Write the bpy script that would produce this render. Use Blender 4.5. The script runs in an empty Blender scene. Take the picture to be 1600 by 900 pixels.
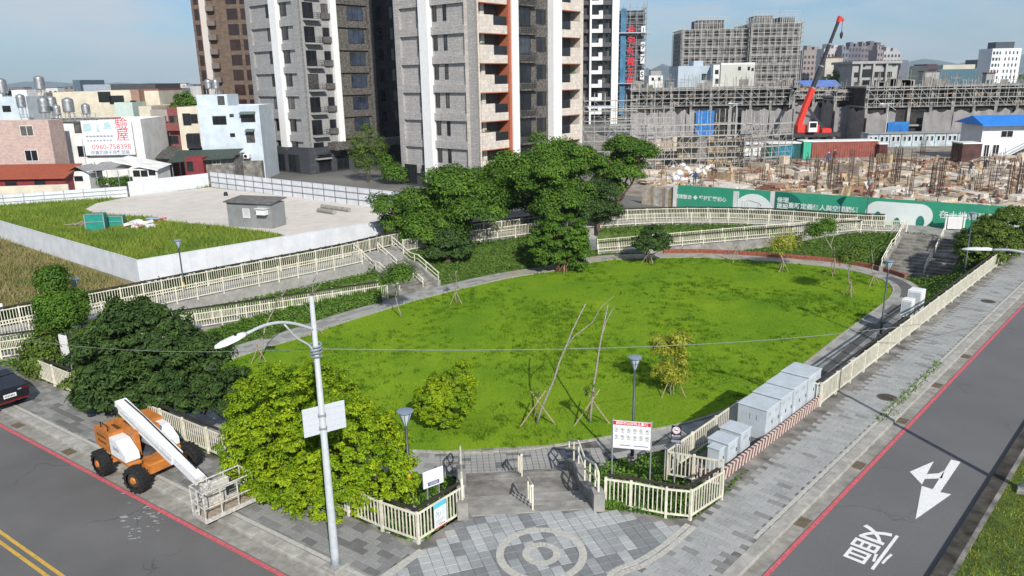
import bpy, math, random
import numpy as np
from mathutils import Matrix, Vector, noise as mnoise
from mathutils.geometry import tessellate_polygon
sc = bpy.context.scene
COL = sc.collection
random.seed(7); RNG = np.random.default_rng(7)
R_ = math.radians

# ------------------------------------------------------------------ camera
FPX, HCAM = 1180.0, 14.0
_P, _RO = R_(15.44), R_(-1.0)
_f = np.array([0, math.cos(_P), -math.sin(_P)]); _u0 = np.array([0, math.sin(_P), math.cos(_P)]); _r0 = np.array([1., 0, 0])
_r = math.cos(_RO)*_r0 + math.sin(_RO)*_u0
_u = -math.sin(_RO)*_r0 + math.cos(_RO)*_u0
cam = bpy.data.cameras.new('camera'); camo = bpy.data.objects.new('camera', cam); COL.objects.link(camo)
cam.sensor_width = 36; cam.lens = FPX/1600*36; cam.clip_end = 40000; cam.clip_start = 0.1
camo.matrix_world = Matrix(((_r[0], _u[0], -_f[0], 0), (_r[1], _u[1], -_f[1], 0), (_r[2], _u[2], -_f[2], HCAM), (0, 0, 0, 1)))
sc.camera = camo
# ------------------------------------------------------------------ light
SUN_EL = R_(34); SUN_DIR = (0.29, -0.957)          # horizontal direction towards the sun
sun = bpy.data.lights.new('sun', 'SUN'); sun.energy = 4.5; sun.angle = R_(0.55); sun.color = (1.0, 0.955, 0.88)
suno = bpy.data.objects.new('sun', sun); COL.objects.link(suno)
_sv = Vector((SUN_DIR[0]*math.cos(SUN_EL), SUN_DIR[1]*math.cos(SUN_EL), math.sin(SUN_EL)))
suno.rotation_euler = _sv.to_track_quat('Z', 'Y').to_euler(); suno.location = (20, -60, 60)
wd = bpy.data.worlds.new('World'); sc.world = wd; wd.use_nodes = True
nt = wd.node_tree; nt.nodes.clear()
def N(nt, t, **kw):
    n = nt.nodes.new(t)
    for k, v in kw.items(): setattr(n, k, v)
    return n
sky = N(nt, 'ShaderNodeTexSky', sky_type='NISHITA', sun_disc=False)
sky.sun_elevation = SUN_EL; sky.sun_rotation = math.atan2(SUN_DIR[0], SUN_DIR[1]); sky.air_density = 1.0; sky.dust_density = 0.5; sky.ozone_density = 2.2
tc = N(nt, 'ShaderNodeTexCoord'); mp = N(nt, 'ShaderNodeMapping'); mp.inputs['Scale'].default_value = (1.6, 1.6, 7.0)
mp.inputs['Location'].default_value = (0.35, 0.1, 0.4)
nz = N(nt, 'ShaderNodeTexNoise'); nz.inputs['Scale'].default_value = 2.3; nz.inputs['Detail'].default_value = 6; nz.inputs['Roughness'].default_value = 0.55
rp = N(nt, 'ShaderNodeValToRGB'); rp.color_ramp.elements[0].position = 0.42; rp.color_ramp.elements[1].position = 0.63
rp.color_ramp.elements[0].color = (0.06, 0.06, 0.06, 1); rp.color_ramp.elements[1].color = (0.86, 0.86, 0.86, 1)
mx = N(nt, 'ShaderNodeMixRGB'); mx.inputs[2].default_value = (6.3, 6.7, 7.15, 1)
bg = N(nt, 'ShaderNodeBackground'); bg.inputs[1].default_value = 0.088
ow = N(nt, 'ShaderNodeOutputWorld')
L = nt.links.new
L(tc.outputs['Generated'], mp.inputs[0]); L(mp.outputs[0], nz.inputs['Vector']); L(nz.outputs['Fac'], rp.inputs[0]); L(rp.outputs[0], mx.inputs[0])
tn = N(nt, 'ShaderNodeMixRGB', blend_type='MULTIPLY'); tn.inputs[0].default_value = 1; tn.inputs[2].default_value = (.58, .80, 1.04, 1); L(sky.outputs[0], tn.inputs[1]); L(tn.outputs[0], mx.inputs[1]); L(mx.outputs[0], bg.inputs[0]); L(bg.outputs[0], ow.inputs[0])
sc.view_settings.view_transform = 'Standard'; sc.view_settings.look = 'None'; sc.view_settings.exposure = 0.2; sc.view_settings.gamma = 1
try:
    sc.cycles.max_bounces = 6; sc.cycles.transparent_max_bounces = 8; sc.cycles.use_denoising = True
except Exception: pass

# ------------------------------------------------------------------ survey helpers: sight lines from the camera stand to real points
def ray(px, py): return _f*FPX + _r*(px-800) + _u*(450-py)
def G(px, py, z=0.0):
    d = ray(px, py); t = (z-HCAM)/d[2]; return Vector((d[0]*t, d[1]*t, z))
def at(px, py, Y):
    d = ray(px, py); t = Y/d[1]; return Vector((d[0]*t, Y, HCAM+d[2]*t))
def onpl(px, py, p0, n):
    d = ray(px, py); o = np.array([0, 0, HCAM]); t = ((np.array(p0)-o)@np.array(n))/(d@np.array(n)); q = o+d*t; return Vector(q)
def proj(p):
    q = np.array(p, float)-np.array([0, 0, HCAM]); z = q@_f
    return 800+FPX*(q@_r)/z, 450-FPX*(q@_u)/z, z
def seen(p, m=40):
    x, y, z = proj(p); return z > 0 and -m < x < 1600+m and -m < y < 900+m

# ------------------------------------------------------------------ materials
MATS = {}
def mat(name, col, rough=.8, var=.12, scale=6.0, metal=0., bump=0., spec=.3, col2=None, detail=4, trans=0., island=0., brick=None, big=0., bigscale=.25, crack=0.):
    if name in MATS: return MATS[name]
    m = bpy.data.materials.new(name); m.use_nodes = True; t = m.node_tree; l = t.links.new
    b = t.nodes['Principled BSDF']; b.inputs['Roughness'].default_value = rough; b.inputs['Metallic'].default_value = metal
    b.inputs['Specular IOR Level'].default_value = spec
    geo = N(t, 'ShaderNodeNewGeometry')
    n1 = N(t, 'ShaderNodeTexNoise'); n1.inputs['Scale'].default_value = scale; n1.inputs['Detail'].default_value = detail; n1.inputs['Roughness'].default_value = .6
    l(geo.outputs['Position'], n1.inputs['Vector'])
    c2 = col2 if col2 else tuple(max(0, c*(1-2.2*var)) for c in col)
    c1 = col if col2 else tuple(min(1, c*(1+1.2*var)) for c in col)
    r = N(t, 'ShaderNodeValToRGB'); r.color_ramp.elements[0].position = .3; r.color_ramp.elements[1].position = .7
    r.color_ramp.elements[0].color = (*c2, 1); r.color_ramp.elements[1].color = (*c1, 1)
    l(n1.outputs['Fac'], r.inputs[0]); out = r.outputs[0]
    if brick:   # fine facing tiles on a wall too far off to pick tiles apart
        bw, bh, mortar, dark = brick
        br = N(t, 'ShaderNodeTexBrick'); br.inputs['Scale'].default_value = 1; br.inputs['Brick Width'].default_value = bw; br.inputs['Row Height'].default_value = bh
        br.inputs['Mortar Size'].default_value = mortar; br.inputs['Color1'].default_value = (1.12, 1.12, 1.1, 1); br.inputs['Color2'].default_value = (dark, dark, dark, 1); br.inputs['Mortar'].default_value = (.8, .8, .8, 1)
        sx = N(t, 'ShaderNodeSeparateXYZ'); l(geo.outputs['Position'], sx.inputs[0])
        ad = N(t, 'ShaderNodeMath', operation='ADD'); l(sx.outputs[0], ad.inputs[0]); l(sx.outputs[1], ad.inputs[1])
        cx = N(t, 'ShaderNodeCombineXYZ'); l(ad.outputs[0], cx.inputs[0]); l(sx.outputs[2], cx.inputs[1]); l(cx.outputs[0], br.inputs['Vector'])
        mu = N(t, 'ShaderNodeMixRGB', blend_type='MULTIPLY'); mu.inputs[0].default_value = 1; l(out, mu.inputs[1]); l(br.outputs['Color'], mu.inputs[2]); out = mu.outputs[0]
    if big:
        n2 = N(t, 'ShaderNodeTexNoise'); n2.inputs['Scale'].default_value = bigscale; n2.inputs['Detail'].default_value = 5; l(geo.outputs['Position'], n2.inputs['Vector'])
        r2 = N(t, 'ShaderNodeValToRGB'); r2.color_ramp.elements[0].position = .35; r2.color_ramp.elements[1].position = .65
        r2.color_ramp.elements[0].color = (1-big, 1-big, 1-big, 1); r2.color_ramp.elements[1].color = (1, 1, 1, 1); l(n2.outputs['Fac'], r2.inputs[0])
        mu = N(t, 'ShaderNodeMixRGB', blend_type='MULTIPLY'); mu.inputs[0].default_value = 1; l(out, mu.inputs[1]); l(r2.outputs[0], mu.inputs[2]); out = mu.outputs[0]
    if crack:
        vo = N(t, 'ShaderNodeTexVoronoi', feature='DISTANCE_TO_EDGE'); vo.inputs['Scale'].default_value = .16; n3 = N(t, 'ShaderNodeTexNoise'); n3.inputs['Scale'].default_value = 1.3; n3.inputs['Detail'].default_value = 6
        l(geo.outputs['Position'], n3.inputs['Vector']); mv = N(t, 'ShaderNodeMixRGB'); mv.inputs[0].default_value = .35; l(geo.outputs['Position'], mv.inputs[1]); l(n3.outputs['Color'], mv.inputs[2]); vm = N(t, 'ShaderNodeVectorMath', operation='ADD'); sc_ = N(t, 'ShaderNodeVectorMath', operation='SCALE'); sc_.inputs['Scale'].default_value = 1.2
        l(n3.outputs['Color'], sc_.inputs[0]); l(geo.outputs['Position'], vm.inputs[0]); l(sc_.outputs[0], vm.inputs[1]); l(vm.outputs[0], vo.inputs['Vector'])
        cr = N(t, 'ShaderNodeValToRGB'); cr.color_ramp.elements[0].position = .0; cr.color_ramp.elements[1].position = .0055; cr.color_ramp.elements[0].color = (1-crack,)*3+(1,); cr.color_ramp.elements[1].color = (1, 1, 1, 1); l(vo.outputs['Distance'], cr.inputs[0])
        n4 = N(t, 'ShaderNodeTexNoise'); n4.inputs['Scale'].default_value = .35; l(geo.outputs['Position'], n4.inputs['Vector']); r4 = N(t, 'ShaderNodeValToRGB'); r4.color_ramp.elements[0].position = .48; r4.color_ramp.elements[1].position = .56; l(n4.outputs['Fac'], r4.inputs[0])
        mu = N(t, 'ShaderNodeMixRGB', blend_type='MULTIPLY'); l(r4.outputs[0], mu.inputs[0]); l(out, mu.inputs[1]); l(cr.outputs[0], mu.inputs[2]); out = mu.outputs[0]
    if island:
        hs = N(t, 'ShaderNodeHueSaturation'); mr = N(t, 'ShaderNodeMapRange'); mr.inputs['To Min'].default_value = 1-island; mr.inputs['To Max'].default_value = 1+island
        l(geo.outputs['Random Per Island'], mr.inputs['Value']); l(mr.outputs[0], hs.inputs['Value']); l(out, hs.inputs['Color']); out = hs.outputs[0]
    l(out, b.inputs['Base Color'])
    if bump:
        bp = N(t, 'ShaderNodeBump'); bp.inputs['Strength'].default_value = bump; bp.inputs['Distance'].default_value = .03; l(n1.outputs['Fac'], bp.inputs['Height']); l(bp.outputs[0], b.inputs['Normal'])
    if trans:
        tr = N(t, 'ShaderNodeBsdfTranslucent'); ms = N(t, 'ShaderNodeMixShader'); ms.inputs[0].default_value = trans
        l(out, tr.inputs['Color']); l(b.outputs[0], ms.inputs[1]); l(tr.outputs[0], ms.inputs[2]); l(ms.outputs[0], t.nodes['Material Output'].inputs[0])
    MATS[name] = m; return m
def sr(r, g, b):   # sRGB 0-255 to linear
    return tuple(((c/255)/12.92 if c/255 <= .04045 else ((c/255+.055)/1.055)**2.4) for c in (r, g, b))
CREAM = mat('cream paint', (.74, .70, .575), .5, .10, 5, bump=.1, big=.14, bigscale=1.1)
WHITE = mat('white paint', (.75, .76, .76), .5, .06, 9)
DARKRAIL = mat('dark composite rail', (.035, .027, .024), .6, .2, 15)
CONC = mat('concrete', (.33, .32, .295), .9, .16, 2.2, bump=.2, big=.2, bigscale=.9)
CONCW = mat('stained concrete', (.28, .265, .24), .9, .28, 1.3, bump=.2, big=.35, bigscale=.8)
CONCD = mat('dark weathered concrete', (.16, .155, .145), .9, .3, 2.5, big=.4, bigscale=.9)
STEEL = mat('galvanised steel', (.42, .44, .46), .45, .1, 12, metal=.5)
GREYP = mat('dark grey paint', (.075, .085, .10), .5, .12, 14)
GLASSD = mat('dark window glass', (.016, .018, .022), .12, .3, .35, spec=.6)
BLACK = mat('black', (.012, .012, .013), .5, .1, 8)
RUBBER = mat('rubber', (.02, .02, .021), .85, .3, 20, bump=.3)
ORANGE = mat('orange paint', (.55, .20, .045), .45, .12, 5, big=.2, bigscale=2)
CABW = mat('pale blue grey paint', (.49, .54, .575), .45, .05, 3, big=.1, bigscale=1.6)
RED = mat('red paint', (.55, .05, .04), .5, .12, 6)
BARK = mat('bark', (.12, .09, .065), .9, .3, 14, bump=.5)
BARKG = mat('pale bark', (.33, .30, .25), .9, .3, 20, bump=.4)
BAMBOO = mat('pale wooden stake', (.36, .29, .19), .8, .2, 10)

# ------------------------------------------------------------------ mesh building
I4 = Matrix.Identity(4)
WM = {}     # world matrix of every object made here
class MB:
    def __init__(s, M=None): s.v = []; s.f = []; s.mi = []; s.M = M or I4; s.k = 0
    def add(s, vs, fs):
        o = len(s.v); M = s.M
        s.v += [tuple(M @ Vector(p)) for p in vs] if M is not I4 else [tuple(p) for p in vs]
        s.f += [tuple(i+o for i in f) for f in fs]; s.mi += [s.k]*len(fs); return s
    def box(s, x0, x1, y0, y1, z0, z1):
        return s.add([(x0, y0, z0), (x1, y0, z0), (x1, y1, z0), (x0, y1, z0), (x0, y0, z1), (x1, y0, z1), (x1, y1, z1), (x0, y1, z1)],
            [(0, 3, 2, 1), (4, 5, 6, 7), (0, 1, 5, 4), (1, 2, 6, 5), (2, 3, 7, 6), (3, 0, 4, 7)])
    def bevbox(s, x0, x1, y0, y1, z0, z1, b=.03):
        vs = []; 
        for (a, c, z) in ((x0, x1, z0), (x0, x1, z1-b)): vs += [(x0, y0, z), (x1, y0, z), (x1, y1, z), (x0, y1, z)]
        vs += [(x0+b, y0+b, z1), (x1-b, y0+b, z1), (x1-b, y1-b, z1), (x0+b, y1-b, z1)]
        fs = [(0, 3, 2, 1), (8, 9, 10, 11)]
        for k in (0, 4):
            for i in range(4): j = (i+1) % 4; fs.append((k+i, k+j, k+4+j, k+4+i))
        return s.add(vs, fs)
    def bar(s, p, q, w, h=None, up=(0, 0, 1)):
        p, q = Vector(p), Vector(q); d = (q-p)
        if d.length < 1e-6: return s
        d.normalize(); a = d.cross(Vector(up))
        if a.length < 1e-4: a = d.cross(Vector((1, 0, 0)))
        a.normalize(); b = a.cross(d); a *= w/2; b *= (h or w)/2
        return s.add([p-a-b, p+a-b, p+a+b, p-a+b, q-a-b, q+a-b, q+a+b, q-a+b],
            [(0, 1, 2, 3), (4, 7, 6, 5), (0, 4, 5, 1), (1, 5, 6, 2), (2, 6, 7, 3), (3, 7, 4, 0)])
    def tube(s, pts, r, n=8, caps=True):
        pts = [Vector(p) for p in pts]; rs = r if isinstance(r, (list, tuple)) else [r]*len(pts)
        vs = []; fs = []; ref = None
        for i, p in enumerate(pts):
            d = (pts[min(i+1, len(pts)-1)]-pts[max(i-1, 0)]).normalized()
            if ref is None:
                ref = d.cross(Vector((0, 0, 1)))
                if ref.length < .01: ref = d.cross(Vector((1, 0, 0)))
            a = (ref-d*ref.dot(d)).normalized(); ref = a; b = d.cross(a)
            vs += [p+(a*math.cos(2*math.pi*j/n)+b*math.sin(2*math.pi*j/n))*rs[i] for j in range(n)]
        for i in range(len(pts)-1):
            for j in range(n): k = (j+1) % n; fs.append((i*n+j, i*n+k, (i+1)*n+k, (i+1)*n+j))
        if caps: fs += [tuple(range(n-1, -1, -1)), tuple(range((len(pts)-1)*n, len(pts)*n))]
        return s.add(vs, fs)
    def cyl(s, p, q, r0, r1=None, n=12): return s.tube([p, q], [r0, r0 if r1 is None else r1], n)
    def poly(s, pts): return s.add(pts, [tuple(range(len(pts)))])
    def prism(s, poly, z0, z1):
        n = len(poly); a = sum(poly[i][0]*poly[(i+1) % n][1]-poly[(i+1) % n][0]*poly[i][1] for i in range(n))
        if a < 0: poly = poly[::-1]
        vs = [(p[0], p[1], z0) for p in poly]+[(p[0], p[1], z1) for p in poly]
        fs = [(i, (i+1) % n, n+(i+1) % n, n+i) for i in range(n)]
        tri = tessellate_polygon([[Vector((p[0], p[1], 0)) for p in poly]])
        for t in tri:
            A, B, Cc = (poly[i] for i in t)
            if (B[0]-A[0])*(Cc[1]-A[1])-(B[1]-A[1])*(Cc[0]-A[0]) < 0: t = t[::-1]
            fs.append(tuple(i+n for i in t)); fs.append(tuple(t[::-1]))
        return s.add(vs, fs)
    def mesh(s, name, mats, smooth=False):
        me = bpy.data.meshes.new(name); me.from_pydata(s.v, [], s.f)
        for m in (mats if isinstance(mats, (list, tuple)) else [mats]): me.materials.append(m)
        if any(s.mi): me.polygons.foreach_set('material_index', s.mi)
        if smooth: me.polygons.foreach_set('use_smooth', [True]*len(s.f))
        me.update(); return me
    def build(s, name, mats, parent=None, smooth=False, **kw):
        if not s.v: return None
        if parent is None:      # own origin at the foot of the thing
            a = np.array(s.v); c = Vector((*(a[:, :2].min(0)+a[:, :2].max(0))/2, a[:, 2].min()))
            s.v = [tuple(p) for p in (a-np.array(c))]
            o = link(name, s.mesh(name, mats, smooth), None, Matrix.Translation(c))
        else: o = link(name, s.mesh(name, mats, smooth), parent)
        if kw: tag(o, **kw)
        return o
def link(name, me, parent=None, M=None):
    o = bpy.data.objects.new(name, me); COL.objects.link(o)
    if M is not None: o.matrix_basis = M
    if parent is not None: o.parent = parent; o.matrix_parent_inverse = WM[parent.name].inverted()
    WM[o.name] = M.copy() if M is not None else I4
    return o
def tag(o, label=None, cat=None, group=None, kind=None):
    if label: o['label'] = label
    if cat: o['category'] = cat
    if group: o['group'] = group
    if kind: o['kind'] = kind
    return o
def thing(name, loc, label, cat, group=None, rz=0.0):
    M = Matrix.Translation(Vector(loc)) @ Matrix.Rotation(rz, 4, 'Z')
    return tag(link(name, None, None, M), label, cat, group)
def frame(p, u):   # local frame: x along u (horizontal), y = left of it, z up
    u = Vector((u[0], u[1], 0)).normalized(); v = Vector((-u.y, u.x, 0))
    return Matrix(((u.x, v.x, 0, p[0]), (u.y, v.y, 0, p[1]), (0, 0, 1, p[2] if len(p) > 2 else 0), (0, 0, 0, 1)))
def fastmesh(name, verts, nper, m, smooth=False):
    """mesh of separate nper-gons from an (k*nper,3) array"""
    k = len(verts)//nper; me = bpy.data.meshes.new(name)
    me.vertices.add(len(verts)); me.vertices.foreach_set('co', np.asarray(verts, np.float32).ravel())
    me.loops.add(len(verts)); me.loops.foreach_set('vertex_index', np.arange(len(verts), dtype=np.int32))
    me.polygons.add(k); me.polygons.foreach_set('loop_start', np.arange(0, k*nper, nper, dtype=np.int32)); me.polygons.foreach_set('loop_total', np.full(k, nper, np.int32))
    if smooth: me.polygons.foreach_set('use_smooth', np.ones(k, bool))
    me.materials.append(m); me.update(); me.validate(); return me
def text_mesh(body, size, m, name='lettering', bold=0., ext=0.0, sx=1., sy=1., align='CENTER'):
    cu = bpy.data.curves.new(name, 'FONT'); cu.body = body; cu.size = size; cu.align_x = align; cu.align_y = 'CENTER'; cu.offset = bold; cu.extrude = ext; cu.resolution_u = 2
    o = bpy.data.objects.new(name, cu); COL.objects.link(o)
    dg = bpy.context.evaluated_depsgraph_get(); me = bpy.data.meshes.new_from_object(o.evaluated_get(dg))
    bpy.data.objects.remove(o); bpy.data.curves.remove(cu); me.name = name
    if sx != 1 or sy != 1: me.transform(Matrix.Diagonal((sx, sy, 1, 1)))
    me.materials.clear(); me.materials.append(m); return me
def wallM(p, u, n):   # text plane: local x -> u, local y -> world z, local z -> n
    return Matrix(((u[0], 0, n[0], p[0]), (u[1], 0, n[1], p[1]), (0, 1, 0, p[2]), (0, 0, 0, 1)))
# polygon tools
def inside(P, poly):
    P = np.asarray(P, float); poly = np.asarray(poly, float); r = np.zeros(len(P), bool); j = len(poly)-1
    for i in range(len(poly)):
        a, b = poly[i], poly[j]; c = ((a[1] > P[:, 1]) != (b[1] > P[:, 1]))
        with np.errstate(divide='ignore', invalid='ignore'): x = (b[0]-a[0])*(P[:, 1]-a[1])/(b[1]-a[1])+a[0]
        r ^= c & (P[:, 0] < x); j = i
    return r
def pdist(P, poly, vals=None, closed=True):
    P = np.asarray(P, float); best = np.full(len(P), 1e9); bv = np.zeros(len(P)); n = len(poly)
    for i in range(n if closed else n-1):
        a = np.array(poly[i][:2], float); b = np.array(poly[(i+1) % n][:2], float); d = b-a; L2 = max(d@d, 1e-9)
        t = np.clip(((P-a)@d)/L2, 0, 1); q = a+t[:, None]*d; dd = np.hypot(*(P-q).T); k = dd < best; best[k] = dd[k]
        if vals is not None: bv[k] = (vals[i]*(1-t)+vals[(i+1) % n]*t)[k]
    return (best, bv) if vals is not None else best
def smooth_closed(pts, k=6):
    n = len(pts); out = []
    for i in range(n):
        p0, p1, p2, p3 = (np.array(pts[(i+j) % n][:2], float) for j in (-1, 0, 1, 2))
        for t in np.linspace(0, 1, k, endpoint=False):
            out.append(.5*((2*p1)+(p2-p0)*t+(2*p0-5*p1+4*p2-p3)*t*t+(3*p1-p0-3*p2+p3)*t**3))
    return out
def smooth_open(pts, k=5):
    pts = [np.array(p, float) for p in pts]; pts = [2*pts[0]-pts[1]]+pts+[2*pts[-1]-pts[-2]]; out = []
    for i in range(1, len(pts)-2):
        p0, p1, p2, p3 = pts[i-1:i+3]
        for t in np.linspace(0, 1, k, endpoint=False):
            out.append(.5*((2*p1)+(p2-p0)*t+(2*p0-5*p1+4*p2-p3)*t*t+(3*p1-p0-3*p2+p3)*t**3))
    return out+[pts[-2]]
def offset(pts, d, closed=True):   # to the left of the direction of travel
    n = len(pts); out = []
    for i in range(n):
        a = np.array(pts[(i-1) % n if closed else max(i-1, 0)][:2], float); b = np.array(pts[(i+1) % n if closed else min(i+1, n-1)][:2], float)
        t = (b-a)/max(np.hypot(*(b-a)), 1e-9); q = np.array(pts[i], float).copy(); q[0] += -t[1]*d; q[1] += t[0]*d; out.append(q)
    return out
def strip(mb, A, B, z=None):   # ribbon between two polylines
    n = len(A); vs = [(*p[:2], z if z is not None else p[2]) for p in A]+[(*p[:2], z if z is not None else p[2]) for p in B]
    mb.add(vs, [(i, i+1, n+i+1, n+i) for i in range(n-1)])
def resample(pts, step):
    pts = [np.array(p, float) for p in pts]; out = [pts[0]]; 
    for a, b in zip(pts, pts[1:]):
        k = max(1, int(round(np.linalg.norm(b-a)/step)))
        out += [a+(b-a)*i/k for i in range(1, k+1)]
    return out
def even(pts, step):   # points at even spacing along a polyline
    pts = [np.array(p, float) for p in pts]; d = [0]
    for a, b in zip(pts, pts[1:]): d.append(d[-1]+np.linalg.norm(b-a))
    k = max(1, int(round(d[-1]/step))); s = np.linspace(0, d[-1], k+1); P = np.array(pts)
    return [np.array([np.interp(x, d, P[:, j]) for j in range(P.shape[1])]) for x in s]
# ================================================================== SETTING: ground, streets, pavements, park
V2 = lambda p: (float(p[0]), float(p[1]))
def RS(n, d, z=0.): return Vector((n*.7258+d*.6879, -n*.6879+d*.7258, z))     # right-hand street: across, along
def LS(n, d, z=0.): return Vector((n*.573+d*.8195, n*.8195-d*.573, z))        # left-hand street
ASPH = mat('asphalt', (.150, .150, .153), .9, .1, 30, bump=.25, big=.14, bigscale=.22, crack=.35)
ASPHL = mat('worn asphalt', (.155, .152, .149), .9, .1, 30, bump=.25, big=.22, bigscale=.3, crack=.45)
SOIL = mat('soil', (.17, .14, .10), .95, .25, 1.5)
LAWN = mat('lawn green', (.205, .31, .020), .95, col2=(.12, .235, .018), scale=.22, detail=9, big=.12, bigscale=.9, spec=.02)
COVER = mat('slope green', (.075, .125, .022), .95, .3, 2.2, detail=6)
WEED = mat('rough field', (.26, .20, .11), .95, col2=(.11, .115, .035), scale=.32, detail=8)
LOTG = mat('lot weeds ground', (.15, .24, .04), .95, .3, .6, detail=7)
LOTC = mat('lot concrete', (.62, .575, .52), .95, .06, .7, detail=7, big=.08, bigscale=.12)
FIELD = mat('far ground', (.17, .165, .15), .95, .3, .05, detail=8)
GUT = mat('gutter concrete', (.33, .315, .28), .9, .15, 3, big=.25, bigscale=.7)
REDL = mat('red road paint', (.56, .12, .135), .7, .15, 9)
YELL = mat('yellow road paint', (.58, .37, .07), .7, .15, 9)
RWHT = mat('white road paint', (.74, .74, .73), .7, .06, 9)

# lawn outline (z = -1.7)
ZL = -1.7
lawn_px = [(640, 703), (720, 706), (800, 703), (890, 692), (980, 677), (1050, 665), (1120, 645), (1190, 612), (1255, 568), (1310, 525), (1355, 492), (1388, 466),
    (1392, 447), (1360, 431), (1300, 418), (1200, 409), (1100, 403), (1010, 404), (940, 408), (870, 423), (800, 434), (720, 452), (650, 470), (590, 488), (530, 507),
    (470, 528), (400, 549), (345, 572), (322, 610), (350, 650), (430, 680), (540, 694)]
lawn = smooth_closed([G(x, y, ZL) for x, y in lawn_px], 5)
if sum(lawn[i-1][0]*lawn[i][1]-lawn[i][0]*lawn[i-1][1] for i in range(len(lawn))) < 0: lawn = lawn[::-1]
PW = 1.95
ring_in = lawn; ring_out = offset(lawn, -PW)
inner = offset(lawn, -PW-.3)
# park boundary with its height
ZW = .30; ZP = .12
FR = [G(936, 796, ZP), G(985, 797, ZP), G(1040, 808, ZP), G(1078, 812, ZP), G(1127, 780, ZP)]
walk_px = [(1440, 364, ZW), (1340, 361, ZW), (1200, 352, ZW), (1080, 349, ZW), (965, 353, ZW), (860, 363, ZW), (750, 377, ZW), (650, 390, ZW), (566, 411, ZW), (350, 457, .25), (210, 487, .18), (0, 530, .12), (-80, 548, .12)]
walk = smooth_open([G(x, y, z) for x, y, z in walk_px], 4)
SO = np.array((-1.57, 22.06)); SU = np.array((.9966, .082)); SV = np.array((-.082, .9966))
SP = lambda u, v, z=0: Vector((*(SO+SU*u+SV*v), z))
FL = [LS(15.15, -39.5, ZP), LS(15.15, -30, ZP), LS(15.1, -22, ZP), G(598, 829, ZP), G(654, 849, ZP), G(724, 804, ZP)]
bound = [tuple(SP(-.4, 0, ZP)), tuple(SP(4.6, 0, ZP))]+[tuple(p) for p in FR]+[tuple(RS(-11.4, d, ZP)) for d in (30, 45, 60, 71)]+[tuple(p) for p in walk]+[tuple(p) for p in FL]
# right-hand big stairs and left-hand big stairs (foot edge, rise to the walkway)
RA, RB = Vector((30.4, 59.9, ZL)), Vector((34.2, 56.9, ZL))
LA, LB = Vector((-8.47, 55.56, ZL)), Vector((-5.94, 57.90, ZL))
def ztrans(P):
    P = np.asarray(P, float); ins = inside(P, inner); di = pdist(P, inner); do, zo = pdist(P, bound, [b[2] for b in bound])
    t = di/np.maximum(di+do, 1e-6); t = t*t*(3-2*t)*.5+t*.5
    z = np.where(ins, ZL-.06, (ZL-.06)*(1-t)+(zo-.06)*t)
    z = np.where((P[:, 0] > -29) & (P[:, 0] < -11.2) & (P[:, 1] > 43.5) & (di < 40), np.minimum(z, -.62), z)
    # keep clear of steps and ramps
    q = P-SO; u = q@SU; v = q@SV; z = np.where((u > -.2) & (u < 4.4) & (v > -.5) & (v < 6.5), ZL-.15, z)
    for A, B in ((RA, RB), (LA, LB)):
        e = np.array((B-A)[:2]); w = np.linalg.norm(e); e /= w; nn = np.array((-e[1], e[0])); q = P-np.array(A[:2]); z = np.where((q@e > -.1) & (q@e < w+.1) & (q@nn > -1) & (q@nn < 6.8), ZL-.2, z)
    for pts in RAMPS:
        d, zr = pdist(P, pts, [p[2] for p in pts], closed=False); z = np.where(d < 1.25, np.minimum(z, zr-.12), z)
    return z
RAMPS = [[tuple(G(945, 394, ZL)+Vector((-.6, .4, 0))), tuple(G(1130, 376, -.75)), tuple(G(1340, 359, ZW))],
         [tuple(G(598, 462, ZL)), tuple(G(450, 486, -1.3)), tuple(G(300, 510, -.8)), tuple(G(120, 538, -.2)), tuple(G(0, 556, .08)), tuple(G(-60, 566, .1))]]
def terrain():
    xs = np.arange(-36, 43, .45); ys = np.arange(20, 81, .45); X, Y = np.meshgrid(xs, ys); P = np.c_[X.ravel(), Y.ravel()]
    ok = inside(P, [b[:2] for b in bound]) | (pdist(P, [b[:2] for b in bound]) < .32); z = np.full(len(P), 0.); z[ok] = ztrans(P[ok])
    nx = len(xs); idx = -np.ones(len(P), int); idx[ok] = np.arange(ok.sum()); V = np.c_[P[ok], z[ok]]
    F = []
    for j in range(len(ys)-1):
        for i in range(nx-1):
            q = (idx[j*nx+i], idx[j*nx+i+1], idx[(j+1)*nx+i+1], idx[(j+1)*nx+i])
            if min(q) >= 0: F.append(q)
    me = bpy.data.meshes.new('park_slope'); me.from_pydata(V.tolist(), [], F); me.materials.append(COVER); me.polygons.foreach_set('use_smooth', [True]*len(F)); me.update()
    tag(link('park_slope', me), kind='structure')
terrain()
# ground sheet with a hole for the sunken park
hole = [V2(b) for b in bound]
if sum(hole[i-1][0]*hole[i][1]-hole[i][0]*hole[i-1][1] for i in range(len(hole))) < 0: hole = hole[::-1]
outer = [(-9000, -400), (9000, -400), (9000, 14000), (-9000, 14000)]
allp = [Vector((*p, 0)) for p in outer]; hp = [Vector((*p, 0)) for p in hole]
tri = tessellate_polygon([allp, hp[::-1]]); vv = allp+hp[::-1]
g = MB(); g.add([(p.x, p.y, -.03) for p in vv], [t if (vv[t[1]]-vv[t[0]]).cross(vv[t[2]]-vv[t[0]]).z > 0 else t[::-1] for t in tri]); g.build('ground', FIELD, kind='structure')

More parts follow.
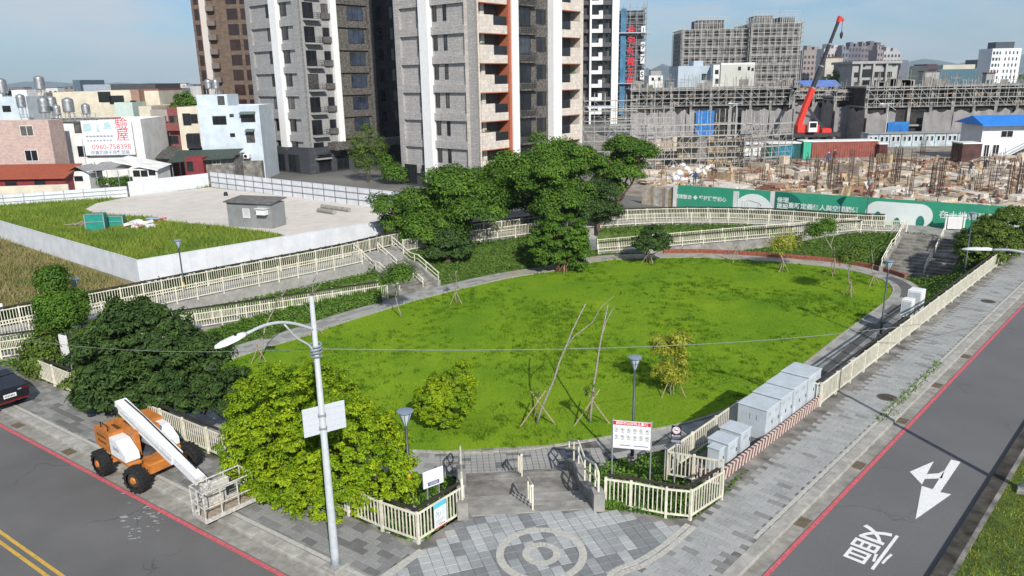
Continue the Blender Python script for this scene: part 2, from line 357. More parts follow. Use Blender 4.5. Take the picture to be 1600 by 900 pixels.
def quadsheet(name, pts, m, z, kind='structure', parent=None):
    mb = MB(); mb.prism([V2(p) for p in pts], z-.003, z); return mb.build(name, m, parent, kind=kind)
quadsheet('left_road', [LS(-1.5, -160), LS(11.95, -160), LS(11.95, 6), LS(-1.5, 6)], ASPHL, 0.0)
quadsheet('right_road', [RS(-7.85, 3), RS(-4.2, 3), RS(-4.2, 170), RS(-7.85, 170)], ASPH, .005)
quadsheet('right_road_far_lane', [RS(-1.5, 10), RS(7, 10), RS(7, 170), RS(-1.5, 170)], ASPH, .005)
quadsheet('gutter', [RS(-8.25, 12), RS(-7.84, 12), RS(-7.84, 140), RS(-8.25, 140)], GUT, .010)
quadsheet('gutter', [LS(11.93, -120), LS(12.5, -120), LS(12.5, -6), LS(11.93, -6)], GUT, .006)
rl = quadsheet('red_line', [RS(-7.80, 12), RS(-7.66, 12), RS(-7.66, 140), RS(-7.80, 140)], REDL, .017)
rl = quadsheet('red_line', [LS(11.74, -120), LS(11.88, -120), LS(11.88, -6), LS(11.74, -6)], REDL, .011)
for n in (7.86, 8.12): quadsheet('yellow_line', [LS(n, -120), LS(n+.11, -120), LS(n+.11, -6), LS(n, -6)], YELL, .005)
# road arrow and the word on the road
zz = lambda x, y: G(1200+x/3.6, 650+y/3.6, .012)
am = MB()
for poly in ([(1030, 245), (1083, 258), (968, 428), (1030, 440), (830, 580), (865, 393), (926, 412)], [(932, 255), (798, 313), (866, 385), (882, 353), (893, 327)], [(893, 327), (960, 322), (993, 305), (979, 350), (882, 353)]):
    am.prism([V2(zz(*p)) for p in poly], .008, .012)
am.build('road_arrow', RWHT, label='white straight-and-turn arrow painted on the grey road', cat='road marking')
me = text_mesh('慢', 1.0, RWHT, 'road_word', bold=.002, ext=.001, sx=1.28, sy=2.45)
c = G(1366, 850, .013)
o = link('road_word', me, None, Matrix(((-.7258, -.6879, 0, c.x), (.6879, -.7258, 0, c.y), (0, 0, 1, .013), (0, 0, 0, 1))))
tag(o, 'white Chinese character painted on the road in front of the arrow', 'road marking')
# kerb stones
def kerb(name, f, n0, n1, d0, d1, step, m):
    root = quadsheet(name+'_bed', [f(n0, d0), f(n1, d0), f(n1, d1), f(n0, d1)], CONCW, .09)
    w = abs(n1-n0); mb = MB(); mb.bevbox(-step/2+.006, step/2-.006, -w/2, w/2, -.13, 0, .015); me = mb.mesh('kerb_stone', m)
    k = int((d1-d0)/step); u = f(0, 1)-f(0, 0)
    for i in range(k):
        p = f((n0+n1)/2, d0+(i+.5)*step, .125+random.uniform(-.004, .004))
        link('kerb_stone', me, root, frame(p, u))
KERB = mat('kerb concrete', (.40, .385, .35), .9, .14, 3, big=.15, bigscale=1.2)
kerb('right_kerb', RS, -8.66, -8.25, 13, 95, 1.0, KERB)
kerb('left_kerb', LS, 12.5, 12.9, -60, -8, 1.0, KERB)
# median
quadsheet('median_soil', [RS(-3.68, 10), RS(-1.95, 10), RS(-1.95, 150), RS(-3.68, 150)], COVER, .13)
mb = MB()
mb.prism([V2(RS(-4.2, 10)), V2(RS(-3.82, 10)), V2(RS(-3.82, 150)), V2(RS(-4.2, 150))], -.05, .15); mb.build('median_kerb', mat('blackened kerb', (.075, .068, .055), .9, .35, 1.6, big=.4, bigscale=.6), kind='structure')
mb = MB(); mb.prism([V2(RS(-3.82, 10)), V2(RS(-3.68, 10)), V2(RS(-3.68, 150)), V2(RS(-3.82, 150))], -.05, .153); mb.prism([V2(RS(-1.95, 10)), V2(RS(-1.5, 10)), V2(RS(-1.5, 150)), V2(RS(-1.95, 150))], -.05, .151); mb.build('median_edge', CONCW, kind='structure')
# pavement slab
crn = Vector((1.6, 13.6, 0))
pav = [LS(12.9, -120), LS(12.9, -12), LS(13.2, -9), Vector((1.2, 15.0, 0)), Vector((2.6, 15.1, 0)), RS(-8.66, 17), RS(-8.66, 140), RS(-11.45, 140), RS(-11.45, 22.6)]+FR[::-1][0:5]+[SP(4.6, -.02), SP(-.4, -.02)]+FL[::-1]+[LS(15.3, -39.6), LS(15.3, -120)]
mb = MB(); mb.prism([V2(p) for p in pav], -.1, .10); mb.build('pavement', CONCW, kind='structure')
PAVE = bpy.data.objects['pavement']
# ---------------------------------------------------------------- paving laid piece by piece
def tilemat(tag_, c): return [mat(tag_+str(i), x, .85, .07, 14, bump=.15, big=.16, bigscale=.9) for i, x in enumerate(c)]
def pave(host, polyg, org, ang, tw, th, ztop, mats, pick, bond=.5, cap=300, gap=.014, t=.035, name='paving_tile', skip=None, zfun=None, far=75):
    ca, sa = math.cos(ang), math.sin(ang); P = np.array([V2(p) for p in polyg]); q = P-np.array(org); a = q[:, 0]*ca+q[:, 1]*sa; b = -q[:, 0]*sa+q[:, 1]*ca
    items = []; i0, i1 = int(a.min()/tw)-1, int(a.max()/tw)+2; j0, j1 = int(b.min()/th)-1, int(b.max()/th)+2
    for j in range(j0, j1):
        for i in range(i0, i1):
            x = (i+.5+(bond if j % 2 else 0))*tw; y = (j+.5)*th; items.append((org[0]+x*ca-y*sa, org[1]+x*sa+y*ca, i, j))
    C_ = np.array([(p[0], p[1]) for p in items]); ok = inside(C_, P)
    items = [p for p, k in zip(items, ok) if k and not (skip and skip(p[0], p[1])) and math.hypot(p[0], p[1]) < far]
    def key(p):
        x, y, d = proj((p[0], p[1], ztop)); return (0 if (-10 < x < 1610 and -10 < y < 915) else 1, d)
    items.sort(key=key); mes = []
    for m in mats:
        mb = MB(); mb.bevbox(-tw/2+gap/2, tw/2-gap/2, -th/2+gap/2, th/2-gap/2, -t, 0, .008); mes.append(mb.mesh(name, m))
    rest = MB(); R = random.Random(3)
    for n_, p in enumerate(items):
        k = pick(p[2], p[3], p[0], p[1], R); z = ztop+R.uniform(-.003, .003)
        M = Matrix.Translation((p[0], p[1], z)) @ Matrix.Rotation(ang, 4, 'Z')
        if n_ < cap: link(name, mes[k], host, M)
        else:
            rest.M = M; rest.k = k; rest.box(-tw/2+gap/2, tw/2-gap/2, -th/2+gap/2, th/2-gap/2, -t, 0)
    if rest.v: rest.M = I4; rest.build(name+'s_beyond', mats, host, kind='stuff')
PL = tilemat('plaza stone ', [(.405, .42, .42), (.31, .325, .33), (.215, .225, .23)])
plaza = [SP(-.35, -.05), SP(4.55, -.05), FR[0], FR[1]+Vector((0, -.35, 0)), FR[2]+Vector((0, -.35, 0)), G(1072, 826, ZP), G(1034, 857, ZP), G(996, 882, ZP), G(950, 906, ZP), Vector((2.0, 15.3, 0)), Vector((-4.8, 17.2, 0)), G(605, 900, ZP), G(662, 862, ZP), G(690, 838, ZP), G(722, 815, ZP)]
ph = MB(); ph.prism([V2(p) for p in plaza], .092, .104); ph.build('plaza_bed', CONCW, kind='structure'); PLZ = bpy.data.objects['plaza_bed']
def hsh(i, j, s=0): return (math.sin(i*127.1+j*311.7+s*74.7)*43758.5453) % 1
pave(PLZ, plaza, (0.75, 19.93), R_(18), .36, .36, .12, PL, lambda i, j, x, y, R: (2 if hsh(i, j//2) < .3 else 1 if hsh(i, j//2) < .55 else 0), bond=0)
RC = Vector((.75, 19.93, 0))
RST = mat('ring stone', (.47, .455, .41), .85, .1, 8, bump=.15)
def ring(r0, r1, k):
    for i in range(k):
        a0 = 2*math.pi*i/k+.006/r1; a1 = 2*math.pi*(i+1)/k-.006/r1; mb = MB()
        pts = [(RC.x+r*math.cos(a), RC.y+r*math.sin(a)) for r, a in ((r0, a0), (r1, a0), (r1, (a0+a1)/2), (r1, a1), (r0, a1))]; mb.prism(pts, .10, .127+random.uniform(-.002, .002)); mb.build('ring_stone', RST, PLZ)
ring(1.14, 1.38, 44); ring(.36, .58, 26)
SWR = tilemat('street tile ', [(.37, .375, .365), (.325, .335, .325), (.245, .25, .24)])
rp_ = [G(1086, 824, ZP), G(1045, 858, ZP), G(1010, 880, ZP), G(962, 908, ZP), Vector((3.4, 16.0, 0)), RS(-8.68, 16.5), RS(-8.68, 120), RS(-10.6, 120), RS(-10.6, 21.2)]
pave(PAVE, rp_, V2(RS(-8.66, 20)), math.atan2(-.6879, .7258), .5, .25, .12, SWR, lambda i, j, x, y, R: (2 if R.random() < .085 else 1 if R.random() < .35 else 0))
SWL = tilemat('left street tile ', [(.29, .29, .28), (.225, .225, .22), (.165, .165, .16)])
lp_ = [LS(12.92, -60), LS(12.92, -10.5), G(598, 900, ZP), G(652, 864, ZP), LS(14.75, -17), LS(14.75, -60)]
pave(PAVE, lp_, V2(LS(12.9, -20)), math.atan2(-.573, .8195), .55, .275, .12, SWL, lambda i, j, x, y, R: (2 if R.random() < .2 else 1 if R.random() < .5 else 0))
def soldier(A, B, w, m, name='border_brick', step=.16):
    pts = even([V2(p) for p in A], step); mb = MB()
    for p, q in zip(pts, pts[1:]):
        d = (q-p)/np.linalg.norm(q-p); p = p+d*.006; q = q-d*.006; mb.bar((*p, .112), (*q, .112), w, .03)
    return mb.build(name, m, PAVE, kind='stuff')
bl = smooth_open([G(1080, 821, ZP), G(1040, 855, ZP), G(1003, 879, ZP), G(955, 906, ZP), Vector((2.6, 16, 0))], 4)
for d in (-.11, .11): soldier(offset(bl, d, False), None, .17, RST)
soldier([G(660, 860, ZP), G(602, 900, ZP), G(540, 945, ZP)], None, .26, RST)
soldier([LS(12.99, -60), LS(12.99, -11)], None, .14, RST); soldier([RS(-8.75, 20), RS(-8.75, 110)], None, .12, RST)

# ---------------------------------------------------------------- lawn, path, edging
mb = MB(); mb.prism([V2(p) for p in lawn], ZL-.05, ZL); mb.build('lawn', LAWN, kind='structure')
mb = MB(); strip(mb, [(*p, ZL-.02) for p in ring_in+[ring_in[0]]], [(*p, ZL-.02) for p in ring_out+[ring_out[0]]]); mb.f = [f[::-1] for f in mb.f]; PATH = mb.build('path', CONCD, kind='structure')
PT = tilemat('path slab ', [(.37, .37, .35), (.28, .28, .265), (.125, .125, .12), (.38, .34, .27)])
LP = resample(lawn+[lawn[0]], .5); LP = LP[:-1]; nL = len(LP)
rows = [offset(LP, -d) for d in (.16, .6, 1.05, 1.5, PW)]
quads = []
for i in range(nL):
    for r in range(4):
        a, b_, c_, d_ = rows[r][i], rows[r][(i+1) % nL], rows[r+1][(i+1) % nL], rows[r+1][i]; m = (a+b_+c_+d_)/4
        quads.append((m, (a, b_, c_, d_), r, i))
def zig(m):
    q = np.array(m)-SO; u = q@SU; v = q@SV; return -1.2 < u < 6.2 and v < 8.3
quads = [q for q in quads if not zig(q[0])]
quads.sort(key=lambda q: (0 if seen((*q[0], ZL), 0) else 1, proj((*q[0], ZL))[2]))
rest = MB(); R = random.Random(5)
for k_, (m, Q, r, i) in enumerate(quads):
    z = ZL+R.uniform(-.003, .003); right = m[0] > 4 and m[1] < 58
    c_ = 2 if (right and r == 2) or (right and r == 1 and hsh(i//5, r) < .4) else 3 if (m[1] > 60 and R.random() < .5) else 1 if R.random() < .4 else 0
    Q = [q*.985+m*.015 for q in Q]
    if k_ < 300:
        t_ = MB(); t_.prism([tuple(q) for q in Q], z-.03, z); t_.build('path_slab', PT[c_], PATH)
    else: rest.k = c_; rest.prism([tuple(q) for q in Q], z-.03, z)
rest.build('path_slabs_beyond', PT, PATH, kind='stuff')
# chevron paving at the foot of the near steps
CHV = tilemat('chevron tile ', [(.33, .325, .31), (.17, .17, .168)])
pave(PATH, [SP(-1.2, 5.85), SP(6.0, 5.85), SP(6.0, 7.6), SP(4.5, 8.0), SP(2, 8.15), SP(-.5, 8.1), SP(-1.2, 7.9)], V2(SP(0, 5.85)), math.atan2(.082, .9966), .26, .26, ZL+.004, CHV,
     lambda i, j, x, y, R: 1 if ((i+1) // 2 + (j if (j//3) % 2 == 0 else -j)) % 5 == 0 else 0, bond=0)
EDG = mat('edge stone', (.40, .385, .335), .9, .16, 6, big=.2, bigscale=2)
er = MB(); E2 = even([V2(p) for p in lawn+[lawn[0]]], .8)
EDGE = quadsheet('lawn_edging_bed', [E2[0]+np.array((0, 0)), E2[1], E2[2]], CONCD, ZL-.04)
for p, q in zip(E2, E2[1:]):
    t_ = MB(); d = (q-p)/np.linalg.norm(q-p); nn = np.array((-d[1], d[0])); p = p+d*.008; q = q-d*.008
    t_.prism([tuple(p-nn*.02), tuple(q-nn*.02), tuple(q-nn*.155), tuple(p-nn*.155)], ZL-.1, ZL+.055); t_.build('edge_stone', EDG, EDGE)
# terracotta edging on the back of the path
BRK = mat('terracotta brick', (.30, .10, .065), .9, .25, 8)
_bo = [p for p in offset(lawn, -PW-.10) if p[1] > 57 and 13 < p[0] < 31.5]; bpts = even([V2(p) for p in sorted(_bo, key=lambda p: p[0])], .42)
br = thing('terracotta_edging', (*bpts[0], ZL), 'low terracotta block edging between the far path and the green slope', 'edging')
for p, q in zip(bpts, bpts[1:]):
    d = (q-p)/np.linalg.norm(q-p)
    for h in (0, 1): t_ = MB(); t_.bar((*(p+d*.01), ZL+.09+h*.17), (*(q-d*.01), ZL+.09+h*.17), .22, .155); t_.build('block', BRK, br)
# drain covers, manholes
def drain(p, u, n_, label):
    t = thing('drain_cover', p, label, 'drain cover', 'drain covers along the gutters'); Mx = frame(p, u)
    a = MB(Mx); a.box(-.3, .3, -.19, .19, 0, .012); a.build('frame', mat('rusty iron', (.20, .16, .10), .8, .3, 20), t)
    b = MB(Mx)
    for i in range(9): x = -.26+i*.065; b.box(x-.02, x+.02, -.16, .16, .012, .02)
    b.build('grate', mat('iron bars', (.15, .12, .085), .8, .2, 20), t)
for i, d in enumerate((22, 27, 32, 37, 42)): drain(RS(-8.05, d, .011), RS(0, 1)-RS(0, 0), 0, ['nearest', 'second nearest', 'third nearest', 'fourth nearest', 'farthest'][i]+' rusty drain cover in the gutter of the right-hand road')
for i, d in enumerate((-34.6, -30.2, -25.5)): drain(LS(12.22, d, .007), LS(0, 1)-LS(0, 0), 0, ['rusty drain cover in the left gutter just behind the black car', 'rusty drain cover in the left gutter between car and boom lift', 'rusty drain cover under the boom lift wheels'][i])
for (x, y, lb) in ((1386, 621, 'round iron manhole cover on the pavement near the cabinets'), (1544, 471, 'round iron manhole cover far up the right-hand pavement')):
    p = G(x, y, .12); t = thing('manhole_cover', p, lb, 'manhole cover'); m = MB(); m.cyl(p, p+Vector((0, 0, .012)), .42, .42, 24); m.build('rim', mat('iron rim', (.13, .12, .105), .7, .2, 20), t)
    m = MB(); m.cyl(p, p+Vector((0, 0, .018)), .35, .35, 24)
    for k in range(8): a = k*math.pi/4; m.bar(p+Vector((.1*math.cos(a), .1*math.sin(a), .02)), p+Vector((.3*math.cos(a), .3*math.sin(a), .02)), .03, .01)
    m.build('lid', mat('iron lid', (.075, .065, .055), .7, .3, 14, bump=.4), t)

# ---------------------------------------------------------------- steps
def near_steps():
    t = thing('stairs', SP(2.1, 0, ZP), 'wide concrete steps from the patterned plaza down to the park lawn', 'stairs')
    Mx = frame(SP(0, 0, 0), SU); prof = []
    for i in range(6): prof.append((.0+.4*i, .4*(i+1), .12-.145*i))
    prof.append((2.4, 3.8, -.75))
    for i in range(6): prof.append((3.8+.335*i, 3.8+.335*(i+1), -.75-.158*i))
    for k, (v0, v1, z) in enumerate(prof):
        b = MB(Mx); b.bevbox(0, 4.15, v0+(.001 if k else -.02), v1-.001, -2, z, .012)
        (b.build('landing', CONCW, t) if k == 6 else b.build('step', CONC if k < 6 else CONCW, t))
    for (u0, u1) in ((-.36, -.003), (4.153, 4.52)):
        b = MB(Mx); side = [(-.22, -.3), (-.22, .74), (.3, .74), (.34, .5), (2.5, -.28), (3.9, -.28), (6.0, -1.25), (6.0, -2), (-.0, -2)]
        vs = [(u0, v, z) for v, z in side]+[(u1, v, z) for v, z in side]; n = len(side)
        b.add(vs, [tuple(range(n))[::-1], tuple(range(n, 2*n))]+[(i, (i+1) % n, n+(i+1) % n, n+i) for i in range(n)]); b.build('cheek_wall', CONC, t)
    for uc, lb in ((-.18, 'left'), (4.34, 'right')):
        h = thing('handrail', SP(uc, 0, .74), 'cream handrail on the %s cheek wall of the plaza steps' % lb, 'handrail', 'handrails of the plaza steps')
        top = [(.0, .74), (.0, 1.35), (.1, 1.42), (.55, 1.42), (2.55, .62), (3.9, .62), (5.9, -.33), (6.05, -.45), (6.05, -.75)]
        b = MB(Mx); b.tube([(uc, v, z) for v, z in top], .042, 8); b.build('top_rail', CREAM, h)
        b = MB(Mx); b.tube([(uc, v, z-.42) for v, z in ((.1, 1.38), (.55, 1.40), (2.55, .62), (3.9, .62), (5.95, -.35))], .03, 8); b.build('lower_rail', CREAM, h)
        for v, z0, z1 in ((.55, .40, 1.42), (1.5, .05, 1.04), (2.5, -.28, .62), (3.8, -.28, .62), (4.9, -.75, .12)):
            b = MB(Mx); b.tube([(uc, v, z0), (uc, v, z1)], .035, 8); b.build('post', CREAM, h)
    for nm, v0, zb, sl, lb in (('handrail', .12, .12, -.145/.4, 'nearer of the two short cream handrails in the middle of the plaza steps'), ('handrail', 3.9, -.75, -.158/.335, 'farther of the two short cream handrails in the middle of the plaza steps')):
        h = thing('handrail', SP(2.15, v0, zb), lb, 'handrail', 'handrails of the plaza steps'); pts = []
        for k in range(3):
            v = v0+.72*k; zg = zb+(v-v0)*sl; b = MB(Mx); b.tube([(2.15, v, zg-.08), (2.15, v, zg+.88)], .035, 8); b.build('post', CREAM, h); pts.append((2.15, v, zg+.9))
        b = MB(Mx); b.tube([pts[0], pts[1], pts[2]], .045, 8); b.build('top_rail', CREAM, h)
near_steps()
def big_steps(A, B, L, nst, ztop, label, flat, cheeks=(1, 1), midrails=True, key=''):
    e = (B-A); w = Vector((e.x, e.y)).length; Mx = frame((A.x, A.y, 0), e); t = thing('stairs', A, label, 'stairs'); rise = (ztop-ZL)/nst
    tr = (L-flat)/nst; v = 0; z = ZL; prof = []
    for i in range(nst):
        z += rise; d = tr+(flat if i == nst//2 else 0); prof.append((v, v+d, z)); v += d
    for k, (v0, v1, z) in enumerate(prof):
        b = MB(Mx); b.bevbox(.01, w-.01, v0, v1+(.6 if k == nst-1 else -.001), ZL-.4, z, .012); b.build('step', CONCW, t)
    zf = lambda v: ZL+(ztop-ZL)*min(max((v if v < L/2-flat/2 else max(L/2-flat/2, v-flat))/(L-flat), 0), 1)
    for ok, u0, u1 in ((cheeks[0], -.28, .0), (cheeks[1], w, w+.28)):
        if not ok: continue
        b = MB(Mx); vs_ = [0, L/2-flat/2, L/2+flat/2, L]; side = [(-.1, ZL-.4), (-.1, zf(0)+.45)]+[(v+.1, zf(v)+.45) for v in vs_]+[(L+.2, ZL-.4)]; n = len(side)
        b.add([(u0, v, z) for v, z in side]+[(u1, v, z) for v, z in side], [tuple(range(n)), tuple(range(n, 2*n))[::-1]]+[(i, n+i, n+(i+1) % n, (i+1) % n) for i in range(n)]); b.build('cheek_wall', CONC, t)
    def rail(u, base, lb, v0=0, v1=L):
        h = thing('handrail', Mx @ Vector((u, v0, zf(v0)+base)), lb, 'handrail', 'handrails of the '+key+' steps'); pts = [v for v in sorted({v0, L/2-flat/2, L/2+flat/2, v1}) if v0 <= v <= v1]
        for off, r in ((.9, .045), (.55, .03)):
            b = MB(Mx); P = [(u, v, zf(v)+base+off-(.1 if base == 0 else .25)) for v in pts]; b.tube([(u, v0-.12, P[0][2]-.1)]+P+[(u, v1+.12, P[-1][2])], r, 8); b.build('top_rail' if off > .8 else 'lower_rail', CREAM, h)
        k = max(2, int((v1-v0)/1.4))
        for i in range(k+1):
            v = v0+(v1-v0)*i/k; b = MB(Mx); b.tube([(u, v, zf(v)+base-.1), (u, v, zf(v)+base+(.8 if base == 0 else .65))], .035, 8); b.build('post', CREAM, h)
    if cheeks[0]: rail(-.14, .45, 'cream handrail on the left edge of the %s steps' % key)
    if cheeks[1]: rail(w+.14, .45, 'cream handrail on the right edge of the %s steps' % key)
    if midrails:
        rail(w*.62, 0, 'lower cream handrail standing midway on the %s steps' % key, .1, L/2-flat/2); rail(w*.62, 0, 'upper cream handrail standing midway on the %s steps' % key, L/2+flat/2, L)
big_steps(RA, RB, 7.0, 12, ZW, 'long flight of weathered concrete steps rising at the far right of the lawn', 1.1, (1, 0), key='far right')
big_steps(LA, LB, 6.2, 13, ZW, 'concrete steps with solid cheek walls rising left of the big trees', 1.0, (1, 1), key='left')
# ---------------------------------------------------------------- walkway, ramps, walls
WK = [tuple(p) for p in walk]; WKO = [tuple(p) for p in offset(walk, -2.6, False)]
mb = MB(); strip(mb, WK, WKO); mb.f = [f[::-1] for f in mb.f] if mb.v and (Vector(mb.v[mb.f[0][1]])-Vector(mb.v[mb.f[0][0]])).cross(Vector(mb.v[mb.f[0][2]])-Vector(mb.v[mb.f[0][0]])).z < 0 else mb.f
n = len(WK)
mb.add([(x, y, z) for x, y, z in WK]+[(x, y, z-1.1) for x, y, z in WK], [(i, i+1, n+i+1, n+i) for i in range(n-1)])
mb.add([(x, y, z) for x, y, z in WKO]+[(x, y, z-.5) for x, y, z in WKO], [(i, i+1, n+i+1, n+i) for i in range(n-1)]); mb.build('upper_walkway', mat('walkway concrete', (.36, .35, .33), .9, .1, 3, big=.2, bigscale=.5), kind='structure')
q = MB(); ex = [RA+Vector((0, 0, ZW-ZL))]
nn = Vector((-(RB-RA).y, (RB-RA).x, 0)).normalized(); q.prism([V2(RA+nn*6.9-(RB-RA)*.35), V2(RB+nn*6.9+(RB-RA)*.3), V2(RB+nn*13+(RB-RA)*.3), V2(RA+nn*12-(RB-RA)*.35)], -.2, ZW-.006); q.build('stair_head_slab', CONC, kind='structure')
for k, pts in enumerate(RAMPS):
    c_ = resample(pts, 1.5); a = offset(c_, .75, False); b = offset(c_, -.75, False); mb = MB(); n = len(c_)
    top = [tuple(p) for p in a]+[tuple(p) for p in b]; mb.add(top, [(n+i, n+i+1, i+1, i) for i in range(n-1)])
    for S, s in ((a, 1), (b, -1)): mb.add([tuple(p) for p in S]+[(p[0], p[1], p[2]-1.0) for p in S], [((i, i+1, n+i+1, n+i) if s < 0 else (n+i, n+i+1, i+1, i)) for i in range(n-1)])
    mb.build('ramp', CONC, kind='structure')
# ---------------------------------------------------------------- fences
def fence(pts, label, key=None, h=1.05, step=1.75, bal=.125, hand=True, indiv=False, side=1, postw=.085, bw=.032, hz=.0, lift=.14, cat='fence', m=CREAM):
    P = [np.array(p, float) for p in pts]; root = thing('railing', tuple(P[0]), label, cat)
    seg = []
    for a, b in zip(P, P[1:]):
        k = max(1, int(round(np.linalg.norm(b-a)/step))); seg += [(a+(b-a)*i/k, a+(b-a)*(i+1)/k) for i in range(k)]
    pm = MB(); pm.bevbox(-postw/2, postw/2, -postw/2, postw/2, -.12, h+.05, .012); pme = pm.mesh('post', m)
    bm = MB(); bm.box(-bw/2, bw/2, -bw/2, bw/2, lift, h-.03); bme = bm.mesh('baluster', m)
    top = MB(); bot = MB(); hd = MB(); st = MB(); cnt = 0
    for i, (a, b) in enumerate(seg):
        u = b-a; u = u/max(np.linalg.norm(u), 1e-6)
        link('post', pme, root, frame(a, u))
        if i == len(seg)-1: link('post', pme, root, frame(b, u))
        for mb_, z in ((top, h-.03), (bot, lift)): mb_.bar(a+np.array((0, 0, z)), b+np.array((0, 0, z)), .045, .06)
        k = max(1, int(round(np.linalg.norm(b-a)/bal)))
        for j in range(1, k):
            q = a+(b-a)*j/k
            if indiv and cnt < 300: link('baluster', bme, root, frame(q, u)); cnt += 1
            else: st.M = frame(q, u); st.box(-bw/2, bw/2, -bw/2, bw/2, lift, h-.03)
    top.build('top_rail', m, root); bot.build('bottom_rail', m, root); st.M = I4; st.build('balusters', m, root, kind='stuff')
    if hand:
        o = offset(P, .2*side, False); hd.tube([tuple(p+np.array((0, 0, h+.02+hz))) for p in o], .055, 8); hd.build('handrail', DARKRAIL, root)
        br_ = MB()
        for a, b in seg:
            u = b-a; u = u/max(np.linalg.norm(u), 1e-6); nn_ = np.array((-u[1], u[0], 0))*side; br_.bar(a+np.array((0, 0, h-.08)), a+nn_*.2+np.array((0, 0, h-.02)), .03)
        br_.build('brackets', DARKRAIL, root, kind='stuff')
    return root
fence([SP(4.6, .05, ZP)]+FR[1:2]+FR[2:], 'cream railing with dark handrail round the planting bed right of the plaza steps', indiv=True, side=1, bal=.15)
fence(FL[::1][0:3], 'cream railing along the left-hand street behind the boom lift', indiv=True, side=1, bal=.15)
fence([FL[2], FL[3], FL[4], FL[5]], 'cream railing with a poster on it at the corner left of the plaza steps', indiv=True, side=1, bal=.15)
RF = RS(-11.12, 31.0, ZP); fence([RF]+[RS(-11.12, d, ZP) for d in (45, 60, 72, 90, 110)], 'long cream railing running up the right-hand street pavement', indiv=False, side=1, bal=.14, hand=True)
CB = [G(1127, 762, ZP), G(1040, 745, -.1), G(1060, 722, -.2), G(1150, 664, -.1)]
fence(CB[:2], 'short cream railing closing the near end of the cabinet enclosure', indiv=True, hand=False, bal=.16, step=1.3)
fence([CB[1], CB[3], Vector((10.4, 30.0, -.1)), Vector((12.3, 32.0, 0))], 'cream railing between the grey cabinets and the park path', indiv=True, hand=False, bal=.15)
fence([RF, RF+Vector((-.75, .7, -.1))], 'short cream railing behind the farthest big cabinet', indiv=True, hand=False, bal=.16, step=1.2)
i566 = min(range(len(WK)), key=lambda i: abs(proj(WK[i])[0]-566)); i650 = min(range(len(WK)), key=lambda i: abs(proj(WK[i])[0]-632))
i1440 = 0; iA = min(range(len(WK)), key=lambda i: abs(proj(WK[i])[0]-1352))
fence(WK[i566:], 'inner cream railing of the walkway left of the left steps', hand=False, bal=.15)
fence(WK[iA:i650+1], 'inner cream railing of the walkway behind the lawn and under the big trees', hand=False, bal=.15)
fence(WK[1:iA+1], 'inner cream railing of the walkway by the head of the far right steps', hand=False, bal=.15)
fence(WKO[2:], 'outer cream railing with dark handrail round the upper walkway', bal=.16, side=-1, hz=.06)
for k, pts in enumerate(RAMPS):
    c_ = resample(pts, 4); a = offset(c_, .7, False); b = offset(c_, -.7, False); nm = 'ramp rising to the right behind the lawn' if k == 0 else 'ramp rising to the left behind the hedge'
    fence(a, 'cream railing on the far side of the '+nm if k == 0 else 'cream railing on the near side of the '+nm, hand=False, bal=.16, h=1.0)
    fence(b, 'cream railing on the near side of the '+nm if k == 0 else 'cream railing on the far side of the '+nm, hand=True, bal=.16, h=1.0, side=1 if k else -1)
# ================================================================== VEGETATION
LEAF = {
 'bright': mat('bright leaves', (.33, .43, .014), .5, col2=(.11, .225, .012), scale=1.3, island=.42, trans=.28, spec=.12),
 'dark': mat('dark leaves', (.068, .12, .028), .55, col2=(.034, .068, .020), scale=1.2, island=.35, trans=.15, spec=.12),
 'mid': mat('mid leaves', (.115, .22, .022), .55, col2=(.05, .115, .016), scale=.9, island=.35, trans=.22, spec=.14),
 'fresh': mat('fresh leaves', (.155, .22, .030), .55, col2=(.07, .13, .02), scale=2, island=.3, trans=.3, spec=.25),
 'yellow': mat('yellow leaves', (.46, .45, .045), .55, col2=(.22, .27, .03), scale=2.5, island=.25, trans=.3, spec=.25),
 'back': mat('back tree leaves', (.125, .225, .026), .55, col2=(.052, .118, .018), scale=.6, island=.4, trans=.2, spec=.12),
 'hedge': mat('hedge leaves', (.14, .26, .026), .55, col2=(.07, .155, .02), scale=3, island=.35, trans=.2, spec=.25)}
def leaves(cent, norm, Lf, Wf, rng, flat=.25):
    n = len(cent); L_ = Lf*rng.uniform(.65, 1.25, n); W_ = Wf*rng.uniform(.7, 1.2, n)
    nm = norm+rng.normal(0, .45, (n, 3)); nm /= np.linalg.norm(nm, axis=1)[:, None]
    t = rng.normal(0, 1, (n, 3)); t -= nm*np.sum(t*nm, 1)[:, None]; t /= np.linalg.norm(t, axis=1)[:, None]; b = np.cross(nm, t)
    V = np.empty((n, 4, 3)); tip = t*L_[:, None]; sd = b*(W_/2)[:, None]; dr = nm*(L_*flat)[:, None]
    V[:, 0] = cent-tip*.5-dr*.3; V[:, 1] = cent+sd+dr*.15; V[:, 2] = cent+tip*.5-dr*.3; V[:, 3] = cent-sd+dr*.15
    return V.reshape(-1, 3)
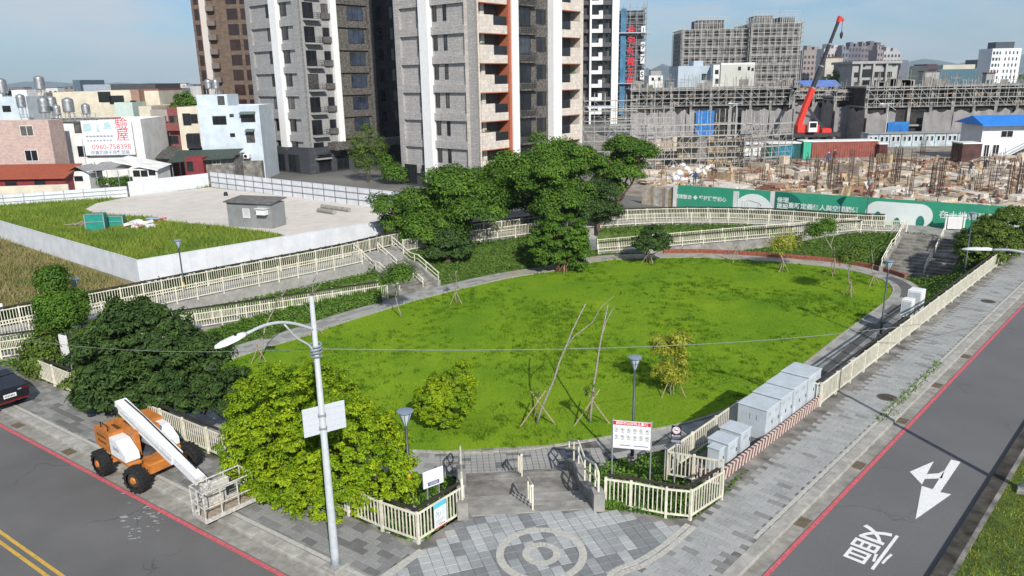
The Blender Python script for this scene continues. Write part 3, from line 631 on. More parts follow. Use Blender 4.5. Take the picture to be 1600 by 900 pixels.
def crown(blobs, nclump, per, cr, Lf, Wf, seed, up=.55, low=-.6, fill=.62):
    """leaf clumps spread through the outer part of several lobes; blobs = (centre, radii)"""
    rng = np.random.default_rng(seed); ar = np.array([(b[1][0]*b[1][1]+b[1][0]*b[1][2]+b[1][1]*b[1][2]) for b in blobs]); pick = rng.choice(len(blobs), nclump, p=ar/ar.sum())
    Cn = np.array([b[0] for b in blobs], float)[pick]; Rd = np.array([b[1] for b in blobs], float)[pick]
    d = rng.normal(0, 1, (nclump*3, 3)); d /= np.linalg.norm(d, axis=1)[:, None]; d = d[d[:, 2] > low][:nclump]
    while len(d) < nclump: e = rng.normal(0, 1, (nclump, 3)); e /= np.linalg.norm(e, axis=1)[:, None]; d = np.r_[d, e[e[:, 2] > low]][:nclump]
    r = rng.uniform(fill, 1.04, nclump)*(1+.10*np.sin(d[:, 0]*5+pick)+.08*np.sin(d[:, 1]*7+d[:, 2]*5+pick*2)); cc = Cn+d*Rd*r[:, None]
    k = np.repeat(np.arange(nclump), per); off = rng.normal(0, 1, (len(k), 3))*np.array((1, 1, .6))*cr*rng.uniform(.6, 1.3, nclump)[k][:, None]
    cent = cc[k]+off; out = d[k]+off/cr*.45+np.array((0, 0, up)); return leaves(cent, out, Lf, Wf, rng)
def crown2(blobs, nsub, rs, per, Lf, Wf, seed, flat=.6, up=.45, low=-.5, fill=.55, sublow=-.35):
    """small leafy tufts set on and inside the lobes, gaps left between the tufts"""
    rng = np.random.default_rng(seed); ar = np.array([(b[1][0]*b[1][1]+b[1][0]*b[1][2]+b[1][1]*b[1][2]) for b in blobs]); pick = rng.choice(len(blobs), nsub, p=ar/ar.sum())
    Cn = np.array([b[0] for b in blobs], float)[pick]; Rd = np.array([b[1] for b in blobs], float)[pick]
    d = rng.normal(0, 1, (nsub*4, 3)); d /= np.linalg.norm(d, axis=1)[:, None]; d = d[d[:, 2] > low]; d = d[np.arange(nsub) % len(d)]
    r = rng.uniform(fill, 1.0, nsub)**.6; cc = Cn+d*Rd*r[:, None]; k = np.repeat(np.arange(nsub), per); m = len(k)
    e = rng.normal(0, 1, (m*3, 3)); e /= np.linalg.norm(e, axis=1)[:, None]; e = e[e[:, 2] > sublow]; e = e[np.arange(m) % len(e)]
    R_s = rs*rng.uniform(.6, 1.35, nsub)[k]; cent = cc[k]+e*np.array((1, 1, flat))*(R_s*rng.uniform(.5, 1.06, m))[:, None]; return leaves(cent, e*.9+d[k]*.35+np.array((0, 0, up)), Lf, Wf, rng)
def limb(mb, a, b, r0, r1, rng, bend=.12, n=5, seg=6, nz=.02):
    a, b = np.array(a, float), np.array(b, float); ln = np.linalg.norm(b-a); pts = [a]; 
    j = rng.normal(0, bend*ln, 3)
    for i in range(1, n): t = i/n; pts.append(a+(b-a)*t+j*math.sin(math.pi*t)+rng.normal(0, nz*ln, 3))
    pts.append(b); mb.tube(pts, [r0+(r1-r0)*i/n for i in range(n+1)], seg); return pts
def tree(name, base, label, cat, blobs, kind, nclump, per, cr, Lf, Wf, seed, r0=.15, fork=.35, bark=BARK, group=None, low=-.6, fill=.62, stakes=0, extra=None, multi=1, up=.55, sub=None):
    rng = np.random.default_rng(seed+100); base = Vector(base); t = thing(name, base, label, cat, group)
    tr = MB(); cz = np.mean([b[0] for b in blobs], axis=0); fk = np.array(base)+(cz-np.array(base))*fork
    for m_ in range(multi):
        o = np.array((0, 0, 0.)) if multi == 1 else np.array((*rng.normal(0, r0*1.6, 2), 0)); f2 = fk+o*2
        limb(tr, np.array(base)+o+np.array((0, 0, -.15)), f2, r0/(multi**.4), r0*.72/(multi**.4), rng, .04, 4, 8)
        for b in blobs[m_::multi]: 
            c = np.array(b[0]); pts = limb(tr, f2, c, r0*.55/(multi**.3), r0*.18, rng)
            for q in range(4):
                e = rng.normal(0, 1, 3); e[2] = abs(e[2])*.6; e = c+e/np.linalg.norm(e)*np.array(b[1])*.8; limb(tr, pts[3+q % 2], e, r0*.22, r0*.05, rng, .1, 3, 5)
    if extra: extra(tr, rng)
    tr.build('trunk', bark, t, smooth=True)
    V = crown(blobs, nclump, per, cr, Lf, Wf, seed, low=low, fill=fill, up=up) if not sub else crown2(blobs, sub[0], sub[1], sub[2], Lf, Wf, seed, sub[3], low=low, fill=fill); link('crown', fastmesh('crown', V, 4, LEAF[kind]), t)
    if stakes: tripod(t, base, stakes, rng)
    return t
def tripod(t, base, h, rng, n=3, r=.75, rad=.03):
    base = Vector(base); a0 = rng.uniform(0, 6.28)
    for k in range(n):
        a = a0+k*2*math.pi/n; f = base+Vector((math.cos(a)*r, math.sin(a)*r, -.1)); tp = base+Vector((-math.cos(a)*.12, -math.sin(a)*.12, h)); b = MB(); b.cyl(f, tp, rad, rad*.85, 6); b.build('stake', BAMBOO, t)
B = lambda p, r: (tuple(p), r)
# ---- big yellow-green shrub behind the corner lamp post
c = G(487, 760, .1)
def lsv(d, n_, z): n_ -= .75; d += .15; return (c.x+d*.8195+n_*.573, c.y-d*.573+n_*.8195, z)
tree('shrub', c+Vector((0, .5, 0)), 'huge bright yellow-green shrub overhanging the railing behind the street lamp', 'shrub',
     [B(lsv(-1.9, .9, 2.1), (1.9, 1.8, 2.15)), B(lsv(-.2, 1.0, 2.5), (2.0, 1.9, 2.15)), B(lsv(1.5, .7, 2.0), (1.9, 1.7, 1.9)), B(lsv(2.5, .9, 2.0), (1.6, 1.5, 1.8)), B(lsv(-2.6, .8, 1.7), (1.3, 1.4, 1.6)), B(lsv(3.3, 1.1, 1.3), (1.0, 1.1, 1.3)), B(lsv(.5, -.2, 1.2), (1.9, 1.1, 1.25)), B(lsv(-1.9, .0, 1.4), (1.5, 1.1, 1.3)), B(lsv(1.9, -.2, .9), (1.5, .9, .95)), B(lsv(-.5, -.3, .8), (1.4, .9, .8))],
     'bright', 1900, 42, .095, .105, .06, 11, r0=.12, multi=3, low=-.9, fill=.68, sub=(1750, .20, 80, .8))
# ---- dark tree by the boom lift
c = G(222, 655, .1)+Vector((.0, .55, 0))
tree('tree', c, 'wide dark green tree with drooping leaves behind the boom lift', 'tree',
     [B((c.x, c.y+.6, 3.4), (2.1, 1.9, 1.75)), B((c.x-1.2, c.y, 2.6), (1.7, 1.5, 1.6)), B((c.x+1.3, c.y+.2, 2.7), (1.7, 1.5, 1.6)), B((c.x+.2, c.y-.5, 1.7), (2.0, 1.4, 1.4)), B((c.x-.4, c.y+.7, 4.3), (1.2, 1.2, .9)), B((c.x+2.3, c.y+.8, 2.6), (1.2, 1.2, 1.0)), B((c.x-1.6, c.y-.3, 1.2), (1.3, 1.0, 1.1)), B((c.x+1.0, c.y-.7, 1.1), (1.3, .8, 1.0))],
     'dark', 1500, 26, .17, .23, .085, 12, r0=.16, low=-.8, fill=.5, sub=(420, .36, 120, .75))
c = G(128, 640, .1)+Vector((.3, .6, 0))
tree('shrub', c, 'lighter green shrub at the left foot of the dark tree', 'shrub', [B((c.x+.1, c.y, 1.2), (1.3, 1.0, 1.3)), B((c.x+.2, c.y+.9, 2.6), (1.2, 1.1, 1.1)), B((c.x+1.6, c.y-.9, 1.0), (1.2, .8, 1.1)), B((c.x+2.6, c.y-1.5, .8), (.9, .6, .8))], 'fresh', 420, 24, .16, .17, .07, 13, r0=.06, multi=2, low=-.85, fill=.5, sub=(260, .26, 80, .75))
c = G(300, 668, .0)+Vector((-.2, 1.6, 0))
tree('shrub', c, 'dark shaded shrub behind the railing between the dark tree and the bright shrub', 'shrub', [B((c.x, c.y, .9), (1.5, .9, 1.0)), B((c.x+1.5, c.y-.2, 1.1), (1.2, 1.0, 1.2)), B((c.x-1.2, c.y+.8, .8), (1.2, .9, 1.0)), B((c.x+.8, c.y+1.2, .6), (1.2, 1.0, .9))], 'dark', 420, 24, .16, .17, .07, 73, r0=.06, multi=2, low=-.85, fill=.5, sub=(230, .28, 80, .7))
c = G(72, 585, .1)+Vector((0, 1.0, 0))
tree('tree', c, 'slim dark green tree with two stacked tufts at the far left corner', 'tree', [B((c.x-.1, c.y+1, 4.5), (.75, .75, .7)), B((c.x+.2, c.y+1, 3.0), (1.35, 1.2, 1.0)), B((c.x-.4, c.y+.8, 2.2), (.8, .8, .6))], 'mid', 900, 26, .15, .18, .08, 14, r0=.09, low=-.85, fill=.55)
c = G(60, 590, .1)+Vector((.1, .3, 0))
tree('shrub', c, 'low bright shrub beside the black car by the left railing', 'shrub', [B((c.x, c.y, .8), (.9, .8, .85)), B((c.x-.3, c.y+.7, 1.3), (.8, .8, .8))], 'fresh', 340, 24, .15, .17, .09, 15, r0=.05, multi=2, low=-.8, fill=.7)
# ---- shrubs on the lawn
c = G(694, 668, ZL)
tree('shrub', c, 'round bright green shrub standing alone at the near edge of the lawn', 'shrub', [B((c.x+.15, c.y, ZL+1.15), (1.3, 1.1, 1.05)), B((c.x+.6, c.y+.2, ZL+1.9), (1.0, .9, .85)), B((c.x+.95, c.y+.3, ZL+2.7), (.42, .42, .5)), B((c.x-.6, c.y, ZL+1.3), (.8, .8, .85)), B((c.x-.1, c.y+.1, ZL+1.9), (.8, .8, .7))], 'bright', 620, 40, .08, .105, .06, 16, r0=.06, multi=2, low=-.85, fill=.62, sub=(480, .17, 70, .8))
c = G(1046, 617, ZL)+Vector((.15, 0, 0))
tree('shrub', c, 'sparse yellow-leaved shrub on the lawn behind the lamp, leaning left', 'shrub', [B((c.x-.35, c.y, ZL+1.3), (.75, .6, .6)), B((c.x-.5, c.y+.2, ZL+2.6), (.8, .6, .5)), B((c.x+.2, c.y, ZL+3.0), (.7, .6, .4)), B((c.x+.25, c.y, ZL+1.0), (.55, .5, .6)), B((c.x+.4, c.y, ZL+2.0), (.4, .5, .7)), B((c.x-.9, c.y, ZL+2.9), (.35, .4, .35))], 'yellow', 260, 30, .12, .12, .065, 17, r0=.05, multi=3, low=-.9, fill=.4, stakes=1.6, bark=BARKG)
# ---- banyan with props and aerial roots
c = G(882, 424, ZL)
def roots(mb, rng):
    for k in range(16): a = rng.uniform(0, 6.28); r = rng.uniform(.15, .6); limb(mb, (c.x+math.cos(a)*r*1.6, c.y+math.sin(a)*r*1.6, ZL-.1), (c.x+math.cos(a)*.1, c.y+math.sin(a)*.1, ZL+1.4+rng.uniform(0, .6)), .06, .04, rng, .08, 4, 5)
tree('banyan_tree', c, 'leafy banyan on the far lawn edge with red-brown aerial roots and timber props', 'tree', [B((c.x-.3, c.y, ZL+3.3), (2.3, 2.0, 1.7)), B((c.x-1.7, c.y+.2, ZL+2.5), (1.5, 1.4, 1.6)), B((c.x+.9, c.y+.1, ZL+2.2), (1.2, 1.2, 1.5)), B((c.x-1.2, c.y-.2, ZL+1.4), (1.5, 1.1, 1.1)), B((c.x+1.1, c.y, ZL+.8), (.7, .8, .8))], 'mid', 1000, 22, .24, .22, .12, 18, r0=.2, extra=roots, low=-.85, fill=.5, sub=(270, .40, 100, .7), stakes=2.3, bark=mat('reddish bark', (.20, .10, .06), .9, .3, 10))
c = G(1014, 412, ZL)
tree('tree', c, 'small round-headed dark tree with short stakes on the far lawn edge', 'tree', [B((c.x+.3, c.y, ZL+2.0), (1.5, 1.3, 1.1)), B((c.x-.4, c.y, ZL+1.7), (1.1, 1.0, .9)), B((c.x+.3, c.y, ZL+2.9), (.7, .7, .6)), B((c.x+1.1, c.y, ZL+1.5), (.8, .8, .6))], 'dark', 620, 22, .2, .2, .10, 19, r0=.09, multi=2, low=-.6, fill=.4, stakes=1.2, sub=(125, .36, 110, .55))
# ---- big trees behind the walkway
def bigtree(px, py, zb, zt, rx, label, seed, n=1500, dx=0, lobes=7, trunk=None, fill=.6, low=-.5, dy=0, kind='back', z0=.9):
    c = G(px, py, zb)+Vector((0, dy, 0)); rng = np.random.default_rng(seed); bl = []; H_ = zt-zb
    for k in range(lobes):
        a = k*2.4+rng.uniform(0, 1); q = rng.uniform(.25, .75)*rx; fz = rng.uniform(.0, 1)
        r = rx*rng.uniform(.38, .55); bl.append(B((c.x+dx+math.cos(a)*q, c.y+math.sin(a)*q*.8, zb+z0+(H_-z0-r*.75)*(.15+.8*fz)), (r*1.1, r, r*.72)))
    bl.append(B((c.x+dx, c.y, zt-rx*.3), (rx*.5, rx*.45, rx*.3)))
    return tree('tree', c, label, 'tree', bl, kind, n, 22, rx*.1, .27, .13, seed, r0=.26, low=low, fill=.45, extra=trunk, sub=(int(n/9), .55+rx*.085, 330, .78))
bigtree(712, 392, .2, 6.8, 4.6, 'broad dense tree at the left end of the big tree group', 31, 1900, dy=2.2)
bigtree(640, 392, .2, 4.6, 2.6, 'lower leafy tree at the outer left edge of the big tree group', 32, 800, dy=3.5)
bigtree(858, 372, .2, 8.9, 4.9, 'tallest dense tree in the middle of the big tree group', 33, 2300, dy=2.5, lobes=10)
bigtree(780, 375, .2, 6.2, 3.4, 'dense tree filling the middle of the group before the tall tower', 34, 1200, dy=6)
def bare(mb, rng):
    c = G(978, 352, .2)+Vector((0, 3.2, 0))
    limb(mb, (c.x, c.y, 0), (c.x-.6, c.y, 3.6), .32, .26, rng, .03, 4, 8); limb(mb, (c.x-.6, c.y, 3.6), (c.x-1.5, c.y, 6.2), .22, .1, rng); limb(mb, (c.x-.3, c.y, 3.2), (c.x-2.2, c.y, 4.5), .17, .08, rng)
bigtree(972, 352, .2, 8.3, 3.1, 'right-hand tree of the group with a bare forked trunk showing', 35, 900, dx=.2, lobes=6, trunk=bare, fill=.55, dy=3.2, z0=2.5)
bigtree(938, 366, .1, 4.6, 2.6, 'low dark tree at the right foot of the big tree group', 36, 800, dy=1.8, kind='dark', z0=.8)
bigtree(700, 408, -.6, 2.0, 1.7, 'small dark bushy tree beside the left steps below the walkway', 37, 500, kind='dark', z0=.5)
# ---- shrubs at the right-hand stair head
c = G(1540, 412, .1)+Vector((.5, .5, 0))
tree('shrub', c, 'big clipped shrub with bright top behind the railing by the far right steps', 'shrub', [B((c.x, c.y, 1.5), (2.3, 2.0, 1.5)), B((c.x+2.6, c.y+2.6, 1.7), (2.4, 2.2, 1.6)), B((c.x+5.2, c.y+5.2, 1.7), (2.4, 2.2, 1.6)), B((c.x-1.2, c.y-.6, 1.0), (1.5, 1.4, 1.2))], 'fresh', 1500, 24, .26, .2, .11, 41, r0=.1, multi=3, low=-.9, fill=.6, sub=(560, .36, 75, .7))
# ---- young staked trees round the lawn
def sapling(px, py, z, top, label, lean=(0, 0), crownr=.0, kind='mid', n=60, st=1.1, r0=.035, forks=3, bark=BARKG, seed=50, per=20, crownz=.85, bare_tw=True, Lf=.16):
    c = G(px, py, z); rng = np.random.default_rng(seed); t = thing('sapling', c, label, 'young tree', 'young staked trees round the lawn'); tip = np.array((c.x+lean[0], c.y+lean[1], top)); mb = MB()
    pts = limb(mb, (c.x, c.y, z-.1), tip, r0, r0*.35, rng, .05, 7, 6); hh = top-z
    for k in range(forks):
        p = pts[3+k % 4]; e = np.array(p)+np.array((rng.normal(0, .22*hh*.5), rng.normal(0, .2*hh*.5), hh*rng.uniform(.12, .3))); limb(mb, p, e, r0*.5, r0*.2, rng, .06, 3, 5)
    mb.build('trunk', bark, t, smooth=True)
    if crownr:
        cz = z+(top-z)*crownz; q = c+(Vector(tip)-c)*crownz; bl = [B((q.x, q.y, cz), (crownr, crownr, crownr*.6)), B((q.x-.5*crownr, q.y, cz-.3*crownr), (crownr*.6,)*3), B((q.x+.5*crownr, q.y, cz+.2*crownr), (crownr*.6,)*3)]
        link('crown', fastmesh('crown', crown(bl, n, per, crownr*.2, Lf, Lf*.5, seed, fill=.3), 4, LEAF[kind]), t)
    if st: tripod(t, c, st, rng, r=.55)
    return t
sapling(625, 496, ZL, 1.85, 'young tree with a bushy head standing before the left steps', crownr=1.1, n=210, seed=51, r0=.05, st=0)
sapling(713, 474, ZL, 1.5, 'thin almost leafless young tree at the left lawn edge near the big steps', (.25, 0), .35, 'mid', 9, seed=52)
sapling(1148, 410, ZL, .95, 'bare young tree on crossed stakes at the back of the lawn', (.2, 0), 0, seed=53, st=1.5, forks=4)
sapling(1222, 424, ZL, 2.4, 'yellow-leaved young tree with several stems at the back of the lawn', (0, 0), 1.3, 'yellow', 150, seed=54, forks=6, r0=.06, crownz=.62, per=16)
sapling(1298, 431, ZL, 2.9, 'young tree with an S-bent trunk and dark leaning head by the far right path', (-1.2, .3), 1.1, 'mid', 210, seed=55, r0=.07)
sapling(1328, 463, ZL, 2.0, 'young tree with a flat spreading yellow-green head on three stakes', (-.2, 0), 1.0, 'fresh', 150, seed=56, r0=.05)
sapling(1364, 446, ZL, 1.9, 'thin bare young tree on stakes nearest the far right steps', (-.6, 0), .3, 'mid', 8, seed=57)
sapling(492, 522, ZL, 2.6, 'leafless young tree with upright twigs behind the corner street lamp', (.2, .3), 0, seed=58, forks=7, r0=.045)
sapling(405, 565, ZL, 3.0, 'leaning young tree with a tuft of leaves half hidden by the lamp head', (2.0, 1.2), .3, 'fresh', 16, seed=59, crownz=.3, r0=.05)
for (px, py, tx, ty, lb, sd) in ((838, 662, 915, 475, 'taller leaning bare pole tree tied to crossed stakes in the middle of the lawn', 61), (922, 660, 950, 476, 'second bare pole tree with a forked tip on crossed stakes, right of the taller one', 62)):
    c = G(px, py, ZL); tp = at(tx, ty, c.y+.8); rng = np.random.default_rng(sd); t = thing('sapling', c, lb, 'young tree', 'young staked trees round the lawn'); mb = MB()
    pts = limb(mb, (c.x, c.y, ZL-.1), tp, .065, .028, rng, .03, 8, 7, .004); p = Vector(pts[6 if sd == 62 else 5]); q = at(960 if sd == 61 else 961, 462 if sd == 61 else 478, c.y+1.4); limb(mb, p, q, .03, .012, rng, .03, 4, 5); mb.build('trunk', BARKG, t, smooth=True)
    for k, (dx, dy) in enumerate(((-.85, -.35), (.95, -.15), (-.1, .6))):
        b = MB(); f = c+Vector((dx, dy, -.1)); b.cyl(f, c+Vector((-dx*.4+.12, -dy*.3, 1.65)), .038, .03, 7); b.build('stake', BAMBOO, t)
    V = crown([B((c.x, c.y, ZL+1.5), (.25, .25, .5))], 7, 10, .08, .13, .06, sd); link('crown', fastmesh('crown', V, 4, LEAF['fresh']), t)
# ---- slender pale tree before the left tower
c = G(566, 292, 0)+Vector((0, 5, 0))
tree('tree', c, 'slender feathery pale tree standing in front of the left tower', 'tree', [B((c.x-1, c.y, 5.2), (1.9, 1.5, 2.4)), B((c.x+1.6, c.y, 5.0), (1.5, 1.5, 2.6)), B((c.x-.6, c.y, 2.6), (2.0, 1.4, 1.6)), B((c.x+.4, c.y, 7.4), (1.0, 1, 1.2))], 'fresh', 240, 20, .3, .35, .1, 71, r0=.09, multi=3, fill=.3, low=-.8)
c = G(610, 292, 0)+Vector((0, 3, 0))
tree('shrub', c, 'dark garden shrub between the two grey towers', 'shrub', [B((c.x, c.y, 1.6), (1.6, 1.4, 1.6)), B((c.x+1.6, c.y, 1.2), (1.2, 1.2, 1.2)), B((c.x-1, c.y, 3.2), (1, 1, 1.2))], 'mid', 260, 20, .25, .35, .16, 72, r0=.08, multi=2, fill=.5)
# ---- hedges
def hedge(pts, w, h, label, seed, n=5000, kind='hedge', lf=.13):
    rng = np.random.default_rng(seed); P = resample([np.array(p, float) for p in pts], .6); t = thing('hedge', tuple(P[0]), label, 'hedge'); m = MB()
    a = offset(P, w/2-.08, False); b = offset(P, -w/2+.08, False); k = len(P)
    m.add([(*p[:2], p[2]-.2) for p in a]+[(*p[:2], p[2]-.2) for p in b]+[(*p[:2], p[2]+h-.1) for p in a]+[(*p[:2], p[2]+h-.1) for p in b],
          [f for i in range(k-1) for f in ((i, i+1, 2*k+i+1, 2*k+i), (k+i, 3*k+i, 3*k+i+1, k+i+1), (2*k+i, 2*k+i+1, 3*k+i+1, 3*k+i))]+[(0, 2*k, 3*k, k), (k-1, 2*k-1, 4*k-1, 3*k-1)])
    m.build('stems', mat('hedge inside', (.03, .045, .015), .9, .3, 6), t)  # dark box added inside, filling the hedge behind the leaves
    P = np.array(P); s = rng.uniform(0, k-1.001, n); i = s.astype(int); f = (s-i)[:, None]; c = P[i]*(1-f)+P[i+1]*f; d = P[i+1]-P[i]; d /= np.linalg.norm(d, axis=1)[:, None]; nn_ = np.c_[-d[:, 1], d[:, 0], 0*d[:, 0]]
    face = rng.integers(0, 5, n); u = rng.uniform(-.5, .5, n); v = rng.uniform(0, 1, n); lat = np.where(face < 2, u*w, np.where(face < 4, -.5*w, .5*w)); z = np.where(face < 2, h, v*h)+.06*np.sin(s*3)+.05*np.sin(s*7+u*4)
    c = c+nn_*(lat+rng.normal(0, .05, n))[:, None]; c[:, 2] += z+rng.normal(0, .05, n); out = np.where((face < 2)[:, None], np.array((0, 0, 1.)), nn_*np.sign(lat)[:, None]+np.array((0, 0, .4)))
    link('foliage', fastmesh('foliage', leaves(c, out, lf, lf*.55, rng), 4, LEAF[kind]), t); return t
hedge([G(592, 470, ZL), G(520, 486, ZL), G(450, 504, ZL), G(380, 524, ZL), G(325, 546, ZL)], 1.1, .85, 'clipped green hedge between the left path and the cream ramp railing', 81, 16000)
hedge([Vector(p)+Vector((0, 0, -.1)) for p in offset(walk, -3.2, False)[2:48]], .8, .95, 'low dark hedge strip outside the upper walkway railing', 82, 30000, 'dark', .2)
hedge([G(660, 852, ZP)+Vector((.15, 1.1, -.2)), G(720, 812, ZP)+Vector((-.35, .9, -.25))], .5, .3, 'low planting behind the corner railing left of the steps', 83, 1500)
hedge([FR[0]+Vector((.1, .6, -.35)), FR[2]+Vector((-.1, .6, -.3)), FR[3]+Vector((-.4, .55, -.25))], .8, .55, 'leafy ground cover strip behind the railing right of the plaza steps', 84, 6000, 'mid')
hedge([RS(-11.75, d, -.25) for d in (33, 45, 60)], .3, .12, 'thin grass verge along the inside of the right-hand railing', 85, 3000, 'hedge')
# ---- grass and ground cover (uncountable)
def scatter(polyg, n, rng, holes=()):
    P = np.array([V2(p) for p in polyg]); lo, hi = P.min(0), P.max(0); out = np.empty((0, 2))
    while len(out) < n:
        q = rng.uniform(lo, hi, (n*2, 2)); ok = inside(q, P)
        for h_ in holes: ok &= ~inside(q, np.array([V2(p) for p in h_]))
        out = np.r_[out, q[ok]]
    return out[:n]
def blades(P, z, h, w, rng, lean=.5):
    n = len(P); a = rng.uniform(0, 6.283, n); H_ = h*rng.uniform(.5, 1.3, n); l = rng.normal(0, lean, (n, 2))*H_[:, None]; V = np.empty((n, 3, 3)); s = np.c_[np.cos(a), np.sin(a)]*(w*rng.uniform(.6, 1.4, n))[:, None]
    V[:, 0, :2] = P-s; V[:, 1, :2] = P+s; V[:, 2, :2] = P+l; V[:, 0, 2] = z-.01; V[:, 1, 2] = z-.01; V[:, 2, 2] = z+H_; return V.reshape(-1, 3)
GR = mat('grass blades', (.215, .33, .020), .9, col2=(.13, .26, .018), scale=.22, detail=8, island=.25, trans=.3, spec=.02)
GRW = mat('weed blades', (.15, .265, .018), .9, col2=(.09, .185, .014), scale=.8, island=.35, trans=.3, spec=.03)
rng = np.random.default_rng(99)
big_lawn = offset(lawn, .05)
Pg = scatter(big_lawn, 110000, rng); V = blades(Pg, ZL, .075, .02, rng)
tag(link('grass', fastmesh('grass', V, 3, GR)), 'short bright green lawn grass inside the oval path', 'grass', kind='stuff')
dens = lambda q: np.array([mnoise.noise(Vector((x*.16, y*.16, 3.1))) for x, y in q])
Pw = scatter(big_lawn, 5200, rng); Pw = Pw[dens(Pw)+rng.uniform(-.4, .4, len(Pw)) > .2]; k = np.repeat(np.arange(len(Pw)), 22); sz = rng.uniform(.08, .26, len(Pw))[k]
q = Pw[k]+rng.normal(0, 1, (len(k), 2))*sz[:, None]*.9; V = blades(q, ZL, .15, .026, rng, .7)
tag(link('weed_tufts', fastmesh('weed_tufts', V, 3, GRW)), 'darker coarse weed tufts scattered over the lawn', 'grass', kind='stuff')
Q = scatter([b[:2] for b in bound], 75000, rng, [inner]); zq = ztrans(Q); ok = (zq > ZL-.1)
for A_, B_ in ((RA, RB), (LA, LB)):
    e = np.array((B_-A_)[:2]); w_ = np.linalg.norm(e); e /= w_; nn_ = np.array((-e[1], e[0])); r_ = Q-np.array(A_[:2]); ok &= ~((r_@e > -.5) & (r_@e < w_+.5) & (r_@nn_ > -.3) & (r_@nn_ < 7))
for pts in RAMPS: ok &= pdist(Q, pts, closed=False) > .85
rr = (Q-SO); ok &= ~((rr@SU > -.5) & (rr@SU < 4.7) & (rr@SV > -.3) & (rr@SV < 6.4))
CBP = [RS(-12.75, 22.3), RS(-10.9, 22.3), RS(-10.9, 32), RS(-12.75, 32)]; ok &= ~inside(Q, np.array([V2(p) for p in CBP]))
Q = Q[ok]; zq = zq[ok]; near = Q[:, 1] < 40
Cc = np.c_[Q, zq+rng.uniform(0, .16, len(Q))+.02]; V = leaves(Cc, np.tile((0, 0, 1.), (len(Q), 1)), .17, .10, rng)
tag(link('ground_cover', fastmesh('ground_cover', V, 4, LEAF['hedge'])), 'leafy ground cover on the slopes round the sunken lawn', 'ground cover', kind='stuff')
V = blades(np.array([V2(RS(rng.uniform(-3.68, -1.95), rng.uniform(14, 60))) for _ in range(22000)]), .13, .07, .02, rng)
tag(link('median_grass', fastmesh('median_grass', V, 3, mat('dry grass', (.25, .27, .035), .8, .3, .9, island=.3, trans=.3))), 'grass strip on the median of the right-hand road', 'grass', kind='stuff')
# weeds in the pavement joint
q = np.array([V2(RS(-8.72+rng.normal(0, .12), rng.uniform(31, 40))) for _ in range(420)]); tag(link('kerb_weeds', fastmesh('kerb_weeds', blades(q, .12, .12, .025, rng), 3, GRW)), 'weeds growing along the right-hand kerb', 'weeds', kind='stuff')
# ================================================================== STREET FURNITURE AND VEHICLES
LAMPG = mat('lamp steel grey', (.055, .068, .08), .4, .08, 10, metal=.2)
POLEG = mat('pale pole grey', (.46, .49, .51), .45, .06, 8)
LGLASS = mat('lamp lens', (.55, .62, .66), .25, .05, 5, spec=.5)
PANELB = mat('sign back', (.54, .57, .61), .45, .05, 30)
STICK = mat('yellow sticker', (.75, .45, .03), .6, .1, 10)
# ---- park lamps: tapering pole with an upturned cone head
def park_lamp(base, H_, label, sticker=True):
    base = Vector(base); t = thing('park_lamp', base, label, 'street lamp', 'park lamps with cone heads'); z = base.z; x, y = base.x, base.y
    b = MB(); b.tube([(x, y, z-.2), (x, y, z+.02)], .2, 12); b.build('base_plate', CONC, t)
    b = MB(); b.tube([(x, y, z), (x, y, z+1.1), (x, y, z+1.12), (x, y, z+H_-.5)], [.075, .07, .055, .045], 12); b.build('pole', LAMPG, t, smooth=True)
    b = MB(); b.tube([(x, y, z+H_-.52), (x, y, z+H_-.45), (x, y, z+H_-.06)], [.05, .08, .225], 16, False); b.build('lens', LGLASS, t, smooth=True)
    cg = MB()
    for k in range(8): a = k*math.pi/4; cg.cyl((x+.06*math.cos(a), y+.06*math.sin(a), z+H_-.5), (x+.24*math.cos(a), y+.24*math.sin(a), z+H_-.03), .012, .012, 5)
    cg.build('cage', LAMPG, t)
    b = MB(); b.tube([(x, y, z+H_-.07), (x, y, z+H_-.03), (x, y, z+H_), (x, y, z+H_+.035)], [.235, .27, .27, .12], 20); b.build('cap', mat('lamp cap', (.26, .32, .40), .35, .06, 8, metal=.3), t)
    if sticker:
        b = MB(); b.cyl((x, y, z+1.15), (x, y, z+1.42), .062, .062, 12); b.build('sticker', STICK, t)
    return t
park_lamp(G(642, 795, .0), 3.62, 'dark grey park lamp with orange band in the corner bed left of the steps')
park_lamp(G(988, 712, -.75), 4.25, 'dark grey park lamp with yellow band behind the white rules sign')
park_lamp(G(1376, 522, -1.2), 4.55, 'dark grey park lamp beside the two tall white boxes', False)
park_lamp(G(322, 628, -1.0), 3.9, 'dark park lamp between the dark tree and the bright shrub', False)
park_lamp(G(291, 472, -.55), 4.4, 'dark grey park lamp on the slope between the two left ramp railings')
park_lamp(G(1352, 352, .3), 4.3, 'dark grey park lamp by the far walkway railing before the green hoarding', False)
park_lamp(G(1506, 430, -.3), 4.6, 'dark grey park lamp in front of the big clipped shrub', False)
park_lamp(G(120, 560, -.2)+Vector((0, 1, 0)), 4.2, 'park lamp with blue-grey cap poking out between the left trees', False)
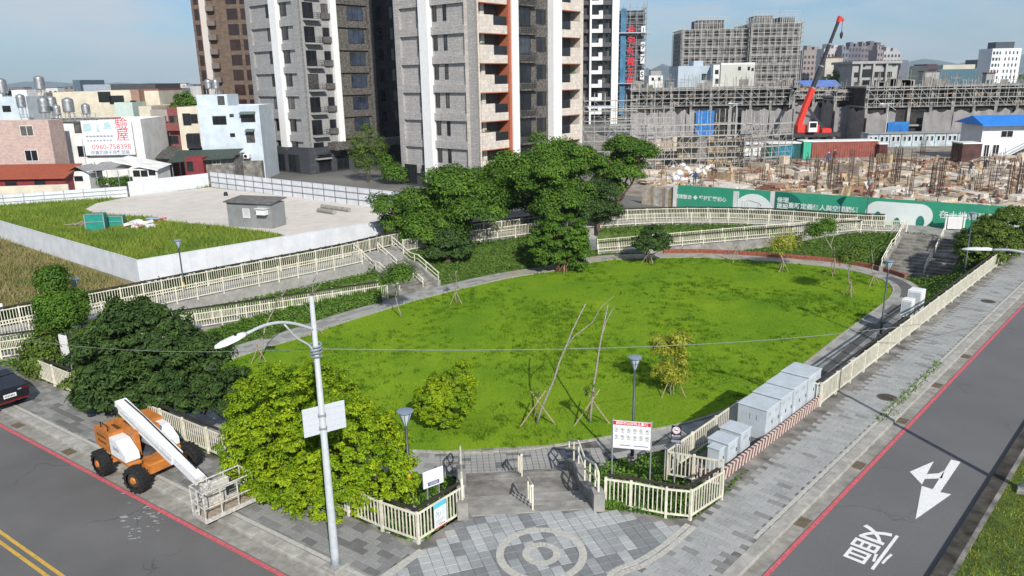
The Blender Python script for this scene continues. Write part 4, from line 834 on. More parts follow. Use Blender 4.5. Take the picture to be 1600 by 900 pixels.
# ---- tall street lamps
def street_lamp(base, H_, arm, arml, label, brace=True, plinth=True):
    base = Vector(base); t = thing('street_lamp', base, label, 'street lamp', 'tall grey street lamps'); x, y, z = base; a = Vector((arm[0], arm[1], 0)).normalized()
    if plinth: b = MB(frame(base, (.82, -.573))); b.bevbox(-.28, .28, -.28, .28, -.1, .14, .03); b.build('plinth', CONC, t)
    b = MB(); b.tube([(x, y, z+.13), (x, y, z+.5), (x, y, z+H_)], [.135, .125, .062], 12); b.build('pole', POLEG, t, smooth=True)
    b = MB(); b.tube([(x, y, z+.13), (x, y, z+.17)], [.2, .2], 12); b.build('flange', STEEL, t)
    o = Vector((x, y, z+H_-.95)); P = [o+a*(arml*s)+Vector((0, 0, h)) for s, h in ((0, 0), (.25, .30), (.5, .50), (.75, .56), (1, .50))]
    b = MB(); b.tube([tuple(p) for p in smooth_open(P, 4)], .042, 8); b.build('arm', POLEG, t, smooth=True)
    if brace:
        Q = [Vector((x, y, z+H_-1.75))+a*.03, Vector((x, y, z+H_-1.35))+a*.2, Vector((x, y, z+H_-1.0))+a*.6, P[2]+Vector((0, 0, -.08))+a*-.1]; b = MB(); b.tube([tuple(p) for p in smooth_open(Q, 4)], .028, 8); b.build('brace', POLEG, t, smooth=True)
    e = P[-1]; d = (P[-1]-P[-2]).normalized(); s = Vector((-d.y, d.x, 0)).normalized(); up = s.cross(d); up = up if up.z > 0 else -up
    hd = MB(Matrix(((d.x, s.x, up.x, e.x), (d.y, s.y, up.y, e.y), (d.z, s.z, up.z, e.z), (0, 0, 0, 1)))); n = 12; vs = []; fs = []
    prof = [(0, .05, .05), (.12, .12, .08), (.38, .18, .085), (.66, .175, .07), (.84, .11, .04), (.9, .02, .01)]
    for (q, w, h) in prof: vs += [(q, w*math.cos(2*math.pi*j/n), (h if math.sin(2*math.pi*j/n) > 0 else .03)*math.sin(2*math.pi*j/n)) for j in range(n)]
    for i in range(len(prof)-1):
        for j in range(n): fs.append((i*n+j, i*n+(j+1) % n, (i+1)*n+(j+1) % n, (i+1)*n+j))
    hd.add(vs, fs+[tuple(range(n-1, -1, -1)), tuple(range((len(prof)-1)*n, len(prof)*n))]); lh = hd.build('lamp_head', WHITE, t, smooth=True)
    c = MB(); c.cyl(e+d*.3+up*.06, e+d*.3+up*.14, .035, .035, 10); c.build('sensor', BLACK, lh)
    return t
SL = G(525, 888, .12); street_lamp(SL, 8.4, (-.573, -.819), 2.1, 'tall pale grey street lamp with curved arm on the left pavement corner')
MLp = RS(-3.1, 28.6, .15); street_lamp(MLp, 8.6, (-.7258, .6879), 2.1, 'tall grey street lamp on the right median with its white head over the road')
# sign panel on the corner lamp, seen from behind
t = thing('traffic_sign', SL+Vector((0, .12, 4.2)), 'grey back of a wide sign panel strapped to the corner street lamp', 'sign'); pz = at(497, 655, SL.y+.13).z
Mx = frame((SL.x+.02, SL.y+.16, pz), (.84, .54)); b = MB(Mx); b.bevbox(-.62, .60, -.012, .012, -.42, .42, .008); b.build('panel', PANELB, t)
b = MB(Mx)
for k in range(9): b.box(-.6+k*.149, -.588+k*.149, -.016, -.012, -.41, .41)
for z in (-.28, -.09, .09, .28): b.box(-.61, .59, -.017, -.013, z-.012, z+.012)
b.build('ribs', mat('rib grey', (.50, .53, .57), .5, .05, 9), t, kind='stuff')
for z in (-.2, .2): b = MB(); b.tube([(SL.x, SL.y, pz+z-.03), (SL.x, SL.y, pz+z+.03)], .115, 12); b.build('clamp', STEEL, t)
# cable and its coil
zc = at(496, 545, SL.y).z
t = thing('cable', (SL.x, SL.y, zc-.2), 'thin black cable coiled on the street lamp and strung across the park', 'cable'); CABM = mat('cable grey', (.22, .24, .23), .6, .1, 9)
def wire(a, b, sag, name, r=.012): P = [a+(b-a)*(i/24)+Vector((0, 0, -sag*4*(i/24)*(1-i/24))) for i in range(25)]; m = MB(); m.tube([tuple(p) for p in P], r, 5); m.build(name, CABM, t)
wire(Vector((SL.x, SL.y, zc)), at(1660, 466, 38), .9, 'span', .013); wire(Vector((SL.x, SL.y, zc)), at(-70, 508, 36), .55, 'span', .009)
b = MB()
for k in range(4): b.tube([(SL.x+.15*math.cos(i*math.pi/8), SL.y+.15*math.sin(i*math.pi/8), zc+.12-.11*k+.03*math.sin(i*math.pi/8+k)) for i in range(17)], .022, 6)
b.build('coil', mat('cable coil', (.26, .29, .32), .5, .1, 9), t)
# ---- signs
def board(name, c, u, w, h, posts, ground, label, face=WHITE, th=.035, pm=STEEL, pr=.028, pover=0.05):
    """upright board centred at c, face towards the camera side; u = left-to-right on the face"""
    c = Vector(c); u = Vector((u[0], u[1], 0)).normalized(); nf = Vector((u.y, -u.x, 0)); t = thing(name, (c.x, c.y, ground), label, 'sign'); Mx = frame(c, u)
    b = MB(Mx); b.bevbox(-w/2, w/2, -th/2, th/2, -h/2, h/2, .006); b.build('board', face, t)
    for px in posts: b = MB(Mx); b.tube([(px, th/2+pr, ground-c.z-.1), (px, th/2+pr, h/2+pover)], pr, 8); b.build('post', pm, t)
    def txt(s, x, z, size, m, bold=0, sx=1): link('lettering', text_mesh(s, size, m, 'lettering', bold, sx=sx), t, wallM(c+u*x+Vector((0, 0, z))+nf*(th/2+.004), u, nf))
    def plate(x0, x1, z0, z1, m, nm='panel', d=.002): b = MB(Mx); b.box(x0, x1, -th/2-d, -th/2-.0003, z0, z1); b.build(nm, m, t)
    return t, txt, plate, Mx
REDS = mat('sign red', (.55, .03, .05), .5, .05, 5); INK = mat('ink grey', (.10, .10, .11), .6, .1, 5); BLUEI = mat('ink blue', (.03, .06, .22), .5, .1, 5); NAVY = mat('navy', (.035, .06, .20), .5, .05, 5)
gb = G(985, 756, -.15); cz = at(986.5, 680, gb.y).z
t, txt, plate, Mx = board('rules_sign', (gb.x, gb.y, cz), (.975, -.22), 1.32, 1.06, (-.68, .68), -.25, 'white park rules board with a red heading on two steel posts')
plate(-.655, .655, .37, .52, REDS, 'heading'); txt('桃園市公園禁止事項', 0, .442, .125, WHITE, .003)
ic = MB(Mx)
for r_ in range(2):
    for k in range(6):
        x, z = -.54+k*.216, .20-.27*r_; N_ = 14
        for j in range(N_):
            a, a2 = 2*math.pi*j/N_, 2*math.pi*(j+1)/N_; ic.bar((x+.062*math.cos(a), -.0215, z+.062*math.sin(a)), (x+.062*math.cos(a2), -.0215, z+.062*math.sin(a2)), .004, .011, (0, 1, 0))
        ic.bar((x-.042, -.0215, z+.042), (x+.042, -.0215, z-.042), .004, .012, (0, 1, 0)); ic.box(x-.022-.006*(k % 3), x+.02, -.0212, -.0185, z-.018, z+.016+.006*(k % 2)); ic.box(x-.055, x+.055, -.0212, -.0185, z-.112, z-.096)
ic.build('icons', INK, t, kind='stuff')
b = MB(Mx); b.box(-.42, -.05, -.0205, -.018, -.42, -.395); b.box(.08, .58, -.0205, -.018, -.42, -.395); b.build('footer_lines', BLUEI, t)
gb = G(1053, 760, -.1); t, txt, plate, Mx = board('no_smoking_sign', (gb.x, gb.y, at(1054, 679, gb.y).z), (.95, -.3), .34, .66, (0,), -.2, 'small dark no-smoking sign on a single grey post', face=mat('sign dark', (.03, .028, .04), .5, .1, 5))
b = MB(Mx)
for j in range(18): a, a2 = 2*math.pi*j/18, 2*math.pi*(j+1)/18; b.add([(0, -.0195, .17), (.135*math.cos(a), -.0195, .17+.135*math.sin(a)), (.135*math.cos(a2), -.0195, .17+.135*math.sin(a2))], [(0, 1, 2)])
b.build('disc', WHITE, t); b = MB(Mx)
for j in range(16): a, a2 = 2*math.pi*j/16, 2*math.pi*(j+1)/16; b.bar((.105*math.cos(a), -.0215, .17+.105*math.sin(a)), (.105*math.cos(a2), -.0215, .17+.105*math.sin(a2)), .004, .022, (0, 1, 0))
b.bar((-.07, -.0215, .24), (.07, -.0215, .10), .004, .024, (0, 1, 0)); b.build('ban_ring', REDS, t); b = MB(Mx); b.box(-.07, .06, -.0208, -.0196, .155, .185); b.build('cigarette', INK, t)
txt('禁止吸菸', 0, -.05, .075, WHITE, .002); b = MB(Mx); b.box(-.14, .14, -.0205, -.018, -.125, -.112); b.box(-.14, .1, -.0205, -.018, -.155, -.143); b.box(-.16, .16, -.0205, -.018, -.30, -.20); b.build('small_print', mat('sign grey', (.25, .26, .34), .6, .1, 5), t)
gb = G(676, 800, .0); t, txt, plate, Mx = board('information_board', (gb.x, gb.y+.6, at(677, 746, gb.y+.6).z), (.80, .60), .80, .62, (-.22, .24), -.1, 'slanting white information board with a navy strip in the corner bed')
plate(-.22, .22, -.26, -.12, NAVY, 'strip'); b = MB(Mx)
for z in (-.155, -.19, -.225): b.box(-.17, .17, -.0235, -.021, z-.006, z+.006)
b.build('strip_print', WHITE, t); b = MB(Mx)
for k in range(4): b.box(-.33, .33-.1*k, -.0205, -.018, .21-.07*k, .222-.07*k)
b.build('faint_print', mat('faint print', (.62, .64, .66), .6, .05, 5), t)
# poster tied to the corner railing
p0, p1 = FL[4], FL[5]; uu = (p1-p0).normalized(); pc = p0+uu*.92; t = thing('poster', pc+Vector((0, 0, .2)), 'white and turquoise poster tied to the corner railing', 'poster'); nf = Vector((uu.y, -uu.x, 0)); Mx = frame(pc+nf*.075, uu)
b = MB(Mx); b.box(-.27, .27, -.006, .006, .16, 1.07); b.build('sheet', WHITE, t)
b = MB(Mx); b.box(-.265, .265, -.009, -.0065, .88, 1.06); b.build('heading', mat('turquoise', (.10, .48, .58), .5, .05, 5), t)
b = MB(Mx); b.box(-.265, .265, -.009, -.0065, .165, .20); b.build('foot_line', REDS, t)
b = MB(Mx); R = random.Random(2)
for j in range(16): a, a2 = 2*math.pi*j/16, 2*math.pi*(j+1)/16; b.bar((-.1+.10*math.cos(a), -.009, .66+.14*math.sin(a)), (-.1+.10*math.cos(a2), -.009, .66+.14*math.sin(a2)), .004, .014, (0, 1, 0))
for k in range(5): b.box(-.22, .1+.1*R.random(), -.0085, -.0065, .44-.045*k, .452-.045*k)
b.box(-.06, .2, -.0085, -.0065, .245, .26); b.build('print', INK, t)
b = MB(Mx); b.box(-.15, -.05, -.0085, -.0065, .6, .72)
for k in range(7): b.box(.06+.02*(k % 2), .22, -.0085, -.0065, .52+.045*k, .535+.045*k)
b.build('picture', mat('pale blue print', (.35, .55, .68), .5, .1, 5), t)
# plain white panels at the left
gb = G(94, 592, 0)+Vector((0, .8, 0)); board('notice_board', (gb.x, gb.y, 1.35), (.9, -.44), .62, 1.35, (-.2, .2), 0, 'blank tall white notice panel between the left trees')
gb = G(4, 507, .2)+Vector((-.2, 0, 0)); board('notice_board', (gb.x, gb.y, 1.25), (.95, .3), .75, .5, (0,), .1, 'small blank white board on the left walkway railing')
gb = at(1492, 350, 66.5); t, txt, plate, Mx = board('notice_board', (gb.x, gb.y, gb.z+.1), (.93, -.36), 1.15, 1.1, (-.72, .72), .25, 'white notice board on thick white posts at the head of the far right steps', pm=WHITE, pr=.085, pover=.2)
plate(-.42, .42, -.45, .4, mat('paper', (.72, .71, .70), .6, .03, 6), 'notice')
b = MB(Mx); b.box(-.85, .85, -.06, .06, .62, .68); b.build('top_beam', WHITE, t)
gb = at(1403, 337, 70.2); board('notice_board', (gb.x, gb.y, gb.z), (.96, -.28), .55, .42, (), .3, 'little cream plate fixed on the far walkway railing', face=CREAM)

# ---- electrical cabinets
dS = RS(0, 1)-RS(0, 0); nS = RS(1, 0)-RS(0, 0)
def cabinet(n0, n1, d0, d1, z0, h, label, marks='', vents=False):
    c = RS((n0+n1)/2, (d0+d1)/2, z0); t = thing('electrical_cabinet', c, label, 'cabinet', 'pale grey electrical cabinets'); Mx = frame(c, dS); l = (d1-d0)/2; w = (n1-n0)/2   # x along the street; y to the park side
    b = MB(Mx); b.bevbox(-l, l, -w, w, .0, h-.05, .006); b.build('body', CABW, t)
    b = MB(Mx); b.bevbox(-l-.025, l+.025, -w-.03, w+.03, h-.05, h, .018); b.build('lid', CABW, t)
    k = 2 if l > .5 else 1
    for i in range(k):
        x0, x1 = -l+.03+i*(2*l-.04)/k, -l+.01+(i+1)*(2*l-.04)/k; b = MB(Mx); b.bevbox(x0, x1, -w-.014, -w+.001, .08, h-.09, .003); d = b.build('door', CABW, t); b = MB(Mx); [b.box(x0+.12, x1-.22, -w-.019, -w-.0145, h-.22-.035*q, h-.205-.035*q) for q in range(4)]; b.build('vent_slats', mat('vent grey', (.30, .34, .37), .5, .1, 9), d, kind='stuff')
        b = MB(Mx); b.box(x1-.1, x1-.06, -w-.035, -w-.0145, h*.45, h*.45+.14); b.build('handle', GREYP, d)
    if marks == 'notice': b = MB(Mx); b.box(-l+.12, -l+.2, -w-.0175, -w-.0148, .25, .55); b.build('notice', WHITE, t)
    if marks == 'end': # worn letters on the end facing the corner
        b = MB(Mx)
        for y in (.08, -.2):
            for q in ((0, .0, .2), (.0, .13, .03), (.13, .0, .2)): b.box(-l-.004, -l-.0005, y-q[0]-.02, y-q[0]+.02, .75, .75+.22)
            b.box(-l-.004, -l-.0005, y-.13, y, .735, .755)
        b.build('worn_mark', mat('worn mark', (.44, .50, .56), .5, .05, 5), t)
    return t
mb = MB(); mb.prism([V2(p) for p in (RS(-12.75, 22.4), RS(-11.33, 22.4), RS(-11.33, 31.9), RS(-12.75, 31.9))], -.4, .16); mb.build('cabinet_plinth', CONCD, kind='structure')
for i, (d0, d1, h, lb, mk) in enumerate(((26.3, 27.5, 1.30, 'big pale grey cabinet with worn marks on its end, nearest of the four big ones', 'end'), (27.6, 28.7, 1.36, 'second big pale grey cabinet from the plaza end', 'notice'), (28.8, 30.15, 1.40, 'third big pale grey cabinet, with a dark latch', 'notice'), (30.25, 31.6, 1.46, 'farthest and tallest of the four big pale grey cabinets', ''))):
    cabinet(-12.6, -11.42, d0, d1, .16, h, lb, mk)
cabinet(-12.3, -11.5, 23.4, 24.15, .16, .95, 'middle-sized grey cabinet just behind the narrow one'); cabinet(-12.35, -11.5, 24.4, 25.2, .16, 1.0, 'middle-sized white-topped cabinet before the big cabinets')
cabinet(-12.0, -11.55, 22.85, 23.25, .16, .92, 'narrow low grey cabinet at the plaza end of the row')
st = thing('striped_kerb_wall', RS(-11.23, 22.4, .1), 'low wall with slanting red-brown and cream stripes in front of the cabinets', 'low wall'); n_ = 34; L_ = 8.9/n_
S1 = mat('stripe red brown', (.20, .085, .07), .8, .25, 9); S2 = mat('stripe cream', (.58, .50, .45), .8, .12, 9)
for k in range(n_):
    for q, m in ((0, S1), (1, S2)):
        a = 22.5+(k+q*.5)*L_; b_ = a+L_*.5; vs = []
        for n in (-11.3, -11.17):
            for (d, z) in ((a, .08), (b_, .08), (b_+.13, .50), (a+.13, .50)): vs.append(RS(n, d, z))
        b = MB(); b.add(vs, [(3, 2, 1, 0), (4, 5, 6, 7), (0, 1, 5, 4), (1, 2, 6, 5), (2, 3, 7, 6), (3, 0, 4, 7)]); b.build('stripe', m, st)
b = MB(); b.prism([V2(p) for p in (RS(-12.4, 22.35), RS(-11.17, 22.35), RS(-11.17, 22.49), RS(-12.4, 22.49))], .05, .35); b.build('end_stripe_wall', S1, st)
b = MB()
for k in range(4): n = -12.3+k*.28; b.prism([V2(p) for p in (RS(n, 22.34), RS(n+.14, 22.34), RS(n+.14, 22.5), RS(n, 22.5))], .06, .353)
b.build('end_stripes', S2, st)
# two tall white boxes up the path
for (px, py, z, w, h, lb) in ((1427, 499, -.7, .78, 1.95, 'taller of the two white utility boxes beside the path'), (1418, 500, -.7, .58, 1.25, 'shorter white utility box standing before the taller one')):
    c = G(px, py, z); 
    if w < .7: c += Vector((-.42, -.6, 0))
    t = thing('utility_box', c, lb, 'cabinet', 'white utility boxes by the path'); Mx = frame(c, dS); z0 = 0 if w > .7 else .45
    b = MB(Mx); b.bevbox(-w/2, w/2, -w/2, w/2, z0, h+z0*.7, .03); b.build('body', WHITE, t); b = MB(Mx); b.bevbox(-w/2+.04, w/2-.04, -w/2-.012, -w/2+.001, z0+.15, h+z0*.7-.12, .003); b.build('door', WHITE, t)
    b = MB(Mx); b.box(-w/2-.01, -w/2+.001, -w/2+.06, w/2-.06, z0+.2, h+z0*.7-.15); b.build('side_panel', CABW, t)
    b = MB(Mx); b.box(-w/2+.08, w/2-.08, -w/2+.08, w/2-.08, -.4, z0 if z0 else .01); b.build('stand', GREYP, t)
c = G(1334, 563, -.1); t = MB(frame(c, dS)); t.bevbox(-.35, .35, -.3, .3, -.05, .05, .02); t.build('access_cover', mat('pale cover', (.45, .47, .47), .7, .1, 5), label='pale square access cover in the grass strip by the railing', cat='access cover')

# ---- boom lift
def boom_lift():
    o = G(232, 727, .06); o = Vector((-13.8, 25.6, .06)); a = Vector((.76, -.65, 0)).normalized(); Mx = frame(o, a); Mc = frame(o, (.83, -.56))
    t = thing('boom_lift', o, 'orange and white boom lift parked half on the left pavement with its basket lowered', 'boom lift')
    b = MB(Mc); b.bevbox(-1.15, 1.15, -.52, .52, .42, .78, .05); ch = b.build('chassis', ORANGE, t)
    for x in (-1.1, 1.1):
        for s in (-1, 1): b = MB(Mc); b.bar((x*.85, s*.4, .58), (x, s*.92, .52), .34, .22); b.build('axle_arm', ORANGE, t)
    for x in (-1.15, 1.15):
        for s in (-1, 1):
            wm = Mc @ Matrix.Translation((x, s*1.05, .5)) @ Matrix.Rotation(.22 if x > 0 else -.05, 4, 'Z'); w = MB(wm); pr = [(-.19, .30), (-.18, .42), (-.13, .48), (.13, .48), (.18, .42), (.19, .30)]; nn_ = 24; vs = []; fs = []
            for (y, r) in pr: vs += [(r*math.cos(2*math.pi*j/nn_), y, r*math.sin(2*math.pi*j/nn_)) for j in range(nn_)]
            for i in range(5):
                for j in range(nn_): fs.append((i*nn_+j, i*nn_+(j+1) % nn_, (i+1)*nn_+(j+1) % nn_, (i+1)*nn_+j))
            w.add(vs, fs); wh = w.build('wheel', RUBBER, t)
            tr = MB(wm)
            for j in range(16):
                an = 2*math.pi*j/16; tr.M = wm @ Matrix.Rotation(an, 4, 'Y'); tr.bar((.47, -.17, -.02), (.47, .01, .05), .05, .06); tr.bar((.47, -.01, .11), (.47, .17, .04), .05, .06)
            tr.build('tread_blocks', RUBBER, wh, kind='stuff')
            rm = MB(wm); rm.tube([(0, s*-.05, 0), (0, s*.12, 0), (0, s*.16, 0)], [.30, .29, .24], 20); rm.build('rim', mat('grimy rim', (.055, .04, .03), .8, .3, 9), wh); rm = MB(wm); rm.tube([(0, s*.161, 0), (0, s*.2, 0)], [.14, .11], 12); rm.build('hub', ORANGE, wh)
    b = MB(Mx); b.tube([(0, 0, .78), (0, 0, .95)], [.42, .42], 20); b.build('turntable', GREYP, t)
    b = MB(Mx)   # rounded counterweight
    side = [(-1.75, .98), (-1.75, 1.62), (-1.62, 1.74), (-.45, 1.74), (-.45, .95), (-1.5, .93)]; n = len(side)
    b.add([(x, -1.0, z) for x, z in side]+[(x, 1.0, z) for x, z in side], [tuple(range(n))[::-1], tuple(range(n, 2*n))]+[(i, (i+1) % n, n+(i+1) % n, n+i) for i in range(n)]); cw = b.build('counterweight', ORANGE, t)
    b = MB(Mx)
    for z in (1.48, 1.25): b.box(-1.5, -.75, -1.006, -1.0005, z-.05, z+.04); 
    b.build('worn_lettering', mat('dark decal', (.20, .075, .02), .6, .5, 30), cw)
    for s in (-1, 1):
        b = MB(Mx); side = [(-.448, .95), (-.448, 1.62), (.1, 1.62), (.75, 1.25), (.75, .98)]; n = len(side); y0, y1 = (s*.48, s*.995); y0, y1 = min(y0, y1), max(y0, y1)
        b.add([(x, y0, z) for x, z in side]+[(x, y1, z) for x, z in side], [tuple(range(n))[::-1], tuple(range(n, 2*n))]+[(i, (i+1) % n, n+(i+1) % n, n+i) for i in range(n)]); hd = b.build('hood', WHITE, t)
        b = MB(Mx); ys = s*1.0; b.box(-.2, .3, min(ys, ys-s*.004), max(ys, ys-s*.004)+.001, 1.22, 1.36); b.build('worn_decal', mat('grey decal', (.45, .46, .48), .6, .3, 40), hd)
        b = MB(Mx); b.bevbox(-.44, .9, y0+.02, y1-.02, .84, .949, .02); b.build('deck', ORANGE, t)
    b = MB(Mx)
    for y in (-.62, -.2, .25, .66): b.box(-1.752, -1.7505, y-.008, y+.008, 1.0, 1.6)
    b.box(-1.2, -.6, -.6, .6, 1.7405, 1.7415); b.build('panel_seams', mat('seam dark', (.10, .04, .015), .8, .2, 9), cw)
    b = MB(Mx); b.tube([(-.3, -.1, 1.35), (1.5, -.05, 1.45)], .09, 10); b.tube([(-.9, -.1, 1.25), (-.3, -.1, 1.35)], .12, 10); b.build('lift_cylinder', STEEL, t)
    b = MB(Mx); b.tube([(-1.3, -.9, 1.74), (-1.3, -.9, 1.95), (-.7, -.9, 1.95), (-.7, -.9, 1.74)], .02, 6); b.bevbox(-1.5, -1.35, .3, .6, 1.74, 1.86, .02); b.build('hood_fittings', BLACK, cw)
    b = MB(Mx); b.tube([(-.6, .3, 2.1), (-.2, .42, 1.7), (.1, .4, 1.2), (.0, .2, .95)], .03, 6); b.tube([(3.7, .1, 1.2), (4.2, .22, 1.05), (4.55, .3, .8), (4.6, .3, 1.1)], .022, 6); b.build('loose_hoses', BLACK, t, kind='stuff')
    b = MB(Mx); b.box(-1.3, .5, -.46, -.3, .95, 1.9); b.box(-1.3, .5, .3, .46, .95, 1.9); b.build('boom_uprights', ORANGE, t)
    p0, p1 = Vector((-1.15, -.15, 2.45)), Vector((2.7, -.02, 1.42)); b = MB(Mx); b.bar(p0, p1, .42, .40); bm = b.build('boom', WHITE, t)
    b = MB(Mx); d = (p1-p0).normalized(); b.bar(p1-d*.1, p1+d*1.45, .33, .30); b.build('inner_boom', WHITE, t)
    b = MB(Mx); b.bar(p0+d*.5+Vector((0, -.235, .03)), p1+Vector((0, -.235, .03)), .03, .10); b.build('hose_tray', mat('boom grey', (.5, .52, .53), .5, .1, 8), bm)
    b = MB(Mx); b.tube([tuple(p0+d*.2+Vector((0, .1, .23))), tuple(p0+d*1.5+Vector((0, .12, .27))), tuple(p1+Vector((0, .1, .24))), tuple(p1+d*1.1+Vector((0, .1, .2)))], .03, 6); b.build('hoses', BLACK, bm)
    b = MB(Mx); b.tube([(-1.05, -.42, 2.3), (-1.05, .14, 2.3)], .13, 12); b.build('pivot', BLACK, t)
    e = p1+d*1.45; b = MB(Mx); b.bar(e+Vector((-.1, 0, -.02)), e+Vector((.55, 0, -.35)), .16, .2); b.bar(e+Vector((.0, .14, .1)), e+Vector((.75, .14, -.1)), .07, .07); b.bar(e+Vector((.0, -.14, .1)), e+Vector((.75, -.14, -.1)), .07, .07); b.build('jib', mat('dirty white', (.52, .50, .46), .6, .2, 10), t)
    # basket
    DW = mat('dirty white', (.52, .50, .46), .6, .2, 10); x0, x1, y0, y1, zf, zt = 4.6, 5.45, -.58, 1.18, .22, 1.28
    b = MB(Mx); b.bevbox(x0, x1, y0, y1, zf, zf+.05, .01); b.build('basket_floor', mat('rusty tread plate', (.24, .16, .085), .85, .35, 9, col2=(.42, .38, .32)), t)
    b = MB(Mx)
    for (p, q) in (((x0, y0), (x1, y0)), ((x1, y0), (x1, y1)), ((x1, y1), (x0, y1)), ((x0, y1), (x0, y0))):
        b.bar((*p, zf+.06), (*q, zf+.06), .05, .14)
    b.build('toe_board', DW, t); b = MB(Mx)
    for (p, q) in (((x0, y0), (x1, y0)), ((x1, y0), (x1, y1)), ((x1, y1), (x0, y1)), ((x0, y1), (x0, y0))):
        for z in (.72, zt): b.tube([(*p, z), (*q, z)], .026, 6)
    b.build('basket_rails', DW, t)
    for (x, y) in ((x0, y0), (x0, .0), (x0, .6), (x0, y1), (x1, y0), (x1, .0), (x1, .6), (x1, y1), (5.02, y0), (5.02, y1)): b = MB(Mx); b.tube([(x, y, zf), (x, y, zt)], .026, 6); b.build('basket_post', DW, t)
    b = MB(Mx); b.bevbox(4.65, 4.85, .0, .65, .95, 1.2, .03); b.build('control_box', DW, t)
    b = MB(Mx); b.bevbox(4.25, 4.57, -.1, .6, .35, .9, .04); b.build('mount', DW, t)
boom_lift()
# ---- black car at the left edge
def car():
    o = LS(12.75, -36.3-2.3, .12); u = LS(0, 1)-LS(0, 0); Mx = frame(o, u); PB = mat('black car paint', (.008, .009, .012), .18, .1, 3, spec=.6); t = thing('parked_car', o, 'shiny black car with its rear in view at the left edge of the pavement', 'car')
    xs = [-2.3, -2.2, -1.5, -1.0, -.2, .9, 1.75, 2.18, 2.3]; lo = [.35, .28, .25, .25, .25, .25, .27, .32, .42]; belt = [.62, .72, .86, .92, .95, .98, 1.0, .96, .8]; wid = [.70, .82, .91, .92, .93, .93, .92, .88, .80]
    b = MB(Mx); vs = []; fs = []
    for x, l, bt, w in zip(xs, lo, belt, wid): vs += [(x, -w*.93, l), (x, -w, l+.22), (x, -w, bt-.14), (x, -w*.9, bt), (x, w*.9, bt), (x, w, bt-.14), (x, w, l+.22), (x, w*.93, l)]
    for i in range(len(xs)-1):
        for j in range(8): fs.append((i*8+j, (i+1)*8+j, (i+1)*8+(j+1) % 8, i*8+(j+1) % 8))
    fs += [tuple(range(8)), tuple(range((len(xs)-1)*8+7, (len(xs)-1)*8-1, -1))]; b.add(vs, fs); bd = b.build('body', PB, t, smooth=False)
    b = MB(Mx); cs = [(-1.05, .93, .80, .93), (-.35, 1.42, .66, .93), (.9, 1.46, .66, .95), (1.45, 1.36, .66, .98), (2.1, .97, .74, .99)]; vs = []; fs = []
    for x, z, w, bt in cs: vs += [(x, -.80, bt-.02), (x, -w, z), (x, w, z), (x, .80, bt-.02)]
    for i in range(4):
        for j in range(4): fs.append((i*4+j, (i+1)*4+j, (i+1)*4+(j+1) % 4, i*4+(j+1) % 4))
    b.add(vs, fs); b.build('cabin_glass', mat('car glass', (.012, .016, .03), .06, .1, 2, spec=.7), t)
    b = MB(Mx); vs = []
    for x, z, w in ((-.36, 1.43, .66), (.9, 1.475, .66), (1.46, 1.375, .65)): vs += [(x, -w-.02, z-.02), (x, -w+.08, z+.012), (x, w-.08, z+.012), (x, w+.02, z-.02)]
    b.add(vs, [(i*4+j, i*4+j+1, (i+1)*4+j+1, (i+1)*4+j) for i in range(2) for j in range(3)]); b.build('roof', PB, t)
    for x in (-1.4, 1.38):
        for s in (-1, 1):
            w = MB(Mx); w.tube([(x, s*.72, .33), (x, s*.92, .33)], .33, 20); wh = w.build('wheel', RUBBER, t); w = MB(Mx); w.tube([(x, s*.90, .33), (x, s*.93, .33)], .21, 16); w.build('rim', STEEL, wh)
    b = MB(Mx); b.box(2.285, 2.32, -.26, .26, .60, .77); pl = b.build('number_plate', WHITE, t)
    b = MB(Mx)
    for k in range(7): b.box(2.321, 2.324, -.21+k*.06, -.175+k*.06, .64, .73)
    b.build('plate_marks', INK, pl)
    for s in (-1, 1): b = MB(Mx); b.bevbox(2.15, 2.29, s*.66-.15, s*.66+.15, .78, .90, .02); b.build('tail_light', mat('tail light', (.10, .008, .01), .2, .1, 5), t)
    b = MB(Mx); b.box(2.24, 2.33, -.75, .75, .40, .47); b.build('bumper_strip', mat('red reflector', (.14, .012, .012), .3, .1, 5), t)
    b = MB(Mx); b.box(2.29, 2.31, .35, .5, .84, .90); b.build('badge', STEEL, t)
    for s in (-1, 1): b = MB(Mx); b.bevbox(-.62, -.42, s*.98-.1, s*.98+.1, .98, 1.1, .03); b.build('mirror', PB, t)
car()

# scuffs of old white paint on the left-hand road
b = MB(); R = random.Random(77)
for i in range(46):
    p = G(R.gauss(228, 22), R.gauss(806, 14), .0045) if i < 34 else G(R.gauss(210, 8), R.gauss(834, 6), .0045); a = R.uniform(.03, .16); th = R.uniform(0, 3); n = 5
    b.add([(p.x+a*R.uniform(.5, 1.4)*math.cos(th+k*1.257), p.y+a*R.uniform(.2, .8)*math.sin(th+k*1.257), .0045) for k in range(n)], [tuple(range(n))])
tag(b.build('paint_scuffs', mat('old paint', (.34, .34, .335), .9, .3, 12)), 'flecks of worn white paint on the left-hand road beside the boom lift', 'road marking', kind='stuff')
